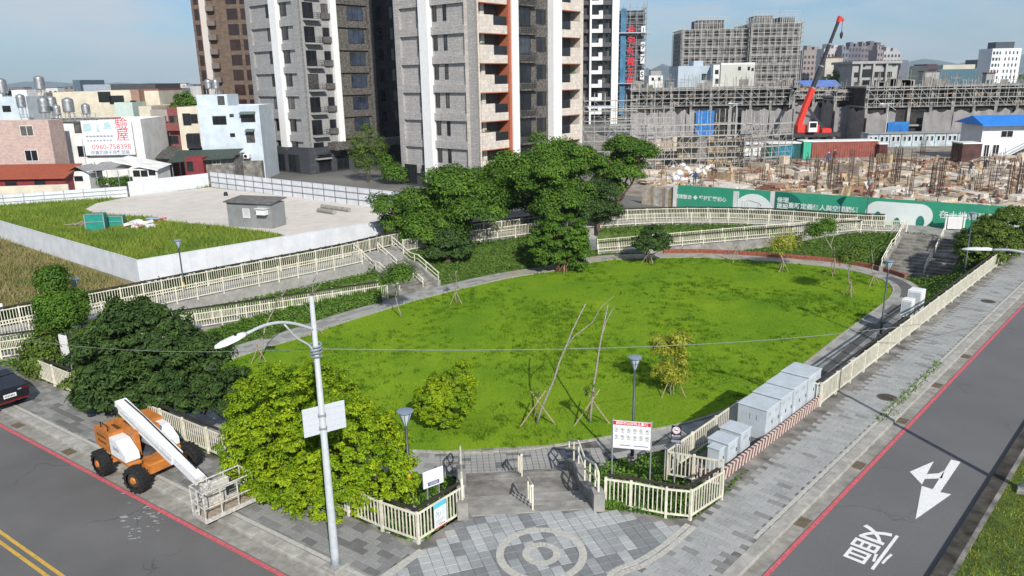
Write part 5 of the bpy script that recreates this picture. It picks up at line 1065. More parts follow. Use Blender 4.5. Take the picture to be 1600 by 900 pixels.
# ================================================================== BUILDINGS
TILE = mat('pale grey wall tiles', (.47, .45, .435), .85, .13, 3.5, brick=(.5, .17, .05, .84), detail=6, big=.06, bigscale=.15)
TILEW = mat('beige wall tiles', (.60, .54, .48), .8, .08, 3, brick=(.9, .5, .02, .93))
TILED = mat('dark grey wall tiles', (.165, .15, .135), .85, .4, 4, brick=(.5, .18, .06, .7), detail=6)
TILEL = mat('mid grey wall tiles', (.38, .375, .37), .85, .12, 3.5, brick=(.5, .17, .05, .86), detail=6)
PODI = mat('slate podium', (.065, .07, .08), .6, .15, 3, brick=(1.2, .6, .02, .9))
FIN = mat('white fin', (.80, .80, .79), .6, .03, 2)
FRAME = mat('window frame dark', (.03, .03, .033), .5, .1, 8)
GLASSB = mat('bluish window glass', (.035, .045, .075), .1, .4, .5, spec=.7)
INNER = mat('balcony inner wall', (.13, .12, .115), .8, .2, 2)  # wall colour darkened to stand in for shade inside the balconies
RAILD = mat('dark rail', (.035, .035, .04), .5, .1, 9)
ORG = mat('terracotta orange', (.40, .125, .065), .7, .06, 4)
_wm = {}; WR = random.Random(4); CURT = [mat('curtain pane', (.12, .115, .105), .25, .2, 1.5, spec=.5), mat('sky lit pane', (.05, .06, .075), .08, .3, .6, spec=.7), mat('blind pane', (.085, .08, .075), .3, .3, 3, spec=.5)]
def window(parent, M, w, h, glass=GLASSD, frame_m=FRAME, split=2, name='window', bars=0, depth=.05):
    """window whose outside looks along local -y; M places its lower left corner on the wall"""
    key = (round(w, 2), round(h, 2), glass.name, frame_m.name, split, bars)
    if key not in _wm:
        f = MB(); t_ = min(.07, w*.12)
        f.box(0, w, -depth, .03, 0, t_); f.box(0, w, -depth, .03, h-t_, h); f.box(0, t_, -depth, .03, t_+.001, h-t_-.001); f.box(w-t_, w, -depth, .03, t_+.001, h-t_-.001)
        for i in range(1, split): f.box(w*i/split-t_*.4, w*i/split+t_*.4, -depth*.8, .02, t_, h-t_)
        for i in range(bars): z = h*(i+1)/(bars+1); f.box(t_, w-t_, -depth-.06, -depth-.03, z-.02, z+.02)
        p = MB(); p.box(t_*.9, w-t_*.9, -.012, .012, t_*.9, h-t_*.9); _wm[key] = (f.mesh(name, frame_m), p.mesh('pane', glass))
    a, b = _wm[key]; o = link(name, a, parent, M); q = link('pane', b, o, M)
    if glass is GLASSD and WR.random() < .22: q.data = b; q.material_slots[0].link = 'OBJECT'; q.material_slots[0].material = WR.choice(CURT)
    return o
def face_tools(P0, u, row):
    u = Vector((u[0], u[1], 0)).normalized(); n = Vector((u.y, -u.x, 0)); X = lambda px, y=row: (onpl(px, y, tuple(P0), tuple(n))-Vector(P0)).dot(u); Z = lambda px, y: onpl(px, y, tuple(P0), tuple(n)).z
    return u, n, X, Z
U1 = Vector((.765, -.644, 0)); U2 = Vector((.644, .765, 0))
def tower_right():
    C_ = at(744, 98, 98.); C_.z = 0; P0 = onpl(618.7, 98, tuple(C_), (U1.y, -U1.x, 0)); P0.z = 0
    t = thing('apartment_tower', C_, 'pale grey tiled apartment tower with white fins and orange-edged balconies, the nearer grey one', 'apartment tower', 'grey apartment towers')
    u, n, X, Z = face_tools(P0, U1, 98); L1 = X(744); zt0 = Z(729, 98.2); fh = (Z(729, 50.7)-Z(729, 144.2))/2; k0 = -4; NF = 9; ztop = zt0+NF*fh; zb = zt0+k0*fh
    M1 = frame(P0, U1); M2 = frame(C_, U2); u2, n2, X2, Z2 = face_tools(C_, U2, 98); L2 = X2(911)
    b = MB(M1); b.box(.02, L1-2.0, .35, L2, 0, ztop); b.build('core', TILE, t); b = MB(M1); b.box(L1-2.0, L1-.38, .352, 1.0, zb, ztop); b.build('left_wall', TILE, t)
    # left face
    for x0, x1, nm in ((0, X(626.5), 'corner_pier'), (X(732), L1, 'corner_pier')): b = MB(M1); b.box(x0, x1, 0, .36, zb-fh*.1, ztop); b.build(nm, TILE, t)
    b = MB(M1); b.box(X(661), X(674.5), -.55, .30, zb-fh*.3, ztop); b.build('white_fin', FIN, t)
    sp = MB(); sp.box(X(626.5)+.004, X(732)-.004, .015, .36, 0, fh*.27); spm = sp.mesh('spandrel', TILE)
    for k in range(k0, NF):
        zt = zt0+k*fh; link('spandrel', spm, t, M1 @ Matrix.Translation((0, 0, zt)))
        for a, c in ((652, 661), (676, 682.3), (692, 697.3)): window(t, M1 @ Matrix.Translation((X(a), .345, zt-fh*.54)), X(c)-X(a), fh*.53, split=1 if c-a < 7 else 2)
    # right face
    zr0 = Z2(752, 98.); fr = fh
    b = MB(M2); b.box(0.001, X2(749.5), 0, 1.9, zb-fh*.1, ztop); b.build('corner_pier', TILEW, t)
    b = MB(M2); b.box(X2(906), L2, 0, 1.9, zb-fh*.1, ztop); b.build('corner_pier', TILEW, t)
    b = MB(M2); b.box(X2(797), X2(807), -.45, 1.2, zb-fh*.3, ztop); b.build('white_fin', FIN, t)
    b = MB(M2); b.box(X2(861), X2(874), -.45, 1.2, zb-fh*.3, ztop); b.build('white_fin', FIN, t)
    b = MB(M2); b.box(X2(793), X2(797)-.01, -.25, 1.7, zb, ztop); b.build('orange_fin', ORG, t)
    b = MB(M2); b.box(X2(874)+.01, X2(876), -.15, 1.7, zb, ztop); b.build('orange_fin', ORG, t)
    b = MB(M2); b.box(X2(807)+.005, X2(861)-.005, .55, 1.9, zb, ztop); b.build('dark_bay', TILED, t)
    # back walls of the balconies
    body = bpy.data.objects
    for k in range(k0, NF):
        zt = zr0+k*fh; zf = zt-fh   # zf floor level
        for (a, c, pa, pc, ra, rc, col) in ((749.5, 793, 749.7, 771, 771, 792.5, (760, 766)), (876, 906, 891, 906, 876.3, 891, (880, 884))):
            bal = MB(M2); bal.box(X2(a)+.01, X2(c)-.01, .02, 1.75, zf-.0, zf+.22); B_ = bal.build('balcony', TILEW, t)
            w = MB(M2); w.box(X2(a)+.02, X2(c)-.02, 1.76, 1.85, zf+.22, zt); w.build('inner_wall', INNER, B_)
            p = MB(M2); p.box(X2(pa)+.005, X2(pc), -.12, .10, zf-.02, zf+fh*.60); p.box(X2(ra)+.002, X2(rc), -.10, .10, zf-.02, zf+fh*.27); p.build('parapet', TILEW, B_)
            q = MB(M2); q.box(X2(ra)+.05, X2(rc)-.05, -.02, .0, zf+fh*.27, zf+fh*.56); q.build('glass_rail', GLASSD, B_)
            q = MB(M2); q.box(X2(ra)+.02, X2(rc)-.02, -.04, .03, zf+fh*.56, zf+fh*.58); q.build('rail', RAILD, B_)
            q = MB(M2); q.box(X2(a)+.015, X2(c)-.015, -.14, .03, zt-.13, zt-.02); q.build('orange_lintel', ORG, B_)
            if col: q = MB(M2); q.box(X2(col[0]), X2(col[1]), .9, 1.4, zf+.221, zt-.01); q.build('pillar', TILEW, B_)
            if (k*7+int(a)) % 3 == 0:
                q = MB(M2); V = crown([B((0, 0, 0), (.6, .25, .3))], 12, 12, .12, .2, .1, k+50); Mq = M2 @ Matrix.Translation((X2(pa)+1.1, .25, zf+fh*.62))
                link('balcony_plant', fastmesh('balcony_plant', V, 4, LEAF['fresh']), B_, Mq)
        for a, c, z0, z1, sp_ in ((808, 814, .62, .98, 1), (817, 834, .3, .98, 2), (843, 857.5, .42, .96, 2)): window(t, M2 @ Matrix.Translation((X2(a), .545, zf+fh*z0)), X2(c)-X2(a), fh*(z1-z0), split=sp_)
        q = MB(M2); q.box(X2(814.5), X2(839.5), -.05, .545, zf+.02, zf+.22); le = q.build('ledge', TILED, t); q = MB(M2); x0, x1 = X2(815), X2(839)
        for z in (.55, .8, 1.05, 1.3): q.box(x0, x1, -.03, .0, zf+z-.02, zf+z+.02)
        m_ = 14
        for i in range(m_+1): x = x0+(x1-x0)*i/m_; q.box(x-.015, x+.015, -.029, -.001, zf+.22, zf+1.32)
        q.build('balcony_bars', RAILD, le, kind='stuff')
    # podium
    b = MB(M1); b.box(-.3, L1+.3, -.45, L2*.9, 0, zb-fh*.1-.02); b.build('podium', PODI, t)
    for i in range(4): window(t, M1 @ Matrix.Translation((1.2+i*3.4, -.46, .3)), 2.4, 2.6, split=2)
    for i in range(5): window(t, M2 @ Matrix.Translation((1.5+i*4, -.47, .3)), 2.6, 2.6, split=2)
tower_right()
def tower_left():
    C_ = at(474, 114, 121.); C_.z = 0; P0 = onpl(393, 114, tuple(C_), (U1.y, -U1.x, 0)); P0.z = 0
    t = thing('apartment_tower', C_, 'mid-grey tiled apartment tower with white fins and small barred balconies', 'apartment tower', 'grey apartment towers')
    u, n, X, Z = face_tools(P0, U1, 114); L1 = X(474); zt0 = Z(464, 114.2); fh = (Z(464, 77)-Z(464, 150.5))/2; NF = 7; k0 = -3; ztop = zt0+NF*fh; zb = zt0+k0*fh
    M1 = frame(P0, U1); M2 = frame(C_, U2); u2, n2, X2, Z2 = face_tools(C_, U2, 114); L2 = X2(588)
    b = MB(M1); b.box(.02, L1-1.3, .35, L2, 0, ztop); b.build('core', TILEL, t); b = MB(M1); b.box(L1-1.3, L1-.51, .352, 1.0, zb, ztop); b.build('left_wall', TILEL, t)
    for x0, x1 in ((0, X(399)), (X(464), L1)): b = MB(M1); b.box(x0, x1, 0, .36, zb-fh*.25, ztop); b.build('corner_pier', TILEL, t)
    b = MB(M1); b.box(X(433), X(443), -.5, .30, zb-fh*.4, ztop); b.build('white_fin', FIN, t)
    sp = MB(); sp.box(X(399)+.004, X(464)-.004, .015, .36, 0, fh*.28); spm = sp.mesh('spandrel', TILEL)
    for k in range(k0, NF):
        zt = zt0+k*fh; link('spandrel', spm, t, M1 @ Matrix.Translation((0, 0, zt)))
        for a, c in ((421.5, 426.5), (430, 433), (444, 453)): window(t, M1 @ Matrix.Translation((X(a), .345, zt-fh*.56)), X(c)-X(a), fh*.55, split=1 if c-a < 7 else 2)
    b = MB(M2); b.box(0.001, X2(530), 0, .5, zb-fh*.25, ztop); b.build('right_wall', TILEL, t)
    b = MB(M2); b.box(X2(520.5), X2(529.5), -.5, .0, zb-fh*.4, ztop); b.build('white_fin', FIN, t)
    b = MB(M2); b.box(X2(530)+.004, L2, .6, 1.2, zb-fh*.4, ztop); b.build('dark_bay', TILED, t)
    b = MB(M2); b.box(X2(580), L2+.004, .05, .61, zb-fh*.4, ztop); b.build('dark_pier', TILED, t)
    zr0 = Z2(484, 114.)
    for k in range(k0, NF):
        zt = zr0+k*fh; zf = zt-fh
        window(t, M2 @ Matrix.Translation((X2(480.5), -.005, zf+fh*.30)), X2(496.5)-X2(480.5), fh*.66); window(t, M2 @ Matrix.Translation((X2(509), -.005, zf+fh*.30)), X2(519)-X2(509), fh*.64)
        q = MB(M2); q.box(X2(479.5), X2(503), -.95, -.005, zf+fh*.20, zf+fh*.26); B_ = q.build('balcony', TILEL, t); q = MB(M2); x0, x1 = X2(480), X2(502.5)
        for z in (.36, .44, .52): q.box(x0, x1, -.93, -.90, zf+fh*z-.02, zf+fh*z+.02); q.box(x1-.03, x1, -.90, -.01, zf+fh*z-.02, zf+fh*z+.02)
        for i in range(9): x = x0+(x1-x0-.03)*i/8; q.box(x, x+.03, -.925, -.905, zf+fh*.26, zf+fh*.52)
        q.build('balcony_bars', RAILD, B_, kind='stuff')
        q = MB(M2); q.box(X2(507), X2(520.4), -.35, -.006, zf+fh*.30, zf+fh*.55); q.build('planter_rail', INNER, t)
        q = MB(M2); q.box(X2(530)+.01, X2(580)-.01, .30, .599, zf+.0, zf+fh*.24); q.build('dark_ledge', TILED, t)
        window(t, M2 @ Matrix.Translation((X2(552), .595, zf+fh*.32)), X2(576)-X2(552), fh*.60, GLASSB, split=3)
    b = MB(M1); b.box(-.35, L1+.3, -.5, L2, 0, zb-fh*.27); b.build('podium', PODI, t)
    b = MB(M2); b.box(X2(503), L2+8, -2.2, .1, zb-fh*.42, zb-fh*.08); b.build('canopy', TILED, t)
    for i in range(3): window(t, M1 @ Matrix.Translation((1.0+i*4, -.51, .2)), 3.0, 2.7, split=3)
    for i in range(4): window(t, M2 @ Matrix.Translation((1.2+i*3.6, -.31, .2)), 2.4, 2.7, split=2)
tower_left()
def grid_tower(label, px0, px1, Y, z1, depth, m, cols, fh, z0=3., wz=(.3, .8), name='apartment_tower', cat='apartment tower', glass=GLASSD, rz=0., extra=None, side=True, individual=True, top=None):
    a, b_ = at(px0, 120, Y), at(px1, 120, Y); w = b_.x-a.x; t = thing(name, ((a.x+b_.x)/2, Y, 0), label, cat); Mx = Matrix.Translation((a.x, Y, 0)) @ Matrix.Rotation(rz, 4, 'Z')
    b = MB(Mx); b.box(0, w, 0, depth, 0, z1); b.build('body', m, t); nf = int((z1-z0)/fh); st = MB(Mx)
    for k in range(nf):
        for (c0, c1) in cols:
            zb = z0+k*fh+wz[0]*fh
            if individual: window(t, Mx @ Matrix.Translation((c0*w, -.005, zb)), (c1-c0)*w, (wz[1]-wz[0])*fh, glass, split=1)
            else: st.box(c0*w, c1*w, -.06, .02, zb, zb+(wz[1]-wz[0])*fh)
        if side:
            for c in (.15, .45, .75): st.box(w-.02, w+.05, c*depth, (c+.15)*depth, z0+k*fh+wz[0]*fh, z0+k*fh+wz[1]*fh); st.box(-.05, .02, c*depth, (c+.15)*depth, z0+k*fh+wz[0]*fh, z0+k*fh+wz[1]*fh)
    st.build('small_windows', glass, t, kind='stuff')
    if top:
        for (c0, c1, h, mm) in top: b = MB(Mx); b.box(c0*w, c1*w, depth*.2, depth*.8, z1+.001, z1+h); b.build('roof_house', mm, t)
    if extra: extra(t, Mx, w)
    return t
BRN = mat('brown tower tiles', (.15, .105, .078), .85, .15, 1, brick=(1., .4, .03, .85)); BRND = mat('dark brown', (.10, .085, .08), .85, .15, 1)
def ex_brown(t, Mx, w):
    b = MB(Mx); b.box(.12*w, .20*w, -1.0, .4, 0, 66); b.build('pale_strip', mat('pale strip', (.55, .50, .46), .7, .05, 2), t)
    for k in range(18): q = MB(Mx); q.box(.20*w, .30*w, -1.3, .2, 4+k*3.5, 5.3+k*3.5); q.build('balcony', mat('brown balcony', (.17, .14, .125), .8, .1, 2), t)
grid_tower('tall brown apartment tower with square dark windows behind the left grey tower', 312, 430, 205, 66, 20, BRN, [(.03, .09), (.45, .59), (.63, .77), (.82, .96)], 3.75, wz=(.18, .9), glass=mat('brown glass', (.03, .012, .008), .15, .3, .5, spec=.6), extra=ex_brown)
DB = mat('charcoal tiles', (.05, .048, .052), .8, .2, 1)
def ex_bw(t, Mx, w):
    b = MB(Mx); b.box(.83*w, w*1.02, -2.2, 2, 0, 60); b.build('white_wall', FIN, t); b = MB(Mx); b.box(.20*w, .25*w, -2.3, .2, 0, 60); b.build('white_fin', FIN, t)
    for k in range(14):
        z = 3+k*4.05; q = MB(Mx); q.box(.26*w, .56*w, -2.2, .0, z, z+1.1); q.box(.46*w, .56*w, -2.21, -.1, z+1.1, z+2.3); q.build('white_balcony', FIN, t); q = MB(Mx); q.box(.56*w+.01, .82*w, -1.6, .0, z-.1, z+1.2); q.build('grey_balcony', mat('grey balcony', (.09, .09, .10), .7, .1, 2), t); q = MB(Mx); q.box(.01, .19*w, -1.2, 0, z, z+1.1); q.build('brown_balcony', BRND, t)
grid_tower('dark apartment tower with white L-shaped balconies right of the pale grey tower', 909, 963, 245, 58, 22, DB, [(.27, .45), (.58, .68), (.72, .81)], 4.05, extra=ex_bw, wz=(.3, .95))
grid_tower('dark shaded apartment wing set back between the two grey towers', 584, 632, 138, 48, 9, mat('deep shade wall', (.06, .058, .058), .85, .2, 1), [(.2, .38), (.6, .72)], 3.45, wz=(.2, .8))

# ---------------------------------------------------------------- low houses on the left
def house(label, px0, px1, ytop, Y, depth, m, wins=(), yrow=None, cat='house', name='house', parapet=.5, rz=0, tanks=(), z0=0, wm=FRAME, glass=GLASSD, split=2, bars=0, ptm=None, awn=(), group=None):
    yr = yrow or ytop; a, b_ = at(px0, ytop, Y), at(px1, ytop, Y); z1 = (a.z+b_.z)/2; w = b_.x-a.x; t = thing(name, ((a.x+b_.x)/2, Y, z0), label, cat, group); Mx = Matrix.Translation((a.x, Y, 0)) @ Matrix.Rotation(rz, 4, 'Z')
    b = MB(Mx); b.box(0, w, 0, depth, z0-.3, z1-parapet); b.build('walls', m, t)
    if parapet:
        for (x0, x1, y0, y1) in ((0, w, 0, .18), (0, w, depth-.18, depth), (0, .18, .18, depth-.18), (w-.18, w, .18, depth-.18)):
            b = MB(Mx); b.box(x0, x1, y0, y1, z1-parapet+.001, z1); b.build('parapet', ptm or m, t)
    for (wx0, wx1, wy0, wy1) in wins:
        p, q = at(wx0, wy1, Y), at(wx1, wy0, Y); f = window(t, Mx @ Matrix.Translation((p.x-a.x, -.005, p.z)), q.x-p.x, q.z-p.z, glass, wm, split, bars=bars)
    for (wx0, wx1, wy) in awn:
        p, q = at(wx0, wy, Y), at(wx1, wy, Y); b = MB(Mx); x0, x1 = p.x-a.x-.15, q.x-a.x+.15; b.add([(x0, 0, p.z+.35), (x1, 0, p.z+.35), (x1, -.8, p.z+.0), (x0, -.8, p.z+.0), (x0, 0, p.z+.3), (x1, 0, p.z+.3), (x1, -.8, p.z-.05), (x0, -.8, p.z-.05)], [(0, 1, 2, 3), (7, 6, 5, 4), (0, 3, 7, 4), (1, 5, 6, 2), (3, 2, 6, 7)]); b.build('awning', mat('green grey awning', (.12, .16, .15), .7, .1, 4), t)
    return t, Mx, w, z1, a
INOX = mat('stainless tank', (.40, .41, .42), .42, .2, 3, metal=.7)
def tank(px, py, Y, r, h, zb=None):
    c = at(px, py, Y); z = c.z; t = thing('water_tank', (c.x, Y, z), None, None); t['label'] = ''; b = MB(); pr = [(0, .3*r), (.02, r*.9), (.08, r)]; zs = [z+.45]; pts = [(c.x, Y, z+.4), (c.x, Y, z+.45)]; rs = [r*.5, r*.95]
    for i in range(6): q = z+.45+(h-.3)*(i+.15)/6; pts += [(c.x, Y, q), (c.x, Y, q+.05*h)]; rs += [r, r*.95]
    pts += [(c.x, Y, z+h+.2), (c.x, Y, z+h+.35), (c.x, Y, z+h+.42)]; rs += [r*.9, r*.35, r*.3]; b.tube(pts, rs, 14); b.build('drum', INOX, t, smooth=True)
    b = MB()
    for k in range(4): a = k*math.pi/2+.4; b.cyl((c.x+r*.7*math.cos(a), Y+r*.7*math.sin(a), z-1.3), (c.x+r*.7*math.cos(a), Y+r*.7*math.sin(a), z+.5), .05, .05, 6)
    b.build('stand', STEEL, t, kind='stuff'); return t
CRM = mat('cream render', (.66, .60, .48), .9, .07, .8, big=.12, bigscale=.3); WHR = mat('white render', (.74, .74, .72), .9, .06, .8, big=.1, bigscale=.4); PNK = mat('pink tiles', (.54, .41, .37), .8, .06, 2, brick=(.4, .2, .03, .92), big=.1, bigscale=.5); LBL = mat('pale blue render', (.56, .63, .69), .85, .05, .8, big=.1, bigscale=.4)
RSH = mat('orange metal roof', (.34, .085, .045), .6, .12, 2); RWALL = mat('dark red metal wall', (.22, .035, .04), .6, .12, 2); GWALL = mat('grey cladding', (.30, .30, .31), .7, .1, 2)
house('pink tiled house with two framed windows at the far left edge', -30, 75, 189, 106, 3.5, PNK, [(33, 51, 196, 213), (41, 58, 234, 252)], wm=WHR, parapet=.3)
t, Mx, w, z1, a = house('red-walled annex with an orange tin roof below the pink house', -30, 101, 277, 101, 4, RWALL, [(10, 26, 284, 296), (55, 70, 279, 292)], parapet=0, name='annex', cat='annex')
b = MB(Mx); b.add([(-.3, -.5, z1-.1), (w+.3, -.5, z1-.1), (w+.3, 4.2, z1+1.3), (-.3, 4.2, z1+1.3), (-.3, -.5, z1-.22), (w+.3, -.5, z1-.22), (w+.3, 4.2, z1+1.18), (-.3, 4.2, z1+1.18)], [(0, 1, 2, 3), (7, 6, 5, 4), (0, 4, 5, 1), (1, 5, 6, 2), (2, 6, 7, 3), (3, 7, 4, 0)])
r_ = b.build('roof', RSH, t); b = MB(Mx); k_ = int(w/.45)
for i in range(k_): x = i*.45; b.add([(x, -.52, z1-.08), (x+.06, -.52, z1-.08), (x+.06, 4.2, z1+1.34), (x, 4.2, z1+1.34)], [(0, 1, 2, 3)])
b.build('roof_ribs', RSH, r_, kind='stuff')
wl = MB(); p, q = at(-30, 305, 97), at(105, 300, 98); wl.bar((p.x, 97, .9), (q.x, 98.5, .9), .25, 1.9); wl.build('garden_wall', CRM, label='cream garden wall in front of the red annex', cat='wall')
t, Mx, w, z1, a = house('white three-storey house carrying a large painted advertisement with a red heading', 97, 217, 187, 112, 9, WHR, [(117, 132, 193, 208), (123, 137, 228, 245)], rz=.04)
for (wx0, wx1, wy0, wy1) in ((76, 82, 190, 207), (88, 93, 193, 209), (99, 103, 230, 245), (96, 101, 192, 208)): pass
# advertisement on the white house (it stays part of the place; flat print on its own board)
p0, p1 = at(135, 243, 111.6), at(203, 187, 111.6); ad = thing('advertisement_board', (p0.x, 111.6, p0.z), 'white wall advertisement with red Chinese heading and phone number on the white house', 'advertisement'); W_, H_ = p1.x-p0.x, p1.z-p0.z; Ma = Matrix.Translation((p0.x, 111.55, p0.z)) @ Matrix.Rotation(.04, 4, 'Z')
b = MB(Ma); b.box(0, W_, -.06, .03, 0, H_); b.build('board', mat('advert white', (.72, .74, .76), .7, .04, 2), ad)
def adtxt(s, fx, fz, size, m, bold=0, sx=1): link('lettering', text_mesh(s, size, m, 'lettering', bold, sx=sx), ad, Ma @ Matrix.Translation((fx*W_, -.075, fz*H_)) @ Matrix.Rotation(math.pi/2, 4, 'X'))
ADR = mat('advert red', (.62, .06, .09), .6, .1, 3); ADG = mat('advert grey', (.30, .33, .40), .6, .2, 3); ADB = mat('advert pale teal', (.42, .58, .60), .6, .1, 3)
adtxt('驗', .80, .86, 1.9, ADR, .0); adtxt('屋', .80, .55, 1.9, ADR, .0); adtxt('0960-758398', .54, .23, 1.05, ADR, -.005); adtxt('你買的房子我幫您驗', .5, .07, .62, ADG, .01)
b = MB(Ma)
for i in range(8): b.box((.06+.07*i)*W_, (.115+.07*i)*W_, -.07, -.062, .52*H_, .57*H_); b.box((.07+.065*i)*W_, (.11+.065*i)*W_, -.07, -.062, .40*H_, .445*H_)
b.build('small_print', ADG, ad, kind='stuff'); b = MB(Ma)
for (x0, x1, z0, z1_) in ((.03, .2, .68, .92), (.28, .36, .66, .9), (.42, .60, .74, .95)): b.add([(x0*W_, -.066, z0*H_), (x1*W_, -.066, z0*H_), (x1*W_*.95, -.066, z1_*H_), (x0*W_*1.1, -.066, z1_*.97*H_)], [(0, 1, 2, 3)])
b.build('faint_picture', ADB, ad, kind='stuff')
house('narrow shaded building with green shutters in the gap left of the white house', 76, 97, 190, 118, 6, mat('aged plaster', (.36, .35, .30), .9, .2, .8), [(79, 85, 196, 212), (88, 94, 196, 212), (80, 86, 228, 244), (89, 95, 230, 246)], split=1)
t, Mx, w, z1, a = house('little white gatehouse with a dark window below the advertised house', 104, 138, 268, 103, 3.5, WHR, [(117, 129, 275, 283)], parapet=0, name='gatehouse', cat='outbuilding')
b = MB(Mx); b.add([(-.3, -.4, z1-.3), (w/2, -.4, z1+.7), (w/2, 3.9, z1+.7), (-.3, 3.9, z1-.3), (w+.3, -.4, z1-.3), (w+.3, 3.9, z1-.3)], [(0, 1, 2, 3), (1, 4, 5, 2)]); b.build('roof', GWALL, t)
t, Mx, w, z1, a = house('white lean-to with three small windows right of the carport', 205, 245, 264, 104, 4, WHR, [(209, 218, 266, 276), (221, 230, 266, 276), (233, 242, 264, 274)], parapet=0, name='outbuilding', cat='outbuilding')
b = MB(Mx); b.add([(-2.2, -.4, z1+1.2), (w+.3, -.4, z1-.1), (w+.3, 4.2, z1+.2), (-2.2, 4.2, z1+1.5), (-2.2, -.4, z1+1.05), (w+.3, -.4, z1-.25)], [(0, 1, 2, 3), (4, 5, 1, 0)]); b.build('roof', WHR, t)
t = thing('carport', at(172, 282, 105), 'carport of thin poles with plants and a tin roof before the advertised house', 'carport'); a, c_ = at(138, 262, 105), at(205, 258, 105); b = MB(); b.add([(a.x, 104, a.z-.4), (c_.x, 104, c_.z-.4), (c_.x, 108.5, c_.z+.4), (a.x, 108.5, a.z+.4)], [(0, 1, 2, 3)]); b.build('roof', GWALL, t); b = MB()
for i in range(5): x = a.x+(c_.x-a.x)*i/4; b.cyl((x, 104, 0), (x, 104, a.z-.35), .05, .05, 6)
b.build('poles', STEEL, t, kind='stuff'); V = crown([B((a.x+1.5+k*1.2, 104.6, 1.2+.3*(k % 2)), (.9, .6, .6)) for k in range(4)], 90, 14, .2, .3, .15, 5); link('plants', fastmesh('plants', V, 4, LEAF['mid']), t)
house('long cream-walled building behind the water tanks', 39, 157, 144, 142, 12, CRM, [], parapet=.4)
house('pale blue house with one dark window left of the long cream building', -30, 40, 151, 135, 10, LBL, [(5, 16, 165, 175)], parapet=.3)
house('white rooftop room with a white air unit at the far left', -20, 41, 141, 139, 6, WHR, [(9, 17, 142, 149)], parapet=.2)
house('shadowy building with dark upper openings right of the cream building', 155, 205, 141, 138, 12, CRM, [(155, 172, 143, 160), (172, 193, 149, 163)], parapet=.3)
house('pale green annexe room on the rooftops', 178, 206, 160, 128, 5, mat('pale green', (.50, .60, .55), .8, .05, 1), [], parapet=.2)
house('red-edged cream house with a brown side wall', 215, 247, 139, 134, 10, CRM, [], parapet=.3, ptm=mat('red brown edge', (.28, .09, .07), .8, .1, 2))
house('brown tiled stair tower in front of the red-edged house', 203, 216, 140, 132, 8, mat('brown tile', (.30, .19, .14), .85, .1, 2), [(205, 208, 157, 170), (209, 213, 157, 170)], split=1)
house('cream house with a wide blank wall beside the alley', 216, 236, 166, 126, 9, CRM, [], parapet=.2)
t, Mx, w, z1, a = house('cream house front with rust-red balconies over the alley', 234, 262, 171, 124, 8, mat('shaded plaster', (.34, .31, .28), .9, .1, 1), [(237, 259, 181, 192), (239, 259, 206, 225)], parapet=.3)
for zz_ in (200,): q = at(234, zz_, 124); b = MB(Mx); b.box(-.2, w+.1, -1.2, -.05, q.z-.1, q.z+1.0); b.build('balcony', mat('rust red', (.33, .10, .055), .7, .15, 2), t)
t, Mx, w, z1, a = house('dark red house with balconies next to the pale blue house', 260, 280, 168, 122, 8, mat('dark red tiles', (.22, .07, .065), .8, .12, 2), [(266, 271, 181, 195), (273, 277, 181, 195), (264, 278, 212, 225)], parapet=.3)
q = at(260, 203, 122); b = MB(Mx); b.box(0, w, -1.0, -.02, q.z-.1, q.z+1.1); b.build('balcony', mat('dark red tiles', (.22, .07, .065)), t)
house('cream corner wing of the pale blue house with open balconies', 276, 312, 167, 119, 7, CRM, [(287, 297, 177, 196), (299, 308, 178, 193), (295, 312, 208, 235)], parapet=.3)
t, Mx, w, z1, a = house('big pale blue house with scattered dark windows left of the grey tower', 308, 404, 165, 116, 7, LBL, [(333, 353, 181, 195), (359, 365, 178, 183), (360, 367, 208, 214), (377, 398, 178, 191), (386, 397, 205, 223), (293, 311, 210, 232)], parapet=.35, awn=[(377, 398, 178), (386, 397, 205)])
for px in (373, 387):
    c = at(px, 247, 115.6); ac = thing('air_conditioner', (c.x, 115.4, c.z), None, None); b = MB(); b.bevbox(c.x-.45, c.x+.45, 115.0, 115.9, c.z, c.z+.65, .04); b.build('case', WHITE, ac); b = MB(); b.tube([(c.x-.1, 114.97, c.z+.32), (c.x-.1, 115.02, c.z+.32)], .25, 14); b.build('fan_grille', BLACK, ac); tag(ac, '%s of two white air conditioners low on the pale blue house' % ('left' if px == 373 else 'right'), 'air conditioner', 'air conditioners on the blue house')
house('pale blue penthouse with a tiled cap on the blue house roof', 306, 354, 148, 118, 5, LBL, [(341, 350, 150, 164)], parapet=0, z0=10, split=1)
house('rough concrete base wall under the pale blue house', 360, 408, 252, 114.5, 1, CONCW, [], parapet=0, name='base_wall', cat='wall')
house('red gate hut with a dark green lean-to roof by the alley', 288, 316, 246, 110, 4, RWALL, [(293, 301, 252, 268)], parapet=0, name='gate_hut', cat='outbuilding', split=1)
t, Mx, w, z1, a = house('low hut with a dark green corrugated roof below the blue house', 312, 366, 249, 111, 4, CONCW, [(332, 344, 247, 257)], parapet=0, name='hut', cat='outbuilding', wm=WHR)
b = MB(Mx); b.add([(-4.5, -1.0, z1-.3), (w+.2, -1.0, z1+.2), (w+.2, 4, z1+1.2), (-4.5, 4, z1+1.0)], [(0, 1, 2, 3)]); b.build('roof', mat('dark green roof', (.055, .075, .06), .7, .2, 3), t)
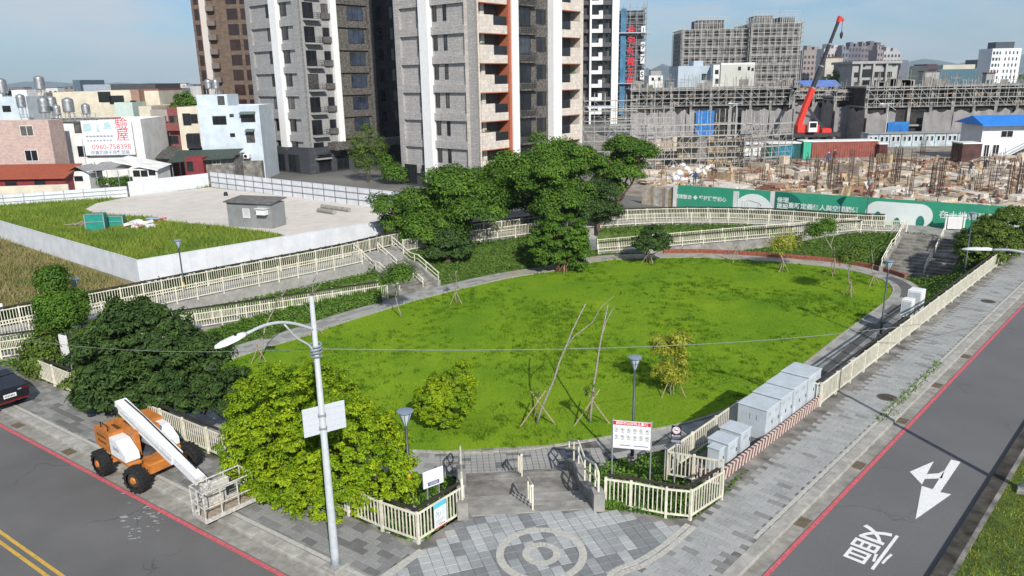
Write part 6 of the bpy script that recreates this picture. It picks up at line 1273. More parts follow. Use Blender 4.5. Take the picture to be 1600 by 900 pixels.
for i, (px, py, Y, wd) in enumerate(((240, 234, 119, 7), (262, 240, 117, 5))):
    c = at(px, py, Y); t = thing('tin_roof', (c.x, Y, 0), ('wide' if i == 0 else 'narrow')+' dark tin alley roof before the rust-red balconies', 'roof', 'tin roofs over the alley'); b = MB(); b.add([(c.x-wd/2, Y-1.5, c.z-.5), (c.x+wd/2, Y-1.5, c.z-.8), (c.x+wd/2, Y+2, c.z+.3), (c.x-wd/2, Y+2, c.z+.5)], [(0, 1, 2, 3)]); b.build('sheet', mat('dark tin', (.09, .09, .085), .7, .25, 2), t); b = MB()
    for s in (-1, 1): b.cyl((c.x+s*wd*.45, Y-1.4, 0), (c.x+s*wd*.45, Y-1.4, c.z-.6), .06, .06, 6)
    b.build('posts', STEEL, t, kind='stuff')
al = MB(); al.prism([V2(at(228, 270, 104)), V2(at(300, 270, 104)), V2(at(262, 240, 150)), V2(at(236, 240, 150))], -.02, .012); al.build('alley', ASPH, kind='structure')
c = G(254, 266, 0.02); t = thing('parked_car', c, 'small white car parked in the alley left of the red hut', 'car'); Mx = frame(c, (-.1, -1)); b = MB(Mx); b.bevbox(-2, 2, -.85, .85, .3, .85, .12); b.build('body', WHITE, t); b = MB(Mx); b.bevbox(-1.5, 1.0, -.75, .75, .86, 1.42, .25); b.build('cabin_glass', GLASSD, t)
for x in (-1.2, 1.2):
    for s in (-1, 1): b = MB(Mx); b.cyl((x, s*.65, .32), (x, s*.88, .32), .32, .32, 12); b.build('wheel', RUBBER, t)
a, b_ = at(36, 187, 112), at(152, 187, 112); zd = at(90, 186.5, 114).z; t = thing('roof_deck', (a.x, 112, zd-.2), 'flat roof deck with a pipe railing carrying the water tanks', 'roof deck'); q = MB(); q.box(a.x, b_.x, 111.6, 119, zd-.25, zd-.02); q.build('slab', CONCW, t); q = MB()
for i in range(12): x = a.x+(b_.x-a.x)*i/11; q.bar((x, 111.7, zd), (x, 111.7, zd+.9), .06)
for z in (.45, .9): q.bar((a.x, 111.7, zd+z), (b_.x, 111.7, zd+z), .06)
q.build('railing', STEEL, t, kind='stuff')
TK = [(64, 144, 138, .85, 2.4, 'tall steel water tank on a little white block against the sky'), (71, 181, 113, .75, 2.3, 'leftmost steel water tank on the advertised house'), (83, 178, 116, .75, 2.2, 'second steel tank, half behind the leftmost one'), (91, 185, 113, .5, 1.6, 'small steel tank between larger ones on the advertised house'), (109, 180, 114, .8, 2.1, 'broad steel water tank in the middle of the roof deck'), (136, 183, 115, .6, 1.6, 'short steel tank at the right of the roof deck'), (327, 143, 120, .55, 1.5, 'left steel tank on the blue penthouse'), (338, 143, 120, .55, 1.5, 'right steel tank on the blue penthouse'), (5, 150, 137, .9, 2.6, 'dark steel tank at the extreme left edge'), (35, 172, 130, .7, 2.2, 'steel tank beside the pale blue house at the left')]
for (px, py, Y, r, h, lb) in TK: tag(tank(px, py, Y, r, h), lb, 'water tank', 'steel water tanks on the rooftops')
p = at(290, 172, 130); tree('tree', p, 'bushy rooftop tree above the cream corner wing', 'tree', [B((p.x, 130, p.z+1.6), (1.6, 1.2, 1.2)), B((p.x-1.5, 130, p.z+.6), (1.0, 1, .7)), B((p.x+1.2, 130, p.z+1), (1.0, 1, .9))], 'mid', 160, 18, .25, .4, .2, 77, r0=.1)
# utility pole and small lamp before the houses
c = G(141, 296, 0); t = thing('utility_pole', c, 'thin white pole standing before the little gatehouse', 'pole'); b = MB(); b.tube([tuple(c), tuple(c+Vector((0, 0, 7)))], [.09, .06], 8); b.build('pole', POLEG, t); b = MB(); b.cyl(c+Vector((-.5, 0, 6.6)), c+Vector((.5, 0, 6.6)), .03, .03, 6); b.build('arm', POLEG, t)
c = G(322, 272, 0); t = thing('traffic_mirror', c, 'round white convex mirror on a pole by the alley mouth', 'mirror'); b = MB(); b.tube([tuple(c), tuple(c+Vector((0, 0, 2.6)))], [.06, .06], 8); b.build('pole', STEEL, t); b = MB(); b.tube([tuple(c+Vector((0, -.12, 2.6))), tuple(c+Vector((0, -.04, 2.6)))], [.5, .5], 18); b.build('disc', WHITE, t)
house('long dark flat-roofed building far beyond the cream one', 172, 242, 131, 260, 20, mat('dark far wall', (.07, .075, .085), .8, .1, 1), [], parapet=0)
house('grey far factory block with a blue-grey end tower', 122, 186, 132, 330, 20, mat('grey far wall', (.33, .37, .42), .8, .1, 1), [], parapet=0)
house('slim blue-grey end tower of the far factory', 113, 124, 125, 328, 20, mat('slate far wall', (.10, .14, .18), .8, .1, 1), [], parapet=0)
house('row of pale far houses with dark roofs left of the brown tower', 268, 318, 135, 380, 15, mat('pale far wall', (.46, .45, .43), .8, .15, .3), [], parapet=0)
house('low far grey house beside the pale far row', 240, 272, 138, 300, 15, mat('grey far wall two', (.28, .29, .29), .8, .15, .3), [], parapet=0)

# ---------------------------------------------------------------- fenced building lot
ca = G(220, 443, 0); l0 = G(-60, 352, 0); r1 = G(600, 374, 0); bk0 = G(-60, 326, 0); bk1 = G(327, 292, 0); bk2 = G(640, 331, 0)
quadsheet('lot_weeds', [ca, r1, r1+Vector((.6, 8, 0)), bk2, bk1, G(200, 308, 0), bk0, l0], LOTG, .0)
lot = [G(x, y, 0) for x, y in ((134, 327), (150, 318), (205, 307), (327, 293), (470, 309), (638, 331), (612, 352), (560, 366), (460, 381), (440, 366), (352, 354), (330, 352), (262, 346), (245, 340), (185, 337), (150, 334))]
quadsheet('lot_concrete_floor', lot, LOTC, .02)
quadsheet('rough_field', [ca+Vector((0, -.3, 0)), G(190, 452, 0), G(0, 500, 0), G(-250, 560, 0), G(-250, 380, 0), l0], WEED, .0)
WPAN = mat('white wall panel', (.66, .68, .715), .6, .05, 1.2, big=.10, bigscale=.8)
def panel_wall(pts, h, label, step=.9, posts=False, inner_=False, m=WPAN, cap=True, pm=STEEL, fac=1):
    t = thing('site_wall', pts[0], label, 'wall', 'white walls round the empty lot')
    for a, b_ in zip(pts, pts[1:]):
        d = (b_-a); ln = d.length; k = max(1, int(ln/step)); u = d.normalized()
        mb = MB(); mb.bevbox(.004, ln/k-.004, -.03, .03, -.3, h, .004); me = mb.mesh('panel', m)
        for i in range(k): link('panel', me, t, frame(a+d*(i/k)+Vector((0, 0, random.uniform(-.012, .012))), d))
        if cap: c = MB(); c.bar(a+Vector((0, 0, h+.02)), b_+Vector((0, 0, h+.02)), .09, .05); c.build('cap_rail', WPAN, t)
        if posts:
            nn_ = Vector((u.y, -u.x, 0))*fac; pmb = MB(); pmb.box(-.03, .03, -.03, .03, 0, h+.1); pme = pmb.mesh('post', pm); kk = max(1, int(ln/2.0))
            for i in range(kk+1): link('post', pme, t, frame(a+d*(i/kk)+nn_*.09, d))
            for z in (h*.33, h*.72): c = MB(); c.bar(a+nn_*.09+Vector((0, 0, z)), b_+nn_*.09+Vector((0, 0, z)), .05, .05); c.build('rail', pm, t)
    return t
panel_wall([l0, ca, r1], 1.75, 'long white panel wall along the front of the empty lot', step=1.2)
panel_wall([bk0, G(132, 312, 0), G(200, 307, 0)], 1.3, 'lower white panel fence with rails at the back left of the lot', posts=True)
panel_wall([G(203, 307, 0), bk1], 1.9, 'higher white panel fence at the back of the concrete floor', posts=False, step=1.8)
panel_wall([bk1+Vector((.3, .1, 0)), bk2, bk2+(bk2-bk1)*.12], 2.05, 'white fence with dark posts and rails between lot and towers', posts=True, pm=mat('rail grey', (.16, .16, .17), .6, .1, 6), step=1.0)
rng = np.random.default_rng(5); Q = scatter([ca+Vector((0, .5, 0)), r1, r1+Vector((-.6, 6, 0)), G(470, 377, 0), bk1, G(200, 309, 0), bk0+Vector((0, -.5, 0)), l0], 42000, rng, [offset([V2(p) for p in lot], .5)])
V = blades(Q, 0, .42, .05, rng, .45); tag(link('lot_grass', fastmesh('lot_grass', V, 3, mat('lot grass', (.27, .33, .045), .8, col2=(.12, .215, .025), scale=.16, detail=6, island=.25, trans=.3))), 'tall bright weeds covering the front of the fenced lot', 'grass', kind='stuff')
Q = scatter([ca+Vector((-.3, -.8, 0)), G(195, 452, 0), G(0, 500, 0), G(-120, 520, 0), G(-120, 400, 0), l0], 16000, rng)
V = blades(Q, 0, .40, .045, rng, .5); tag(link('dry_grass', fastmesh('dry_grass', V, 3, mat('dry field grass', (.32, .26, .12), .85, col2=(.15, .17, .045), scale=.3, detail=6, island=.25, trans=.2))), 'dry brown and green weeds in the rough field outside the lot', 'grass', kind='stuff')
# grey cabin in the lot
Pc = G(358, 354, 0); Pd = G(426, 357.8, 0); u = (Pd-Pc); w = u.length; Mx = frame(Pc, u); t = thing('site_cabin', Pc, 'grey flat-roofed site cabin in the empty lot', 'cabin'); hC = 2.5
GC = mat('grey cabin wall', (.25, .26, .265), .7, .06, 1.5, big=.1, bigscale=.8); b = MB(Mx); b.box(0, w, 0, 2.3, -.1, hC); b.build('walls', GC, t); b = MB(Mx); b.add([(-.2, -.25, hC), (w+.2, -.25, hC), (w+.2, 2.5, hC+.25), (-.2, 2.5, hC+.25), (-.2, -.25, hC+.12), (w+.2, -.25, hC+.12), (w+.2, 2.5, hC+.37), (-.2, 2.5, hC+.37)], [(3, 2, 1, 0), (4, 5, 6, 7), (0, 1, 5, 4), (1, 2, 6, 5), (2, 3, 7, 6), (3, 0, 4, 7)]); b.build('roof', mat('cabin roof', (.16, .15, .145), .85, .2, 2), t)
window(t, Mx @ Matrix.Translation((w*.36, -.01, 1.0)), .85, .95, mat('pale blind', (.55, .56, .56), .5, .1, 4), WHR, 1); b = MB(Mx); b.bevbox(w*.74, w*.94, -.55, -.02, 1.45, 2.0, .04); ac = b.build('air_conditioner', WHITE, t); b = MB(Mx); b.box(w*.72, w*.96, -.7, -.01, 2.05, 2.1); b.build('hood', WHITE, t)
b = MB(Mx); b.box(w*.56, w*.7, -.02, -.0, .05, 2.1); b.build('door', GC, t)
# rubbish by the cabin and the green shed walls
def heap(label, px0, py0, spec, name='debris'):
    c = G(px0, py0, 0); t = thing(name, c, label, 'rubbish', 'rubbish heap in the lot weeds'); R = random.Random(px0)
    for (nm, m, n_, sx, sy, sz, sp) in spec:
        for i in range(n_):
            p = c+Vector((R.uniform(-sp, sp), R.uniform(-sp*.5, sp*.5), R.uniform(.05, .4))); Mx = Matrix.Translation(p) @ Matrix.Rotation(R.uniform(0, 3), 4, 'Z') @ Matrix.Rotation(R.uniform(-.5, .5), 4, 'X'); b = MB(Mx); b.bevbox(-sx/2, sx/2, -sy/2, sy/2, 0, sz, .02); b.build(nm, m, t)
    return t
TEAL = mat('teal panel', (.02, .25, .20), .5, .1, 3)
for i, (px, py, wd, h, lb) in enumerate(((150, 362, 1.75, 1.75, 'bigger teal panel box dumped in the weeds'), (180, 356, 1.6, 1.15, 'smaller teal panel box beside the bigger one'))):
    c = G(px, py, 0); Mx = frame(c, (.97, .2)); t = thing('panel_box', c, lb, 'panel box', 'teal boxes in the lot'); b = MB(Mx); b.box(-wd/2, wd/2, 0, 1.2, 0, h); b.build('panels', TEAL, t); b = MB(Mx)
    for x in (-wd/2, wd/2): b.box(x-.05, x+.05, -.04, 0, 0, h+.03)
    for z in (0, h*.55, h-.02): b.box(-wd/2, wd/2, -.05, -.0, z, z+.06)
    b.build('frame', STEEL, t, kind='stuff')
heap('heap of pink foam boards and white sacks right of the teal boxes', 222, 355, [('foam_board', mat('pink foam', (.55, .30, .32), .8, .1, 4), 7, 1.2, .8, .08, 1.4), ('sack', mat('white sack', (.70, .70, .72), .8, .1, 4), 9, .9, .6, .3, 1.6), ('plank', BAMBOO, 5, 1.8, .18, .05, 1.6)])
heap('stack of weathered timber leaning left of the teal boxes', 127, 355, [('plank', mat('weathered timber', (.33, .29, .22), .9, .2, 5), 9, 2.0, .25, .08, .6)])
heap('small pile of red and blue scraps behind the white sacks', 246, 347, [('scrap', mat('red scrap', (.5, .12, .12), .7, .2, 4), 4, .7, .5, .15, .7), ('scrap', mat('blue scrap', (.35, .45, .62), .7, .2, 4), 5, .8, .5, .1, 1.0)])
for (a, c_, lb) in (((503, 322), (546, 328), 'longer concrete pipe lying on the lot floor'), ((497, 328), (523, 332), 'shorter concrete pipe lying on the lot floor')):
    b = MB(); b.cyl(G(*a, .25), G(*c_, .25), .24, .24, 12); b.build('pipe', CONC, label=lb, cat='pipe', group='pipes on the lot floor')
c = G(353, 306, 0); b = MB(); b.cyl(c, c+Vector((0, 0, .5)), .3, .2, 10); b.build('bollard_stub', BLACK, label='small dark stub standing alone on the lot floor', cat='stub')
import bmesh
# ================================================================== CONSTRUCTION SITE, CRANE, FAR CITY
SITE = mat('site dirt', (.30, .26, .215), .95, .25, .35, detail=8)
quadsheet('site_floor', [Vector((14, 93, 0)), Vector((19, 87.5, 0)), Vector((70, 50, 0)), Vector((170, 110, 0)), Vector((150, 200, 0)), Vector((20, 200, 0)), Vector((13, 120, 0))], SITE, .0)
PLY = [mat('plywood '+str(i), c, .85, .18, 2.5, big=.2, bigscale=.4) for i, c in enumerate(((.50, .38, .24), (.60, .51, .40), (.68, .63, .56), (.32, .17, .115), (.42, .36, .30)))]
REB = mat('rusty rebar', (.085, .055, .045), .85, .25, 6); SCAF = mat('scaffold tube', (.46, .46, .44), .5, .2, 5, metal=.25); NET = mat('grey safety netting', (.30, .285, .285), .9, .14, .5, col2=(.21, .20, .20), detail=7); BLUET = mat('blue tarpaulin', (.025, .17, .48), .55, .15, 1.2)
DARKIN = mat('dark interior', (.045, .042, .04), .9, .3, .8); CBARE = mat('bare concrete', (.30, .29, .275), .9, .15, .6, big=.2, bigscale=.3)
# ---- hoarding with print
HA = G(1003, 318, 0); HB = G(1058, 326, 0); HC_ = G(1480, 361, 0); hu = (HC_-HB).normalized(); hn = Vector((hu.y, -hu.x, 0)); HE = HC_+hu*15
HG = mat('hoarding green', (.035, .285, .175), .6, .05, .6); HD = mat('hoarding dark green', (.012, .135, .10), .6, .05, .6); HW = mat('hoarding white', (.66, .72, .70), .6, .04, .6); HL = mat('hoarding pale grey', (.58, .60, .58), .7, .06, .6); HT = mat('print tree green', (.02, .19, .15), .6, .15, 3)
t = thing('hoarding', HB, 'long green printed hoarding with white Chinese lettering round the building site', 'hoarding'); hX = lambda px, y=305: (onpl(px, y, tuple(HB), tuple(hn))-HB).dot(hu); hh = 2.6; Mh = frame(HB, hu)
tot = (HE-HB).length; k = int(tot/2.4)
mb = MB(); mb.bevbox(.004, tot/k-.004, -.04, .04, -.2, hh, .004); me = mb.mesh('panel', HG)
for i in range(k): link('panel', me, t, Mh @ Matrix.Translation((i*tot/k, 0, random.uniform(-.01, .01))))
def hbox(x0, x1, z0, z1, m, nm='print', d=.006): b = MB(Mh); b.box(x0, x1, -.042-d, -.041, z0, z1); return b.build(nm, m, t)
def hpoly(pts, m, d=.008, nm='print'): b = MB(); b.prism(pts, 0, d); b.v = [tuple(Mh @ Vector((q[0], -.042-q[2], q[1]))) for q in b.v]; return b.build(nm, m, t)
def htxt(s, x, z, size, m=HW, d=.014): link('lettering', text_mesh(s, size, m, 'lettering', .012), t, Mh @ Matrix.Translation((x, -.042-d, z)) @ Matrix.Rotation(math.pi/2, 4, 'X'))
arc = lambda cx, cz, r, a0, a1, n=16: [(cx+r*math.cos(a0+(a1-a0)*i/n), cz+r*math.sin(a0+(a1-a0)*i/n)) for i in range(n+1)]
htxt('環境整合 ◆ 堅持建築初心', hX(1094), 1.35, .50)
hbox(hX(1052), hX(1057.5), 0, hh, HL); hbox(hX(1204), hX(1211), 0, hh, HL)
x = hX(1178); hpoly(arc(x, .05, 2.15, 0, math.pi), HW); hbox(hX(1146), hX(1155), .1, hh-.25, HL, d=.007); hbox(hX(1155), hX(1204), .03, .9, HW, d=.006)
b = MB(Mh)
for (p, q) in zip(*(lambda a: (a, a[1:]))([(x-.95, 1.15), (x-.75, 1.4), (x-.3, 1.5), (x+.2, 1.35), (x+.6, 1.3), (x+.85, 1.05)])): b.bar((p[0], -.056, p[1]), (q[0], -.056, q[1]), .006, .07, (0, 1, 0))
for q in (-.8, -.55, .55, .8): b.bar((x+q, -.056, 1.15), (x+q-.08, -.056, .8), .006, .06, (0, 1, 0))
b.build('line_drawing', mat('print brown', (.25, .10, .08), .6, .2, 3), t); b = MB(Mh)
for i in range(7): b.box(hX(1152)+.02, hX(1153.5), -.054, -.05, .3+.25*i, .38+.25*i); b.box(hX(1160), hX(1161), -.054, -.05, .2+.18*i, .28+.18*i)
b.build('ruler_marks', HT, t, kind='stuff')
hbox(hX(1211), hX(1229), 0, hh-.05, HD); hpoly(arc(hX(1229)-.05, .75, hh-.8, -math.pi*.4, math.pi/2), HD, .0075)
htxt('佳瑞', hX(1224), 1.75, .58); htxt('建設', hX(1224), 1.12, .58); htxt('重新定義個人與空間關係', hX(1287), 1.25, .60)
x0, x1 = hX(1355), hX(1462); r = 1.1; hpoly(arc(x0+r, 1.2, r, math.pi/2, 1.5*math.pi)+arc(x1-r, 1.2, r, -math.pi/2, math.pi/2), HW)
for (px, z, r) in ((1359.5, .45, .38), (1375, .75, .40), (1406, .35, .36), (1443, .55, .45)):
    x = hX(px); hpoly([(x+r*.8*math.cos(a), z+(r*1.5 if math.sin(a) > 0 else r)*math.sin(a)) for a in np.linspace(0, 2*math.pi, 14, endpoint=False)], HT, .014, 'printed_tree')
htxt('在土地和建築之間', hX(1532), 1.45, .75); x0, x1 = hX(1576), hX(1640); r = .85; hpoly(arc(x0+r, 1.5, r, math.pi/2, 1.5*math.pi)+arc(x1-r, 1.5, r, -math.pi/2, math.pi/2), HW)
t = thing('timber_hoarding', HA, 'patchy cream and brown timber hoarding at the left end of the green one', 'hoarding'); d = HB-HA; k = 12
for i in range(k): b = MB(frame(HA+d*(i/k), d)); b.bevbox(.01, d.length/k-.01, -.04, .04, -.1, 2.1+random.uniform(-.15, .2), .01); b.build('board', PLY[(1, 2, 1, 0, 2, 2, 1, 4, 2, 0, 1, 2)[i]], t)
# ---- formwork deck: sheets, rebar cages, posts
R = random.Random(21)
def zone(p):
    x = proj((p[0], p[1], .3))[0]; return 'the left part of the green hoarding' if x < 1205 else 'the dark green middle of the hoarding' if x < 1352 else 'the white rounded panel of the hoarding' if x < 1465 else 'the right end of the hoarding'
deck = [(19, 92), (24, 88), (34, 80), (66, 60), (112, 104), (96, 124), (34, 124), (19, 110)]
mb = MB(); mb.prism(deck, -.1, .28); mb.build('formwork_deck', mat('formwork deck', (.36, .29, .21), .9, .3, .5, detail=8), kind='structure')
DA = np.array(deck); n_ = 0
lab = {0: 'tan plywood formwork sheet lying on the building deck', 1: 'pale plywood formwork sheet lying on the building deck', 2: 'bleached formwork sheet lying on the building deck', 3: 'red-brown formwork sheet lying on the building deck', 4: 'grey weathered formwork sheet lying on the building deck'}
spots = []
while len(spots) < 760:
    p = (R.uniform(18, 112), R.uniform(60, 124))
    if inside([p], DA)[0]: spots.append(p)
spots.sort(key=lambda p: math.hypot(*p)); far_sheets = MB()
for n_, p in enumerate(spots):
    k = R.choices(range(5), (3, 4, 6, 2.4, 2))[0]; w, l = R.choice(((1.2, 2.4), (1.8, 3.6), (.9, 3.6), (2.4, 4.2))); h = R.choice((.04, .06, .1, .15, .25, .5)); b = MB(Matrix.Translation((*p, .285)) @ Matrix.Rotation(R.choice((.62, .62, 2.19, R.uniform(0, 3))), 4, 'Z') @ Matrix.Rotation(R.uniform(-.03, .03), 4, 'X'))
    if n_ < 290: b.bevbox(-l/2, l/2, -w/2, w/2, .0, h+.002*(n_ % 13), .01); b.build('formwork_sheet', PLY[k], label=lab[k].replace(' lying on the building deck', ' on the deck behind '+zone(p)), cat='formwork', group='formwork sheets on the building deck')
    else: far_sheets.M = b.M; far_sheets.k = k; far_sheets.box(-l/2, l/2, -w/2, w/2, .0, h+.002*(n_ % 13))
far_sheets.M = I4; tag(far_sheets.build('formwork_sheets', PLY), 'farther formwork sheets spread over the back of the building deck', 'formwork', kind='stuff')
def cage(p, h, n=6, w=.55, lean=0):
    t = MB(Matrix.Translation((*p, .25)) @ Matrix.Rotation(R.uniform(0, 3), 4, 'Z') @ Matrix.Rotation(lean, 4, 'X'))
    for i in range(n): a = 2*math.pi*i/n; t.bar((w/2*math.cos(a), w/2*math.sin(a), 0), (w/2*math.cos(a), w/2*math.sin(a), h*R.uniform(.85, 1.1)), .04)
    z = .3
    while z < h*.8:
        for i in range(n): a, a2 = 2*math.pi*i/n, 2*math.pi*(i+1)/n; t.bar((w/2*math.cos(a), w/2*math.sin(a), z), (w/2*math.cos(a2), w/2*math.sin(a2), z), .025)
        z += .55
    return t.build('rebar_cage', REB, label=('tall' if h > 3.5 else 'short')+' rusty rebar cage behind '+zone(p), cat='rebar cage', group='rebar cages on the building deck')
for i, (px, py, hp) in enumerate(((1272, 300, 40), (1294, 296, 36), (1304, 296, 34), (1327, 290, 34), (1358, 286, 36), (1368, 300, 46), (1394, 290, 44), (1402, 285, 40), (1425, 270, 28), (1455, 305, 40), (1466, 308, 42), (1470, 300, 40), (1487, 270, 24), (1527, 305, 30), (1548, 300, 30), (1575, 310, 44), (1590, 310, 44), (1185, 268, 22), (1210, 272, 24), (1247, 265, 20), (1262, 270, 22), (1420, 308, 26), (1440, 250, 24), (1330, 262, 22), (1300, 262, 20), (1380, 262, 24), (1500, 290, 20), (1222, 285, 20), (1190, 290, 22), (1153, 292, 20), (1115, 285, 24), (1560, 280, 30), (1540, 262, 20))):
    p = G(px, py, .28); s = (p.y/math.cos(.1))/FPX; cage((p.x, p.y), hp*s*1.35, 7 if hp > 30 else 6, .5 if hp > 30 else .7)
# wall-form boxes and rebar mats as clusters
for i in range(26):
    p = (R.uniform(28, 105), R.uniform(66, 122))
    if not inside([p], DA)[0]: continue
    b = MB(Matrix.Translation((*p, .28)) @ Matrix.Rotation(.62+R.choice((0, 1.57)), 4, 'Z')); l, w, h = R.uniform(1.5, 4), R.uniform(.5, 1.2), R.uniform(.8, 1.6)
    for (x0, x1, y0, y1) in ((-l/2, l/2, -w/2, -w/2+.06), (-l/2, l/2, w/2-.06, w/2), (-l/2, -l/2+.06, -w/2+.061, w/2-.061), (l/2-.06, l/2, -w/2+.061, w/2-.061)): b.box(x0, x1, y0, y1, 0, h)
    b.build('beam_form', PLY[R.choice((0, 0, 1, 4))], label='open timber form box behind '+zone(p), cat='formwork', group='open form boxes on the building deck')
for i in range(40):
    p = (R.uniform(26, 105), R.uniform(64, 122))
    if inside([p], DA)[0]:
        b = MB(Matrix.Translation((*p, .9+R.uniform(0, .5))) @ Matrix.Rotation(R.uniform(0, 3), 4, 'Z') @ Matrix.Rotation(R.uniform(-.1, .3), 4, 'X'))
        for q in range(5): b.bar((-1.8, -.4+q*.2, 0), (1.8, -.4+q*.2+R.uniform(-.1, .1), R.uniform(0, .3)), .07, .05)
        b.build('timber_bundle', PLY[R.choice((0, 3, 3, 4))], label='loose bundle of timber battens behind '+zone(p), cat='timber', group='timber bundles on the building deck')
cl = MB(); RC_ = random.Random(31)
for i in range(2000):
    p = (RC_.uniform(18, 112), RC_.uniform(62, 123))
    if not inside([p], DA)[0]: continue
    cl.M = Matrix.Translation((*p, .28)) @ Matrix.Rotation(RC_.uniform(0, 6.3), 4, 'Z') @ Matrix.Rotation(RC_.uniform(-.5, .5), 4, 'X'); q = RC_.random(); cl.k = RC_.choice((0, 0, 1, 2, 3)) if q < .87 else 4
    if q < .45: cl.box(-RC_.uniform(.4, 1.3), RC_.uniform(.4, 1.3), -.08, .08, .0, RC_.uniform(.06, .3))
    elif q < .87: cl.box(-.3, RC_.uniform(0, .4), -.2, .2, .0, RC_.uniform(.2, 1.0))
    else: cl.bar((0, 0, 0), (0, 0, RC_.uniform(.6, 2.2)), .05)
cl.M = I4; tag(cl.build('site_clutter', PLY[:1]+[PLY[3], PLY[2], PLY[4], REB]), 'battens, off-cuts and stray bars strewn over the building deck', 'clutter', kind='stuff')
# workers
def worker(px, py, shirt, label, bend=.15, seed=1):
    p = G(px, py, .5); t = thing('person', p, label, 'person'); rg = random.Random(seed); x, y, z = p
    me = bpy.data.meshes.new('body'); V = [(0, 0, .95), (0, -.02-bend*.3, 1.2), (0, -.05-bend*.6, 1.45), (0, -.06-bend*.8, 1.56), (0, -.08-bend*.9, 1.72), (.19, -.05-bend*.6, 1.42), (.27, -.1-bend, 1.15), (.22, -.28-bend, .98), (-.19, -.05-bend*.6, 1.42), (-.28, -.1-bend, 1.15), (-.24, -.25-bend, .95), (.1, 0, .9), (.12, -.05, .5), (.13, .06, .08), (.13, -.1, .03), (-.1, 0, .9), (-.12, .06, .5), (-.13, .12, .08), (-.13, -.04, .03)]
    E = [(0, 1), (1, 2), (2, 3), (3, 4), (2, 5), (5, 6), (6, 7), (2, 8), (8, 9), (9, 10), (0, 11), (11, 12), (12, 13), (13, 14), (0, 15), (15, 16), (16, 17), (17, 18)]; rad = [.15, .15, .16, .06, .10, .08, .055, .04, .08, .055, .04, .1, .075, .05, .05, .1, .075, .05, .05]
    bm = bmesh.new(); sk = bm.verts.layers.skin.verify(); vs = [bm.verts.new(v) for v in V]
    for v, r in zip(vs, rad): v[sk].radius = (r, r)
    vs[0][sk].use_root = True
    for a, b in E: bm.edges.new((vs[a], vs[b]))
    bm.to_mesh(me); bm.free(); me.materials.append(shirt); o = link('body', me, t, Matrix.Translation(p)); m = o.modifiers.new('skin', 'SKIN'); 
    s = o.modifiers.new('sub', 'SUBSURF'); s.levels = 1; s.render_levels = 1
    b = MB(Matrix.Translation(p+Vector((0, -.08-bend*.9, 1.74)))); b.tube([(0, 0, 0), (0, 0, .06), (0, 0, .13)], [.14, .12, .04], 10); b.build('helmet', mat('helmet', (.6, .6, .55), .4, .05, 5), t)
    return t
BSH = mat('blue shirt', (.05, .10, .25), .9, .2, 9); DSH = mat('dark clothes', (.04, .04, .05), .9, .2, 9); WSH = mat('pale shirt', (.5, .5, .48), .9, .1, 9)
for a in ((1292, 256, BSH, 'worker in a blue shirt bending over by the red container', .35, 1), (1303, 252, DSH, 'worker in dark clothes standing by the red container', .1, 2), (1515, 272, DSH, 'worker in black standing by the white site office stairs', .1, 3), (1538, 268, DSH, 'second worker in dark clothes right of the one in black', .15, 4), (1085, 288, BSH, 'worker in blue crouching behind the green hoarding', .4, 5), (1515, 282, WSH, 'worker in a pale shirt bending among the formwork', .4, 6)): worker(*a[:4], bend=a[4], seed=a[5])
# ---- scaffolds
def scaffold(label, A, u, L_, H_, depth, z0=0, bay=1.8, lift=1.7, r=.05, braces=True, planks=True, parent=None, group=None, m=SCAF, jit=0.):
    Mx = frame((A[0], A[1], z0), u); t = parent or thing('scaffold', (A[0], A[1], z0), label, 'scaffold', group); R = random.Random(int(L_*100)); p = MB(Mx); q = MB(Mx); n = int(L_/bay); k = max(1, int(H_/lift))
    for i in range(n+1):
        for y in ((0, depth) if depth else (0,)): p.bar((i*bay, y, 0), (i*bay+R.uniform(-jit, jit), y, H_+R.uniform(-.1, .9)), r)
        for j in range(1, k+1):
            if depth: p.bar((i*bay, 0, j*lift), (i*bay, depth, j*lift), r*.8)
    for j in range(1, k+1):
        for y in ((0, depth) if depth else (0,)): p.bar((0, y, j*lift), (n*bay, y, j*lift), r)
        p.bar((0, 0, j*lift-.9), (n*bay, 0, j*lift-.9), r*.7)
        if planks and depth: q.box(0, n*bay, .1, depth-.1, j*lift+.03, j*lift+.09)
    if braces:
        for i in range(n):
            for j in range(k):
                if R.random() < .7:
                    a, b = ((i, j), (i+1, j+1)) if R.random() < .5 else ((i, j+1), (i+1, j)); p.bar((a[0]*bay, 0, a[1]*lift), (b[0]*bay, 0, b[1]*lift), r*.7)
    p.build('tubes', m, t, kind='stuff'); q.build('planks', mat('scaffold plank', (.40, .38, .34), .7, .2, 2), t, kind='stuff'); return t
# wrapped two-storey shells under construction
def netting(t, Mx, w, h, seed, m=NET, nm='netting_panel', amp=.16, sag=True):
    R = np.random.default_rng(seed); nx, nz = 10, 6; ph = R.uniform(0, 6, 4); vs = []
    for j in range(nz+1):
        for i in range(nx+1):
            u, v = i/nx, j/nz; top = h*(1-(.10*abs(math.sin(u*math.pi*2+ph[3]))+.12*R.uniform(0, 1)*(R.uniform() < .25) if sag and j == nz else 0)); vs.append((u*w, -.05+amp*(math.sin(u*9+ph[0])+.6*math.sin(u*17+v*3+ph[1])+.5*math.sin(v*5+ph[2])), v*h if j < nz else top))
    me = bpy.data.meshes.new(nm); me.from_pydata([tuple(p) for p in vs], [], [(j*(nx+1)+i, j*(nx+1)+i+1, (j+1)*(nx+1)+i+1, (j+1)*(nx+1)+i) for j in range(nz) for i in range(nx)]); me.materials.append(m); link(nm, me, t, Mx)
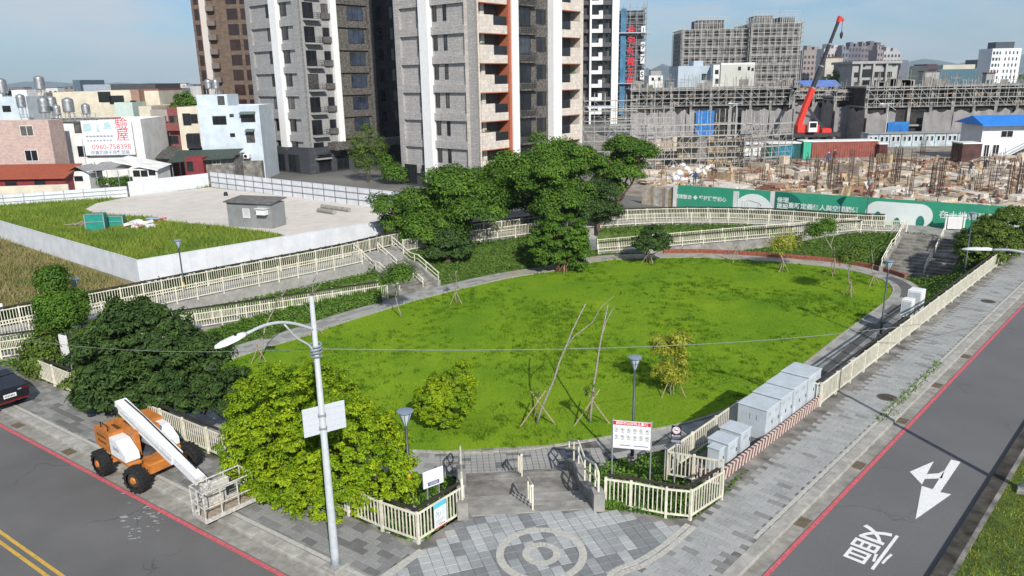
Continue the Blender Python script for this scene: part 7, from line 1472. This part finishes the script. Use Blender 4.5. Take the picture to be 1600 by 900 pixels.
def shell(label, x0, x1, Y, rz, hn_, hg, hs, depth, tarps=(), seed=1, gaps=()):
    a = at(x0, 215, Y); b_ = at(x1, 215, Y); w = b_.x-a.x; Mx = Matrix.Translation((a.x, Y, 0)) @ Matrix.Rotation(rz, 4, 'Z'); u = Vector((math.cos(rz), math.sin(rz), 0)); t = thing('building_shell', (a.x+w/2, Y, 0), label, 'building site', 'concrete shells under construction'); R = random.Random(seed)
    b = MB(Mx); b.box(0, w, 1.6, depth, 0, hg+hs-.5); b.build('dark_core', DARKIN, t)
    for z in (hn_*.5, hg-.05, hg+hs-.5): b = MB(Mx); b.box(-.2, w+.2, .9, depth+.2, z, z+.35); b.build('floor_slab', CBARE, t)
    cm = MB(); cm.box(-.3, .3, 1.0, 1.59, 0, hg+hs-.6); me = cm.mesh('column', CBARE)
    for i in range(int(w/4.5)+1): link('column', me, t, Mx @ Matrix.Translation((min(i*4.5+.3, w-.3), 0, 0)))
    k = max(1, int(w/5.5)); pw = w/k
    for i in range(k):
        if i in gaps: continue
        netting(t, Mx @ Matrix.Translation((i*pw, -.1, .1)), pw, hn_*(1+R.uniform(-.06, .06)), seed*40+i)
    netting(t, Mx @ Matrix.Translation((-.35, .2, .1)) @ Matrix.Rotation(math.pi/2, 4, 'Z'), depth*.95, hg, seed*40+77)
    for (tx0, tx1, z0, z1) in tarps: q0 = at(tx0, 215, Y).x-a.x; q1 = at(tx1, 215, Y).x-a.x; netting(t, Mx @ Matrix.Translation((q0, -.5, z0)), q1-q0, z1-z0, seed*40+99, BLUET, 'blue_tarpaulin', .06, False)
    scaffold('', (a.x, Y), u, w, hs+.3, 1.0, z0=hg, lift=1.75, parent=t, r=.085)
    c = MB(Mx); R2 = random.Random(seed+9)
    for i in range(int(w*1.6)):
        x = R2.uniform(0, w); y = R2.uniform(1, depth*.6); h = R2.uniform(1.2, 3.6); z = hg+hs-.2; c.bar((x, y, z), (x+R2.uniform(-.15, .15), y, z+h), .085)
        if R2.random() < .25: c.bar((x-1.2, y, z+h*.6), (x+1.2, y, z+h*.6), .07)
    c.build('starter_bars', mat('starter bars', (.27, .255, .235), .8, .2, 1), t, kind='stuff')
    b = MB(Mx)
    for i in range(int(w/3)): x = R2.uniform(0, w-2); b.box(x, x+R2.uniform(1, 2.8), 1.0, 1.2, hg+hs-.15, hg+hs+R2.uniform(.6, 1.6))
    b.build('parapet_forms', mat('form grey brown', (.25, .23, .21), .9, .25, .6), t, kind='stuff')
    b = MB(Mx)
    for i in range(int(w/2.2)): x = R2.uniform(0, w-1.5); z = R2.choice((hg+.15, hg+1.9)); b.box(x, x+R2.uniform(.4, 1.5), .95, 1.25, z, z+R2.uniform(.4, 1.1))
    b.build('stacked_materials', mat('site brown', (.21, .15, .115), .9, .5, .5), t, kind='stuff'); return t
shell('long concrete shell wrapped in grey netting with a blue tarpaulin, left of the crane', 985, 1238, 178, -.05, 6.6, 7.4, 4.2, 14, tarps=((1084, 1112, .6, 6.4),), seed=3, gaps=(3,))
shell('netted concrete shell standing behind the red crane', 1236, 1352, 176, -.02, 8.2, 8.6, 1.2, 12, seed=4)
shell('short netted concrete shell between the crane and the long dark shell', 1301, 1352, 168, 0, 8.0, 8.4, 1.0, 7, seed=14)
shell('long dark concrete shell with scaffold bands and a blue tarpaulin, right of the crane', 1350, 1660, 160, .0, 6.3, 7.1, 4.4, 14, tarps=((1383, 1416, .3, 4.2),), seed=5, gaps=(1,))
# left part: timber walls and scaffold
for (px0, px1, py, z1, Y, lb) in ((1005, 1060, 255, 4.2, 126, 'tall timber formwork wall at the left of the site'), (1058, 1090, 250, 5.2, 122, 'tan stacked formwork tower in the middle of the scaffold'), (1105, 1165, 245, 4.8, 121, 'latticed timber formwork wall at the right of the scaffold')):
    a, b_ = at(px0, py, Y), at(px1, py, Y); w = b_.x-a.x; t = thing('formwork_wall', (a.x, Y, 0), lb, 'formwork'); Mx = Matrix.Translation((a.x, Y, 0)) @ Matrix.Rotation(.12, 4, 'Z'); R = random.Random(px0); k = int(w/.9); 
    for i in range(k): b = MB(Mx); b.bevbox(i*w/k+.03, (i+1)*w/k-.03, 0, .5, 0, z1*R.uniform(.85, 1.05), .02); b.build('board', PLY[R.choice((0, 0, 1, 4, 4))], t)
    b = MB(Mx)
    for z in np.arange(.5, z1, .75): b.box(-.2, w+.2, -.15, -.01, z, z+.12)
    b.build('walings', PLY[4], t, kind='stuff')
scaffold('big open scaffold of steel tubes round the timber formwork left of the crane', at(1010, 262, 117)[:2], (1, .10), 19, 8.4, 1.3, bay=1.4, lift=1.7, r=.075)
scaffold('scaffold wing turning right from the big open scaffold', (at(1010, 262, 117)+Vector((15.5, -1.5, 0)))[:2], (.9, .45), 9, 7.6, 1.3, bay=1.4, lift=1.7, r=.075)
scaffold('tall scaffold against the right side of the nearer grey tower', at(912, 240, 132)[:2], (1, -.05), 9, 11, 1.3, r=.055)
scaffold('scaffold behind the tree between tower and formwork', at(945, 235, 140)[:2], (1, .05), 14, 9, 1.4, r=.06)
scaffold('thin scaffold in front of the dark balcony tower beside the tree clump', at(952, 262, 120)[:2], (1, .1), 8, 7, 1.3, r=.055)
b = MB(); a, b_ = at(918, 168, 136), at(962, 168, 136); b.box(a.x, b_.x, 136, 141, a.z-.2, a.z+.1); b.build('canopy_roof', mat('pale canopy', (.6, .65, .65), .5, .05, 2), label='flat pale canopy roof behind the left scaffold', cat='roof')
# sacks
R = random.Random(8)
for i in range(22):
    px, py = R.uniform(1052, 1112), R.uniform(262, 284); c = G(px, py, .3); m = mat('white sack', (.70, .70, .72)) if R.random() < .72 else mat('dark sack', (.06, .06, .075), .8, .3, 4); b = MB(Matrix.Translation(c) @ Matrix.Rotation(R.uniform(0, 3), 4, 'Z')); r = R.uniform(.35, .65); b.tube([(0, 0, 0), (0, 0, r*.35), (0, 0, r*.9), (0, 0, r*1.3)], [r*.8, r, r*.85, r*.25], 9)
    b.build('sack', m, smooth=True, label=('big white bulk sack in the pile behind the hoarding' if 'white' in m.name else 'dark filled sack in the pile behind the hoarding'), cat='sack', group='sacks piled behind the hoarding')
# containers, cabins, office
def container(px0, px1, py, Y, h, m, label, name='container', roofm=None, ribs=True):
    a, b_ = at(px0, py, Y), at(px1, py, Y); w = b_.x-a.x; z0 = max(0, a.z); t = thing(name, (a.x+w/2, Y, 0), label, 'container'); Mx = Matrix.Translation((a.x, Y, 0)); b = MB(Mx); b.box(0, w, 0, 3.0, 0, h); b.build('body', m, t); b = MB(Mx); b.box(-.1, w+.1, -.12, 3.1, h, h+.18); b.build('roof', roofm or WHR, t)
    if ribs: b = MB(Mx); k = int(w/.4); [b.box(i*w/k+.05, i*w/k+.2, -.06, -.001, .1, h-.1) for i in range(k)]; b.build('ribs', m, t, kind='stuff')
    return t, Mx, w
container(1267, 1370, 247, 132, 2.7, mat('container red brown', (.28, .085, .065), .7, .12, 1), 'long red-brown container in front of the crane')
t, Mx, w = container(1200, 1250, 247, 131, 2.6, mat('shade green', (.015, .09, .08), .6, .2, 1), 'dark green open shelter left of the red container', ribs=False); b = MB(Mx); b.box(w*.2, w*.8, -.1, -.02, .3, 2.2); b.build('blue_sheet', mat('teal blue sheet', (.015, .17, .26), .5, .2, 1), t)
container(1254, 1266, 247, 130.5, 2.9, mat('mint green', (.06, .42, .28), .6, .05, 1), 'narrow mint green container between shelter and red container', ribs=True)
container(1160, 1198, 240, 133, 2.4, WHR, 'pale container left of the green shelter', ribs=False)
container(1372, 1385, 247, 131, 2.2, mat('dark red steel', (.12, .03, .03), .7, .2, 1), 'short dark red container end right of the long red one')
container(1500, 1530, 262, 118, 3.2, mat('dark brown steel', (.09, .045, .04), .7, .2, 1), 'dark brown container beside the white site office', ribs=False)
for i in range(9):
    px = 1352+i*17.5; a, b_ = at(px, 250, 150), at(px+16.5, 250, 150); t = thing('site_cabin', (a.x, 150, 0), ['first pale site cabin from the red container end of the row', 'second pale site cabin from the red container end', 'third pale site cabin from the red container end', 'fourth pale site cabin from the red container end', 'middle pale site cabin of the row under the blue tarpaulin shell', 'fourth pale site cabin from the white office end', 'third pale site cabin from the white office end', 'second pale site cabin from the white office end', 'pale site cabin nearest the white office'][i], 'cabin', 'row of pale site cabins'); Mx = Matrix.Translation((a.x, 150, 0)); w = b_.x-a.x; b = MB(Mx); b.box(0, w, 0, 3, 0, 2.5); b.build('walls', mat('cabin pale blue', (.42, .50, .54), .7, .2, .5), t); b = MB(Mx); b.box(-.03, w+.03, -.3, 3.2, 2.5, 2.65); b.build('roof', GWALL, t)
    for j in range(2): window(t, Mx @ Matrix.Translation((w*(.15+.45*j), -.01, 1.0)), w*.3, 1.0, GLASSD, WHR, 1)
Mo = Matrix.Translation((at(1527, 262, 124).x, 124, 0)); t = thing('site_office', Mo.translation, 'white two-storey site office with a bright blue roof and outside stair', 'office'); w = 16
b = MB(Mo); b.box(0, w, 0, 6, 0, 5.6); b.build('walls', mat('office white', (.68, .70, .72), .6, .05, .8), t); b = MB(Mo); b.add([(-.8, -1.2, 5.7), (w, -1.2, 5.7), (w, 3, 7.0), (-.2, 3, 7.0), (-.8, 7, 5.8), (w, 7, 5.8), (-.8, -1.2, 5.5), (w, -1.2, 5.5)], [(0, 1, 2, 3), (3, 2, 5, 4), (6, 7, 1, 0), (0, 3, 4)]); b.build('roof', mat('bright blue roof', (.025, .20, .62), .5, .06, 1), t)
for (x, z, w_, h_) in ((.6, .5, .9, 2.0), (2.0, .5, 1.1, 2.0), (3.0, 3.6, 2.0, 1.1), (7, 3.6, 2, 1.1)): window(t, Mo @ Matrix.Translation((x, -.01, z)), w_, h_, GLASSD, WHR)
b = MB(Mo)
for i in range(12): b.box(4.0+i*.45, 4.5+i*.45, -1.3, -.2, .2+i*.24, .26+i*.24)
b.build('stair_treads', GREYP, t, kind='stuff'); b = MB(Mo)
for y in (-1.32, -.22): b.bar((3.9, y, .1), (9.5, y, 3.0), .08, .18); b.bar((3.9, y, 1.1), (9.5, y, 4.0), .05)
b.build('stair_rails', GREYP, t, kind='stuff')
for (px, py, H_, lb, arm) in ((1380, 235, 8.2, 'thin grey site lamp pole before the right-hand shell', .6), (1147, 235, 8.8, 'thin lamp pole with two small heads before the left-hand shell', -1)):
    c = at(px, py, 152); c.z = 0; t = thing('site_lamp', c, lb, 'street lamp'); b = MB(); b.tube([tuple(c), tuple(c+Vector((0, 0, H_)))], [.13, .09], 8); b.build('pole', POLEG, t); b = MB(); b.bar(c+Vector((-1.2, 0, H_-.1)), c+Vector((1.2, 0, H_)), .12); b.bar(c+Vector((0, 0, H_-.2)), c+Vector((1.6 if arm > 0 else -1.6, 0, H_-1.3)), .08); b.build('arm', POLEG, t); b = MB(); b.bevbox(c.x-1.7, c.x-.9, c.y-.15, c.y+.15, H_-.1, H_+.05, .04); b.build('head', WHITE, t)
# ---- red truck crane
def crane():
    Y = 165.; b0 = at(1258, 214, Y); tip = at(1312, 28, Y+3); t = thing('truck_crane', (b0.x, Y, 0), 'red truck crane with a long dark telescopic boom raised over the building site', 'crane'); x0 = b0.x; z0 = 0; CRD = mat('crane red', (.62, .05, .035), .4, .06, 2); CRK = mat('crane dark steel', (.045, .045, .052), .5, .15, 2)
    b = MB(); b.bevbox(x0-5, x0+7, Y-1.4, Y+1.4, 1.0, 1.9, .1); b.build('carrier', CRK, t)
    for i in range(4):
        for s in (-1, 1): b = MB(); x = x0-3.8+i*2.8; b.cyl((x, Y+s*1.0, .62), (x, Y+s*1.45, .62), .62, .62, 14); b.build('wheel', RUBBER, t)
    b = MB(); b.bevbox(x0-2.2, x0+2.4, Y-1.3, Y+1.3, 2.0, 3.6, .15); b.build('upper_body', CRD, t); b = MB(); b.bevbox(x0+3.0, x0+5.0, Y-1.4, Y+1.4, 1.9, 2.8, .15); b.build('counterweight', CRD, t)
    b = MB(); b.bevbox(x0-.3, x0+1.5, Y-2.4, Y-1.35, 2.2, 4.3, .12); cb = b.build('cab', WHITE, t); b = MB(); b.box(x0-.1, x0+1.3, Y-2.43, Y-2.401, 3.1, 4.1); b.build('cab_window', GLASSD, cb)
    p = Vector((x0-1.8, Y, 3.2)); d = (tip-p); ln = d.length; u = d.normalized(); s1 = p+u*ln*.36
    b = MB(); b.bar(p, s1, .85, 1.1); b.build('boom_base', CRD, t)
    ps = [(.36, .56, .66, .78), (.56, .76, .55, .64), (.76, .97, .45, .5)]
    for a, c, w, h in ps: b = MB(); b.bar(p+u*ln*(a-.01), p+u*ln*c, w, h); b.build('boom_section', CRK, t)
    for a in (.36, .56, .76): b = MB(); b.bar(p+u*ln*(a-.006), p+u*ln*(a+.006), 1.0-.35*a, 1.15-.6*a); b.build('boom_collar', STEEL, t)
    b = MB(); b.bar(p+u*ln*.96, tip+u*.3, .6, .7); b.bar(tip+Vector((.1, 0, 0)), tip+Vector((.9, 0, -.5)), .5, .5); b.build('boom_head', CRD, t)
    b = MB(); b.bar((x0+4.2, Y, 2.2), p+u*ln*.20, .5, .55); b.build('lift_cylinder', CRK, t); b = MB(); b.bar(p+u*3+Vector((-1.5, 0, .2)), p+u*3+Vector((2.2, 0, -1)), .5, .4); b.build('winch_arm', CRK, t)
    hk = tip+Vector((.7, 0, -3.2)); b = MB(); b.bar(tip+Vector((.6, 0, -.3)), hk+Vector((0, 0, .4)), .09); b.build('hoist_rope', CRK, t); b = MB(); b.tube([tuple(hk+Vector((0, 0, .5))), tuple(hk), tuple(hk+Vector((0, 0, -.6))), tuple(hk+Vector((0, 0, -1.0)))], [.12, .38, .3, .08], 8); b.build('hook_block', CRK, t)
    for x in (x0-4.6, x0+6): 
        for s in (-1, 1): b = MB(); b.bar((x, Y+s*.9, 1.2), (x, Y+s*2.6, .9), .25, .25); b.bar((x, Y+s*2.6, 1.0), (x, Y+s*2.6, .0), .18); b.build('outrigger', CRK, t)
crane()
# ---- scaffolded towers far off
def wrapped_tower(label, px0, px1, ytop, Y, depth, m, nets, fh=3.6, step=2.4, name='building_shell', rows=True, extra=None, r=.16):
    a, b_ = at(px0, ytop, Y), at(px1, ytop, Y); w = b_.x-a.x; H_ = a.z; t = thing(name, (a.x+w/2, Y, 0), label, 'building site'); Mx = Matrix.Translation((a.x, Y, 0)); b = MB(Mx); b.box(0, w, 1.6, depth, 0, H_-1.5); b.build('core', m, t)
    k = int(H_/fh); st = MB(Mx); fl = MB(); fl.box(0, w, 1.2, 1.6, 0, .8); fm = fl.mesh('floor_band', nets)
    for i in range(1, k): link('floor_band', fm, t, Mx @ Matrix.Translation((0, 0, i*fh)))
    R = random.Random(px0)
    for i in range(1, k):
        x = 1.
        while x < w-2: ww = R.uniform(1.2, 2.6); st.box(x, x+ww, 1.45, 1.61, i*fh+1.1, i*fh+2.9); x += ww+R.uniform(1.0, 3.2)
    st.build('openings', DARKIN, t, kind='stuff'); p = MB(Mx)
    for i in range(int(w/step)+1): p.bar((i*step, 0, 0), (i*step, 0, H_+R.uniform(0, 1.5)), r)
    for i in range(int(depth/step)+1): p.bar((w+.5, i*step, 0), (w+.5, i*step, H_+R.uniform(0, 1.5)), r); p.bar((-.5, i*step, 0), (-.5, i*step, H_+R.uniform(0, 1.5)), r)
    j = 0
    while j*1.8 < H_: z = j*1.8; p.bar((0, 0, z), (w, 0, z), r*.8); p.bar((w+.5, 0, z), (w+.5, depth, z), r*.8); p.bar((-.5, 0, z), (-.5, depth, z), r*.8); j += 1
    for i in range(int(w/step/2)): z = R.uniform(0, H_-6); p.bar((i*2*step, 0, z), (i*2*step+step, 0, z+3.6), r*.7)
    p.build('scaffold_tubes', SCAF if not extra else mat('scaffold dull', (.30, .31, .31), .7, .2, 2), t, kind='stuff')
    return t, Mx, w, H_
NB = mat('netted brown grey', (.265, .25, .235), .9, .15, .25); NC = mat('netted core', (.20, .19, .18), .9, .25, .2, detail=7)
t, Mx, w, H_ = wrapped_tower('broad grey building wrapped in scaffold, left and lower half', 1069, 1176, 40, 325, 20, NC, NB)
t2, Mx2, w2, H2 = wrapped_tower('broad grey building wrapped in scaffold, taller right half', 1177, 1256, 31, 322, 26, NC, NB)
for (tt, M_, x0, x1, h, hh_) in ((t, Mx, .22, .62, H_, 3.6), (t2, Mx2, .1, .45, H2, 3.2), (t2, Mx2, .62, .9, H2, 2.6)):
    ww = w if tt is t else w2; b = MB(M_); b.box(x0*ww, x1*ww, 4, 14, h-1.4, h-1.4+hh_); b.build('roof_room', NC, tt); b = MB(M_)
    for i in range(10): x = (x0-.05+(x1-x0+.1)*i/9)*ww; b.bar((x, 2, h-1.5), (x, 2, h+hh_+.5), .14)
    for z in (.8, 2.2, 3.4): b.bar(((x0-.05)*ww, 2, h+z), ((x1+.05)*ww, 2, h+z), .12)
    b.build('roof_scaffold', SCAF, tt, kind='stuff')
DG = mat('dark scaffolded wall', (.14, .15, .165), .9, .25, .3)
t, Mx, w, H_ = wrapped_tower('narrow dark tower wrapped in scaffold with blue and red vertical strips', 964, 1009, 9, 285, 14, DG, mat('dark floor band', (.12, .125, .135), .9, .2, .4), extra=1)
b = MB(Mx); b.box(.14*w, .33*w, -.4, -.2, 1, H_-1); b.build('blue_strip', mat('blue strip', (.06, .19, .33), .6, .2, .4), t)
for i, s in enumerate('住宅新建工程大樓'):
    link('lettering', text_mesh(s, 2.9, mat('banner red', (.62, .03, .06), .6, .1, 2), 'lettering', .06), t, Mx @ Matrix.Translation((.52*w, -.45, H_*.78-i*3.55)) @ Matrix.Rotation(math.pi/2, 4, 'X'))
for s, py in (('1', 48), ('9', 73), ('7', 92), ('5', 117)):
    z = at(1004, py, 284).z; b = MB(Mx); b.box(.86*w, 1.0*w, -.5, -.3, z-1.6, z+1.6); b.build('floor_number_board', WHITE, t); link('lettering', text_mesh(s, 2.8, INK, 'lettering', .05), t, Mx @ Matrix.Translation((.93*w, -.56, z)) @ Matrix.Rotation(math.pi/2, 4, 'X'))
for py in (51, 130): z = at(990, py, 284).z; b = MB(Mx); b.box(-.5, w+1.8, -1.6, 0, z-.2, z+.15); b.build('catch_platform', STEEL, t)
# ---- buildings beyond the site
BPL = mat('pale blue grey far wall', (.42, .49, .55), .85, .06, .3); CPL = mat('cream far wall', (.50, .50, .46), .85, .06, .3)
house('pale blue-grey flat house beyond the left shell', 1060, 1118, 103, 212, 12, BPL, [(1096, 1104, 115, 125)], parapet=.4)
house('little pale roof room on the blue-grey flat house', 1084, 1099, 95, 214, 6, BPL, [], parapet=0)
house('white corner bay with two windows right of the blue-grey house', 1115, 1125, 101, 209, 6, WHR, [(1117, 1123, 109, 116), (1117, 1123, 123, 131)], parapet=.3, split=1)
house('cream house with a stepped white parapet under the wrapped building', 1127, 1180, 98, 214, 12, CPL, [(1153, 1158, 104, 110), (1168, 1172, 104, 110), (1174, 1178, 106, 111)], parapet=.5, ptm=WHR, split=1)
house('small white house between dark tower and blue-grey house', 1014, 1036, 118, 240, 8, WHR, [(1018, 1022, 121, 126), (1028, 1032, 121, 126)], parapet=.3, split=1)
G5 = mat('grey concrete frame', (.36, .36, .35), .85, .08, .4)
t, Mx, w, z1, a = house('grey five-storey concrete building with deep dark bays, right of the crane boom', 1333, 1404, 96, 205, 12, G5, [(1344, 1352, 100, 105), (1364, 1368, 100, 105), (1379, 1388, 100, 105), (1394, 1400, 99, 104), (1346, 1361, 108, 121), (1365, 1381, 112, 121), (1384, 1394, 112, 121), (1346, 1361, 125, 136), (1365, 1381, 125, 136), (1334, 1341, 113, 121), (1334, 1341, 128, 135), (1346, 1361, 140, 149), (1334, 1341, 142, 149)], parapet=.6, split=1)
b = MB(Mx); b.box(-.5, w+.6, -.8, 12.5, z1-.55, z1+.1); b.build('roof_slab', G5, t)
for xx in (1342.5, 1362, 1382): q = at(xx, 110, 205).x-a.x; b = MB(Mx); b.box(q, q+.5, -.7, -.02, 0, z1-.6); b.build('fin', G5, t)
tree('tree', at(1322, 150, 215)+Vector((0, 0, -6)), 'round green tree left of the grey five-storey building', 'tree', [B((at(1318, 122, 215).x, 215, at(1318, 122, 215).z), (3.4, 3, 2.6)), B((at(1308, 130, 215).x, 215, at(1308, 130, 215).z), (2.6, 2.5, 2.2)), B((at(1328, 128, 215).x, 215, at(1328, 128, 215).z), (2.4, 2.5, 2.4))], 'fresh', 260, 18, .5, .8, .45, 91, r0=.2)
farw = lambda r, g, b_: mat('far wall %d %d %d' % (r, g, b_), sr(r, g, b_), .85, .08, .1)
FARC = [(1253, 1283, 78, 640, (150, 138, 134), 5), (1284, 1312, 76, 600, (190, 185, 184), 5), (1312, 1322, 78, 590, (120, 122, 132), 2), (1322, 1342, 73, 620, (108, 105, 116), 4), (1342, 1352, 72, 640, (120, 114, 118), 2), (1351, 1377, 71, 660, (112, 104, 110), 5), (1367, 1376, 78, 600, (150, 138, 138), 2), (1377, 1404, 80, 650, (170, 170, 172), 5)]
for i, (x0, x1, yt, Y, c, nc) in enumerate(FARC):
    z1 = at(x0, yt, Y).z; nm = ['greyish brown', 'pale white', 'slim grey', 'slate grey', 'slim mauve', 'mauve brown', 'small pink', 'pale grey'][i]
    grid_tower('%s apartment block in the far row right of the wrapped building' % nm, x0, x1, Y, z1, 14, farw(*c), [((k+.2)/nc, (k+.75)/nc) for k in range(nc)], 4.4, individual=False, side=False, cat='apartment block', name='apartment_block', top=[(.2, .45, 3.5, farw(*c)), (.6, .85, 2.5, farw(*c))], glass=mat('far glass', (.06, .065, .075), .3, .1, .2))
z1 = at(1545, 76, 560).z; grid_tower('white tower block with a dark roof storey at the right on the horizon', 1545, 1590, 560, z1, 16, farw(225, 228, 230), [(.03, .10), (.14, .21), (.25, .30), (.45, .5), (.58, .63), (.71, .76), (.84, .89)], 4.2, individual=False, side=False, cat='tower block', name='tower_block', top=[(.18, .82, 4.5, farw(70, 78, 86))], glass=mat('far glass', (.06, .065, .075)))
R = random.Random(12); nm_ = {}
for i in range(64):
    px = R.uniform(990, 1600) if i < 44 else R.uniform(0, 330); Y = R.uniform(330, 1500); wpx = R.uniform(8, 26); h = R.uniform(6, 15)+(8 if R.random() < .12 else 0); c = R.choice(((205, 203, 198), (160, 160, 158), (120, 122, 126), (185, 178, 165), (140, 128, 120), (95, 110, 125))); a = at(px, 130, Y); w = wpx*Y/FPX; t = thing('far_house', (a.x, Y, 0), 'low far house among the roofs along the horizon', 'house', 'far roofs on the horizon'); b = MB(); b.box(a.x-w/2, a.x+w/2, Y, Y+w*.8, 0, h); b.build('walls', farw(*c), t); b = MB(); b.box(a.x-w/2-.2, a.x+w/2+.2, Y-.3, Y+w*.8+.2, h, h+.5); b.build('roof', farw(*R.choice(((120, 70, 60), (80, 90, 100), (150, 150, 150)))), t); b = MB(); n = max(2, int(w/4))
    for k in range(n):
        for z in (2, 5.4, 8.8, 12.2):
            if z+2 < h: b.box(a.x-w/2+w*(k+.25)/n, a.x-w/2+w*(k+.75)/n, Y-.08, Y, z, z+1.6)
    b.build('windows', mat('far glass', (.06, .065, .075)), t, kind='stuff')
house('low teal-roofed hall behind scaffold at the right', 1474, 1524, 101, 360, 30, farw(190, 185, 170), [], parapet=0); house('dark teal glass front of the low hall at the right', 1466, 1530, 108, 350, 8, farw(80, 110, 122), [], parapet=0); house('small dark red block beside the low hall', 1449, 1465, 100, 420, 14, farw(92, 62, 72), [], parapet=0); house('grey block right of the low hall', 1528, 1542, 93, 520, 14, farw(92, 100, 112), [], parapet=0); house('slim slate block at the foot of the hills', 1408, 1420, 94, 560, 14, farw(110, 112, 124), [], parapet=0)
t = thing('canopy', at(1290, 135, 196), 'long blue and lilac canopy roof beyond the crane', 'canopy'); a, b_ = at(1252, 131, 196), at(1312, 137, 196); b = MB(); b.add([(a.x, 194, a.z-.6), (b_.x, 194, a.z-.9), (b_.x, 199, a.z+.8), (a.x, 199, a.z+.8)], [(0, 1, 2, 3)]); b.build('roof', mat('canopy blue', (.12, .20, .50), .6, .1, .5), t); b = MB()
for i in range(6): x = a.x+(b_.x-a.x)*i/5; b.cyl((x, 194.2, 0), (x, 194.2, a.z-.7), .12, .12, 6)
b.build('posts', STEEL, t, kind='stuff')
# far woods
rng = np.random.default_rng(44); bl = []
for i in range(90):
    Y = rng.uniform(420, 1300); px = rng.uniform(0, 1600); a = at(px, 130, Y); bl.append(B((a.x, Y, 2.5), (rng.uniform(6, 16), rng.uniform(5, 9), rng.uniform(3, 6))))
V = crown(bl, 2600, 10, 1.4, 2.6, 1.8, 45, low=-.1); tag(link('distant_trees', fastmesh('distant_trees', V, 4, LEAF['back'])), 'scattered distant trees between the far roofs', 'trees', kind='stuff')
# hills
def ridge(name, Y, x0, x1, hmax, seed, m):
    n = 90; vs = []; xs = np.linspace(x0, x1, n)
    for i, x in enumerate(xs):
        f = math.sin(math.pi*i/(n-1))**.7; h = hmax*f*(.55+.45*(mnoise.noise(Vector((i*.10, seed, 0)))+.5*mnoise.noise(Vector((i*.3, seed, 2))))); vs += [(x, Y-900, -2), (x, Y, max(h, 0)), (x, Y+1500, -2)]
    me = bpy.data.meshes.new(name); me.from_pydata(vs, [], [(3*i+k, 3*i+3+k, 3*i+4+k, 3*i+1+k) for i in range(n-1) for k in (0, 1)]); me.materials.append(m); tag(link(name, me), kind='structure')
HIL = mat('forested hills', (.05, .075, .045), .95, .2, .004)
ridge('hills', 6500, 700, 2300, 170, 3, HIL); ridge('hills', 7000, 2700, 6200, 210, 8, HIL); ridge('hills', 7500, -6500, -2500, 90, 5, HIL)
# ---- air
hz = MB(); hz.box(-7400, 7400, -60, 9500, -3, 330)
hm = bpy.data.materials.new('haze air'); hm.use_nodes = True; tt = hm.node_tree; tt.nodes.clear(); pv = N(tt, 'ShaderNodeVolumePrincipled'); om = N(tt, 'ShaderNodeOutputMaterial'); pv.inputs['Color'].default_value = (.70, .86, 1, 1); pv.inputs['Density'].default_value = 0.00011; pv.inputs['Anisotropy'].default_value = 0.0
tt.links.new(pv.outputs[0], om.inputs['Volume'])
try: hm.volume_intersection_method = 'FAST'
except Exception: pass
HAZE = True
if HAZE: tag(hz.build('haze', hm), 'thin blue haze over the far city', 'haze', kind='stuff')
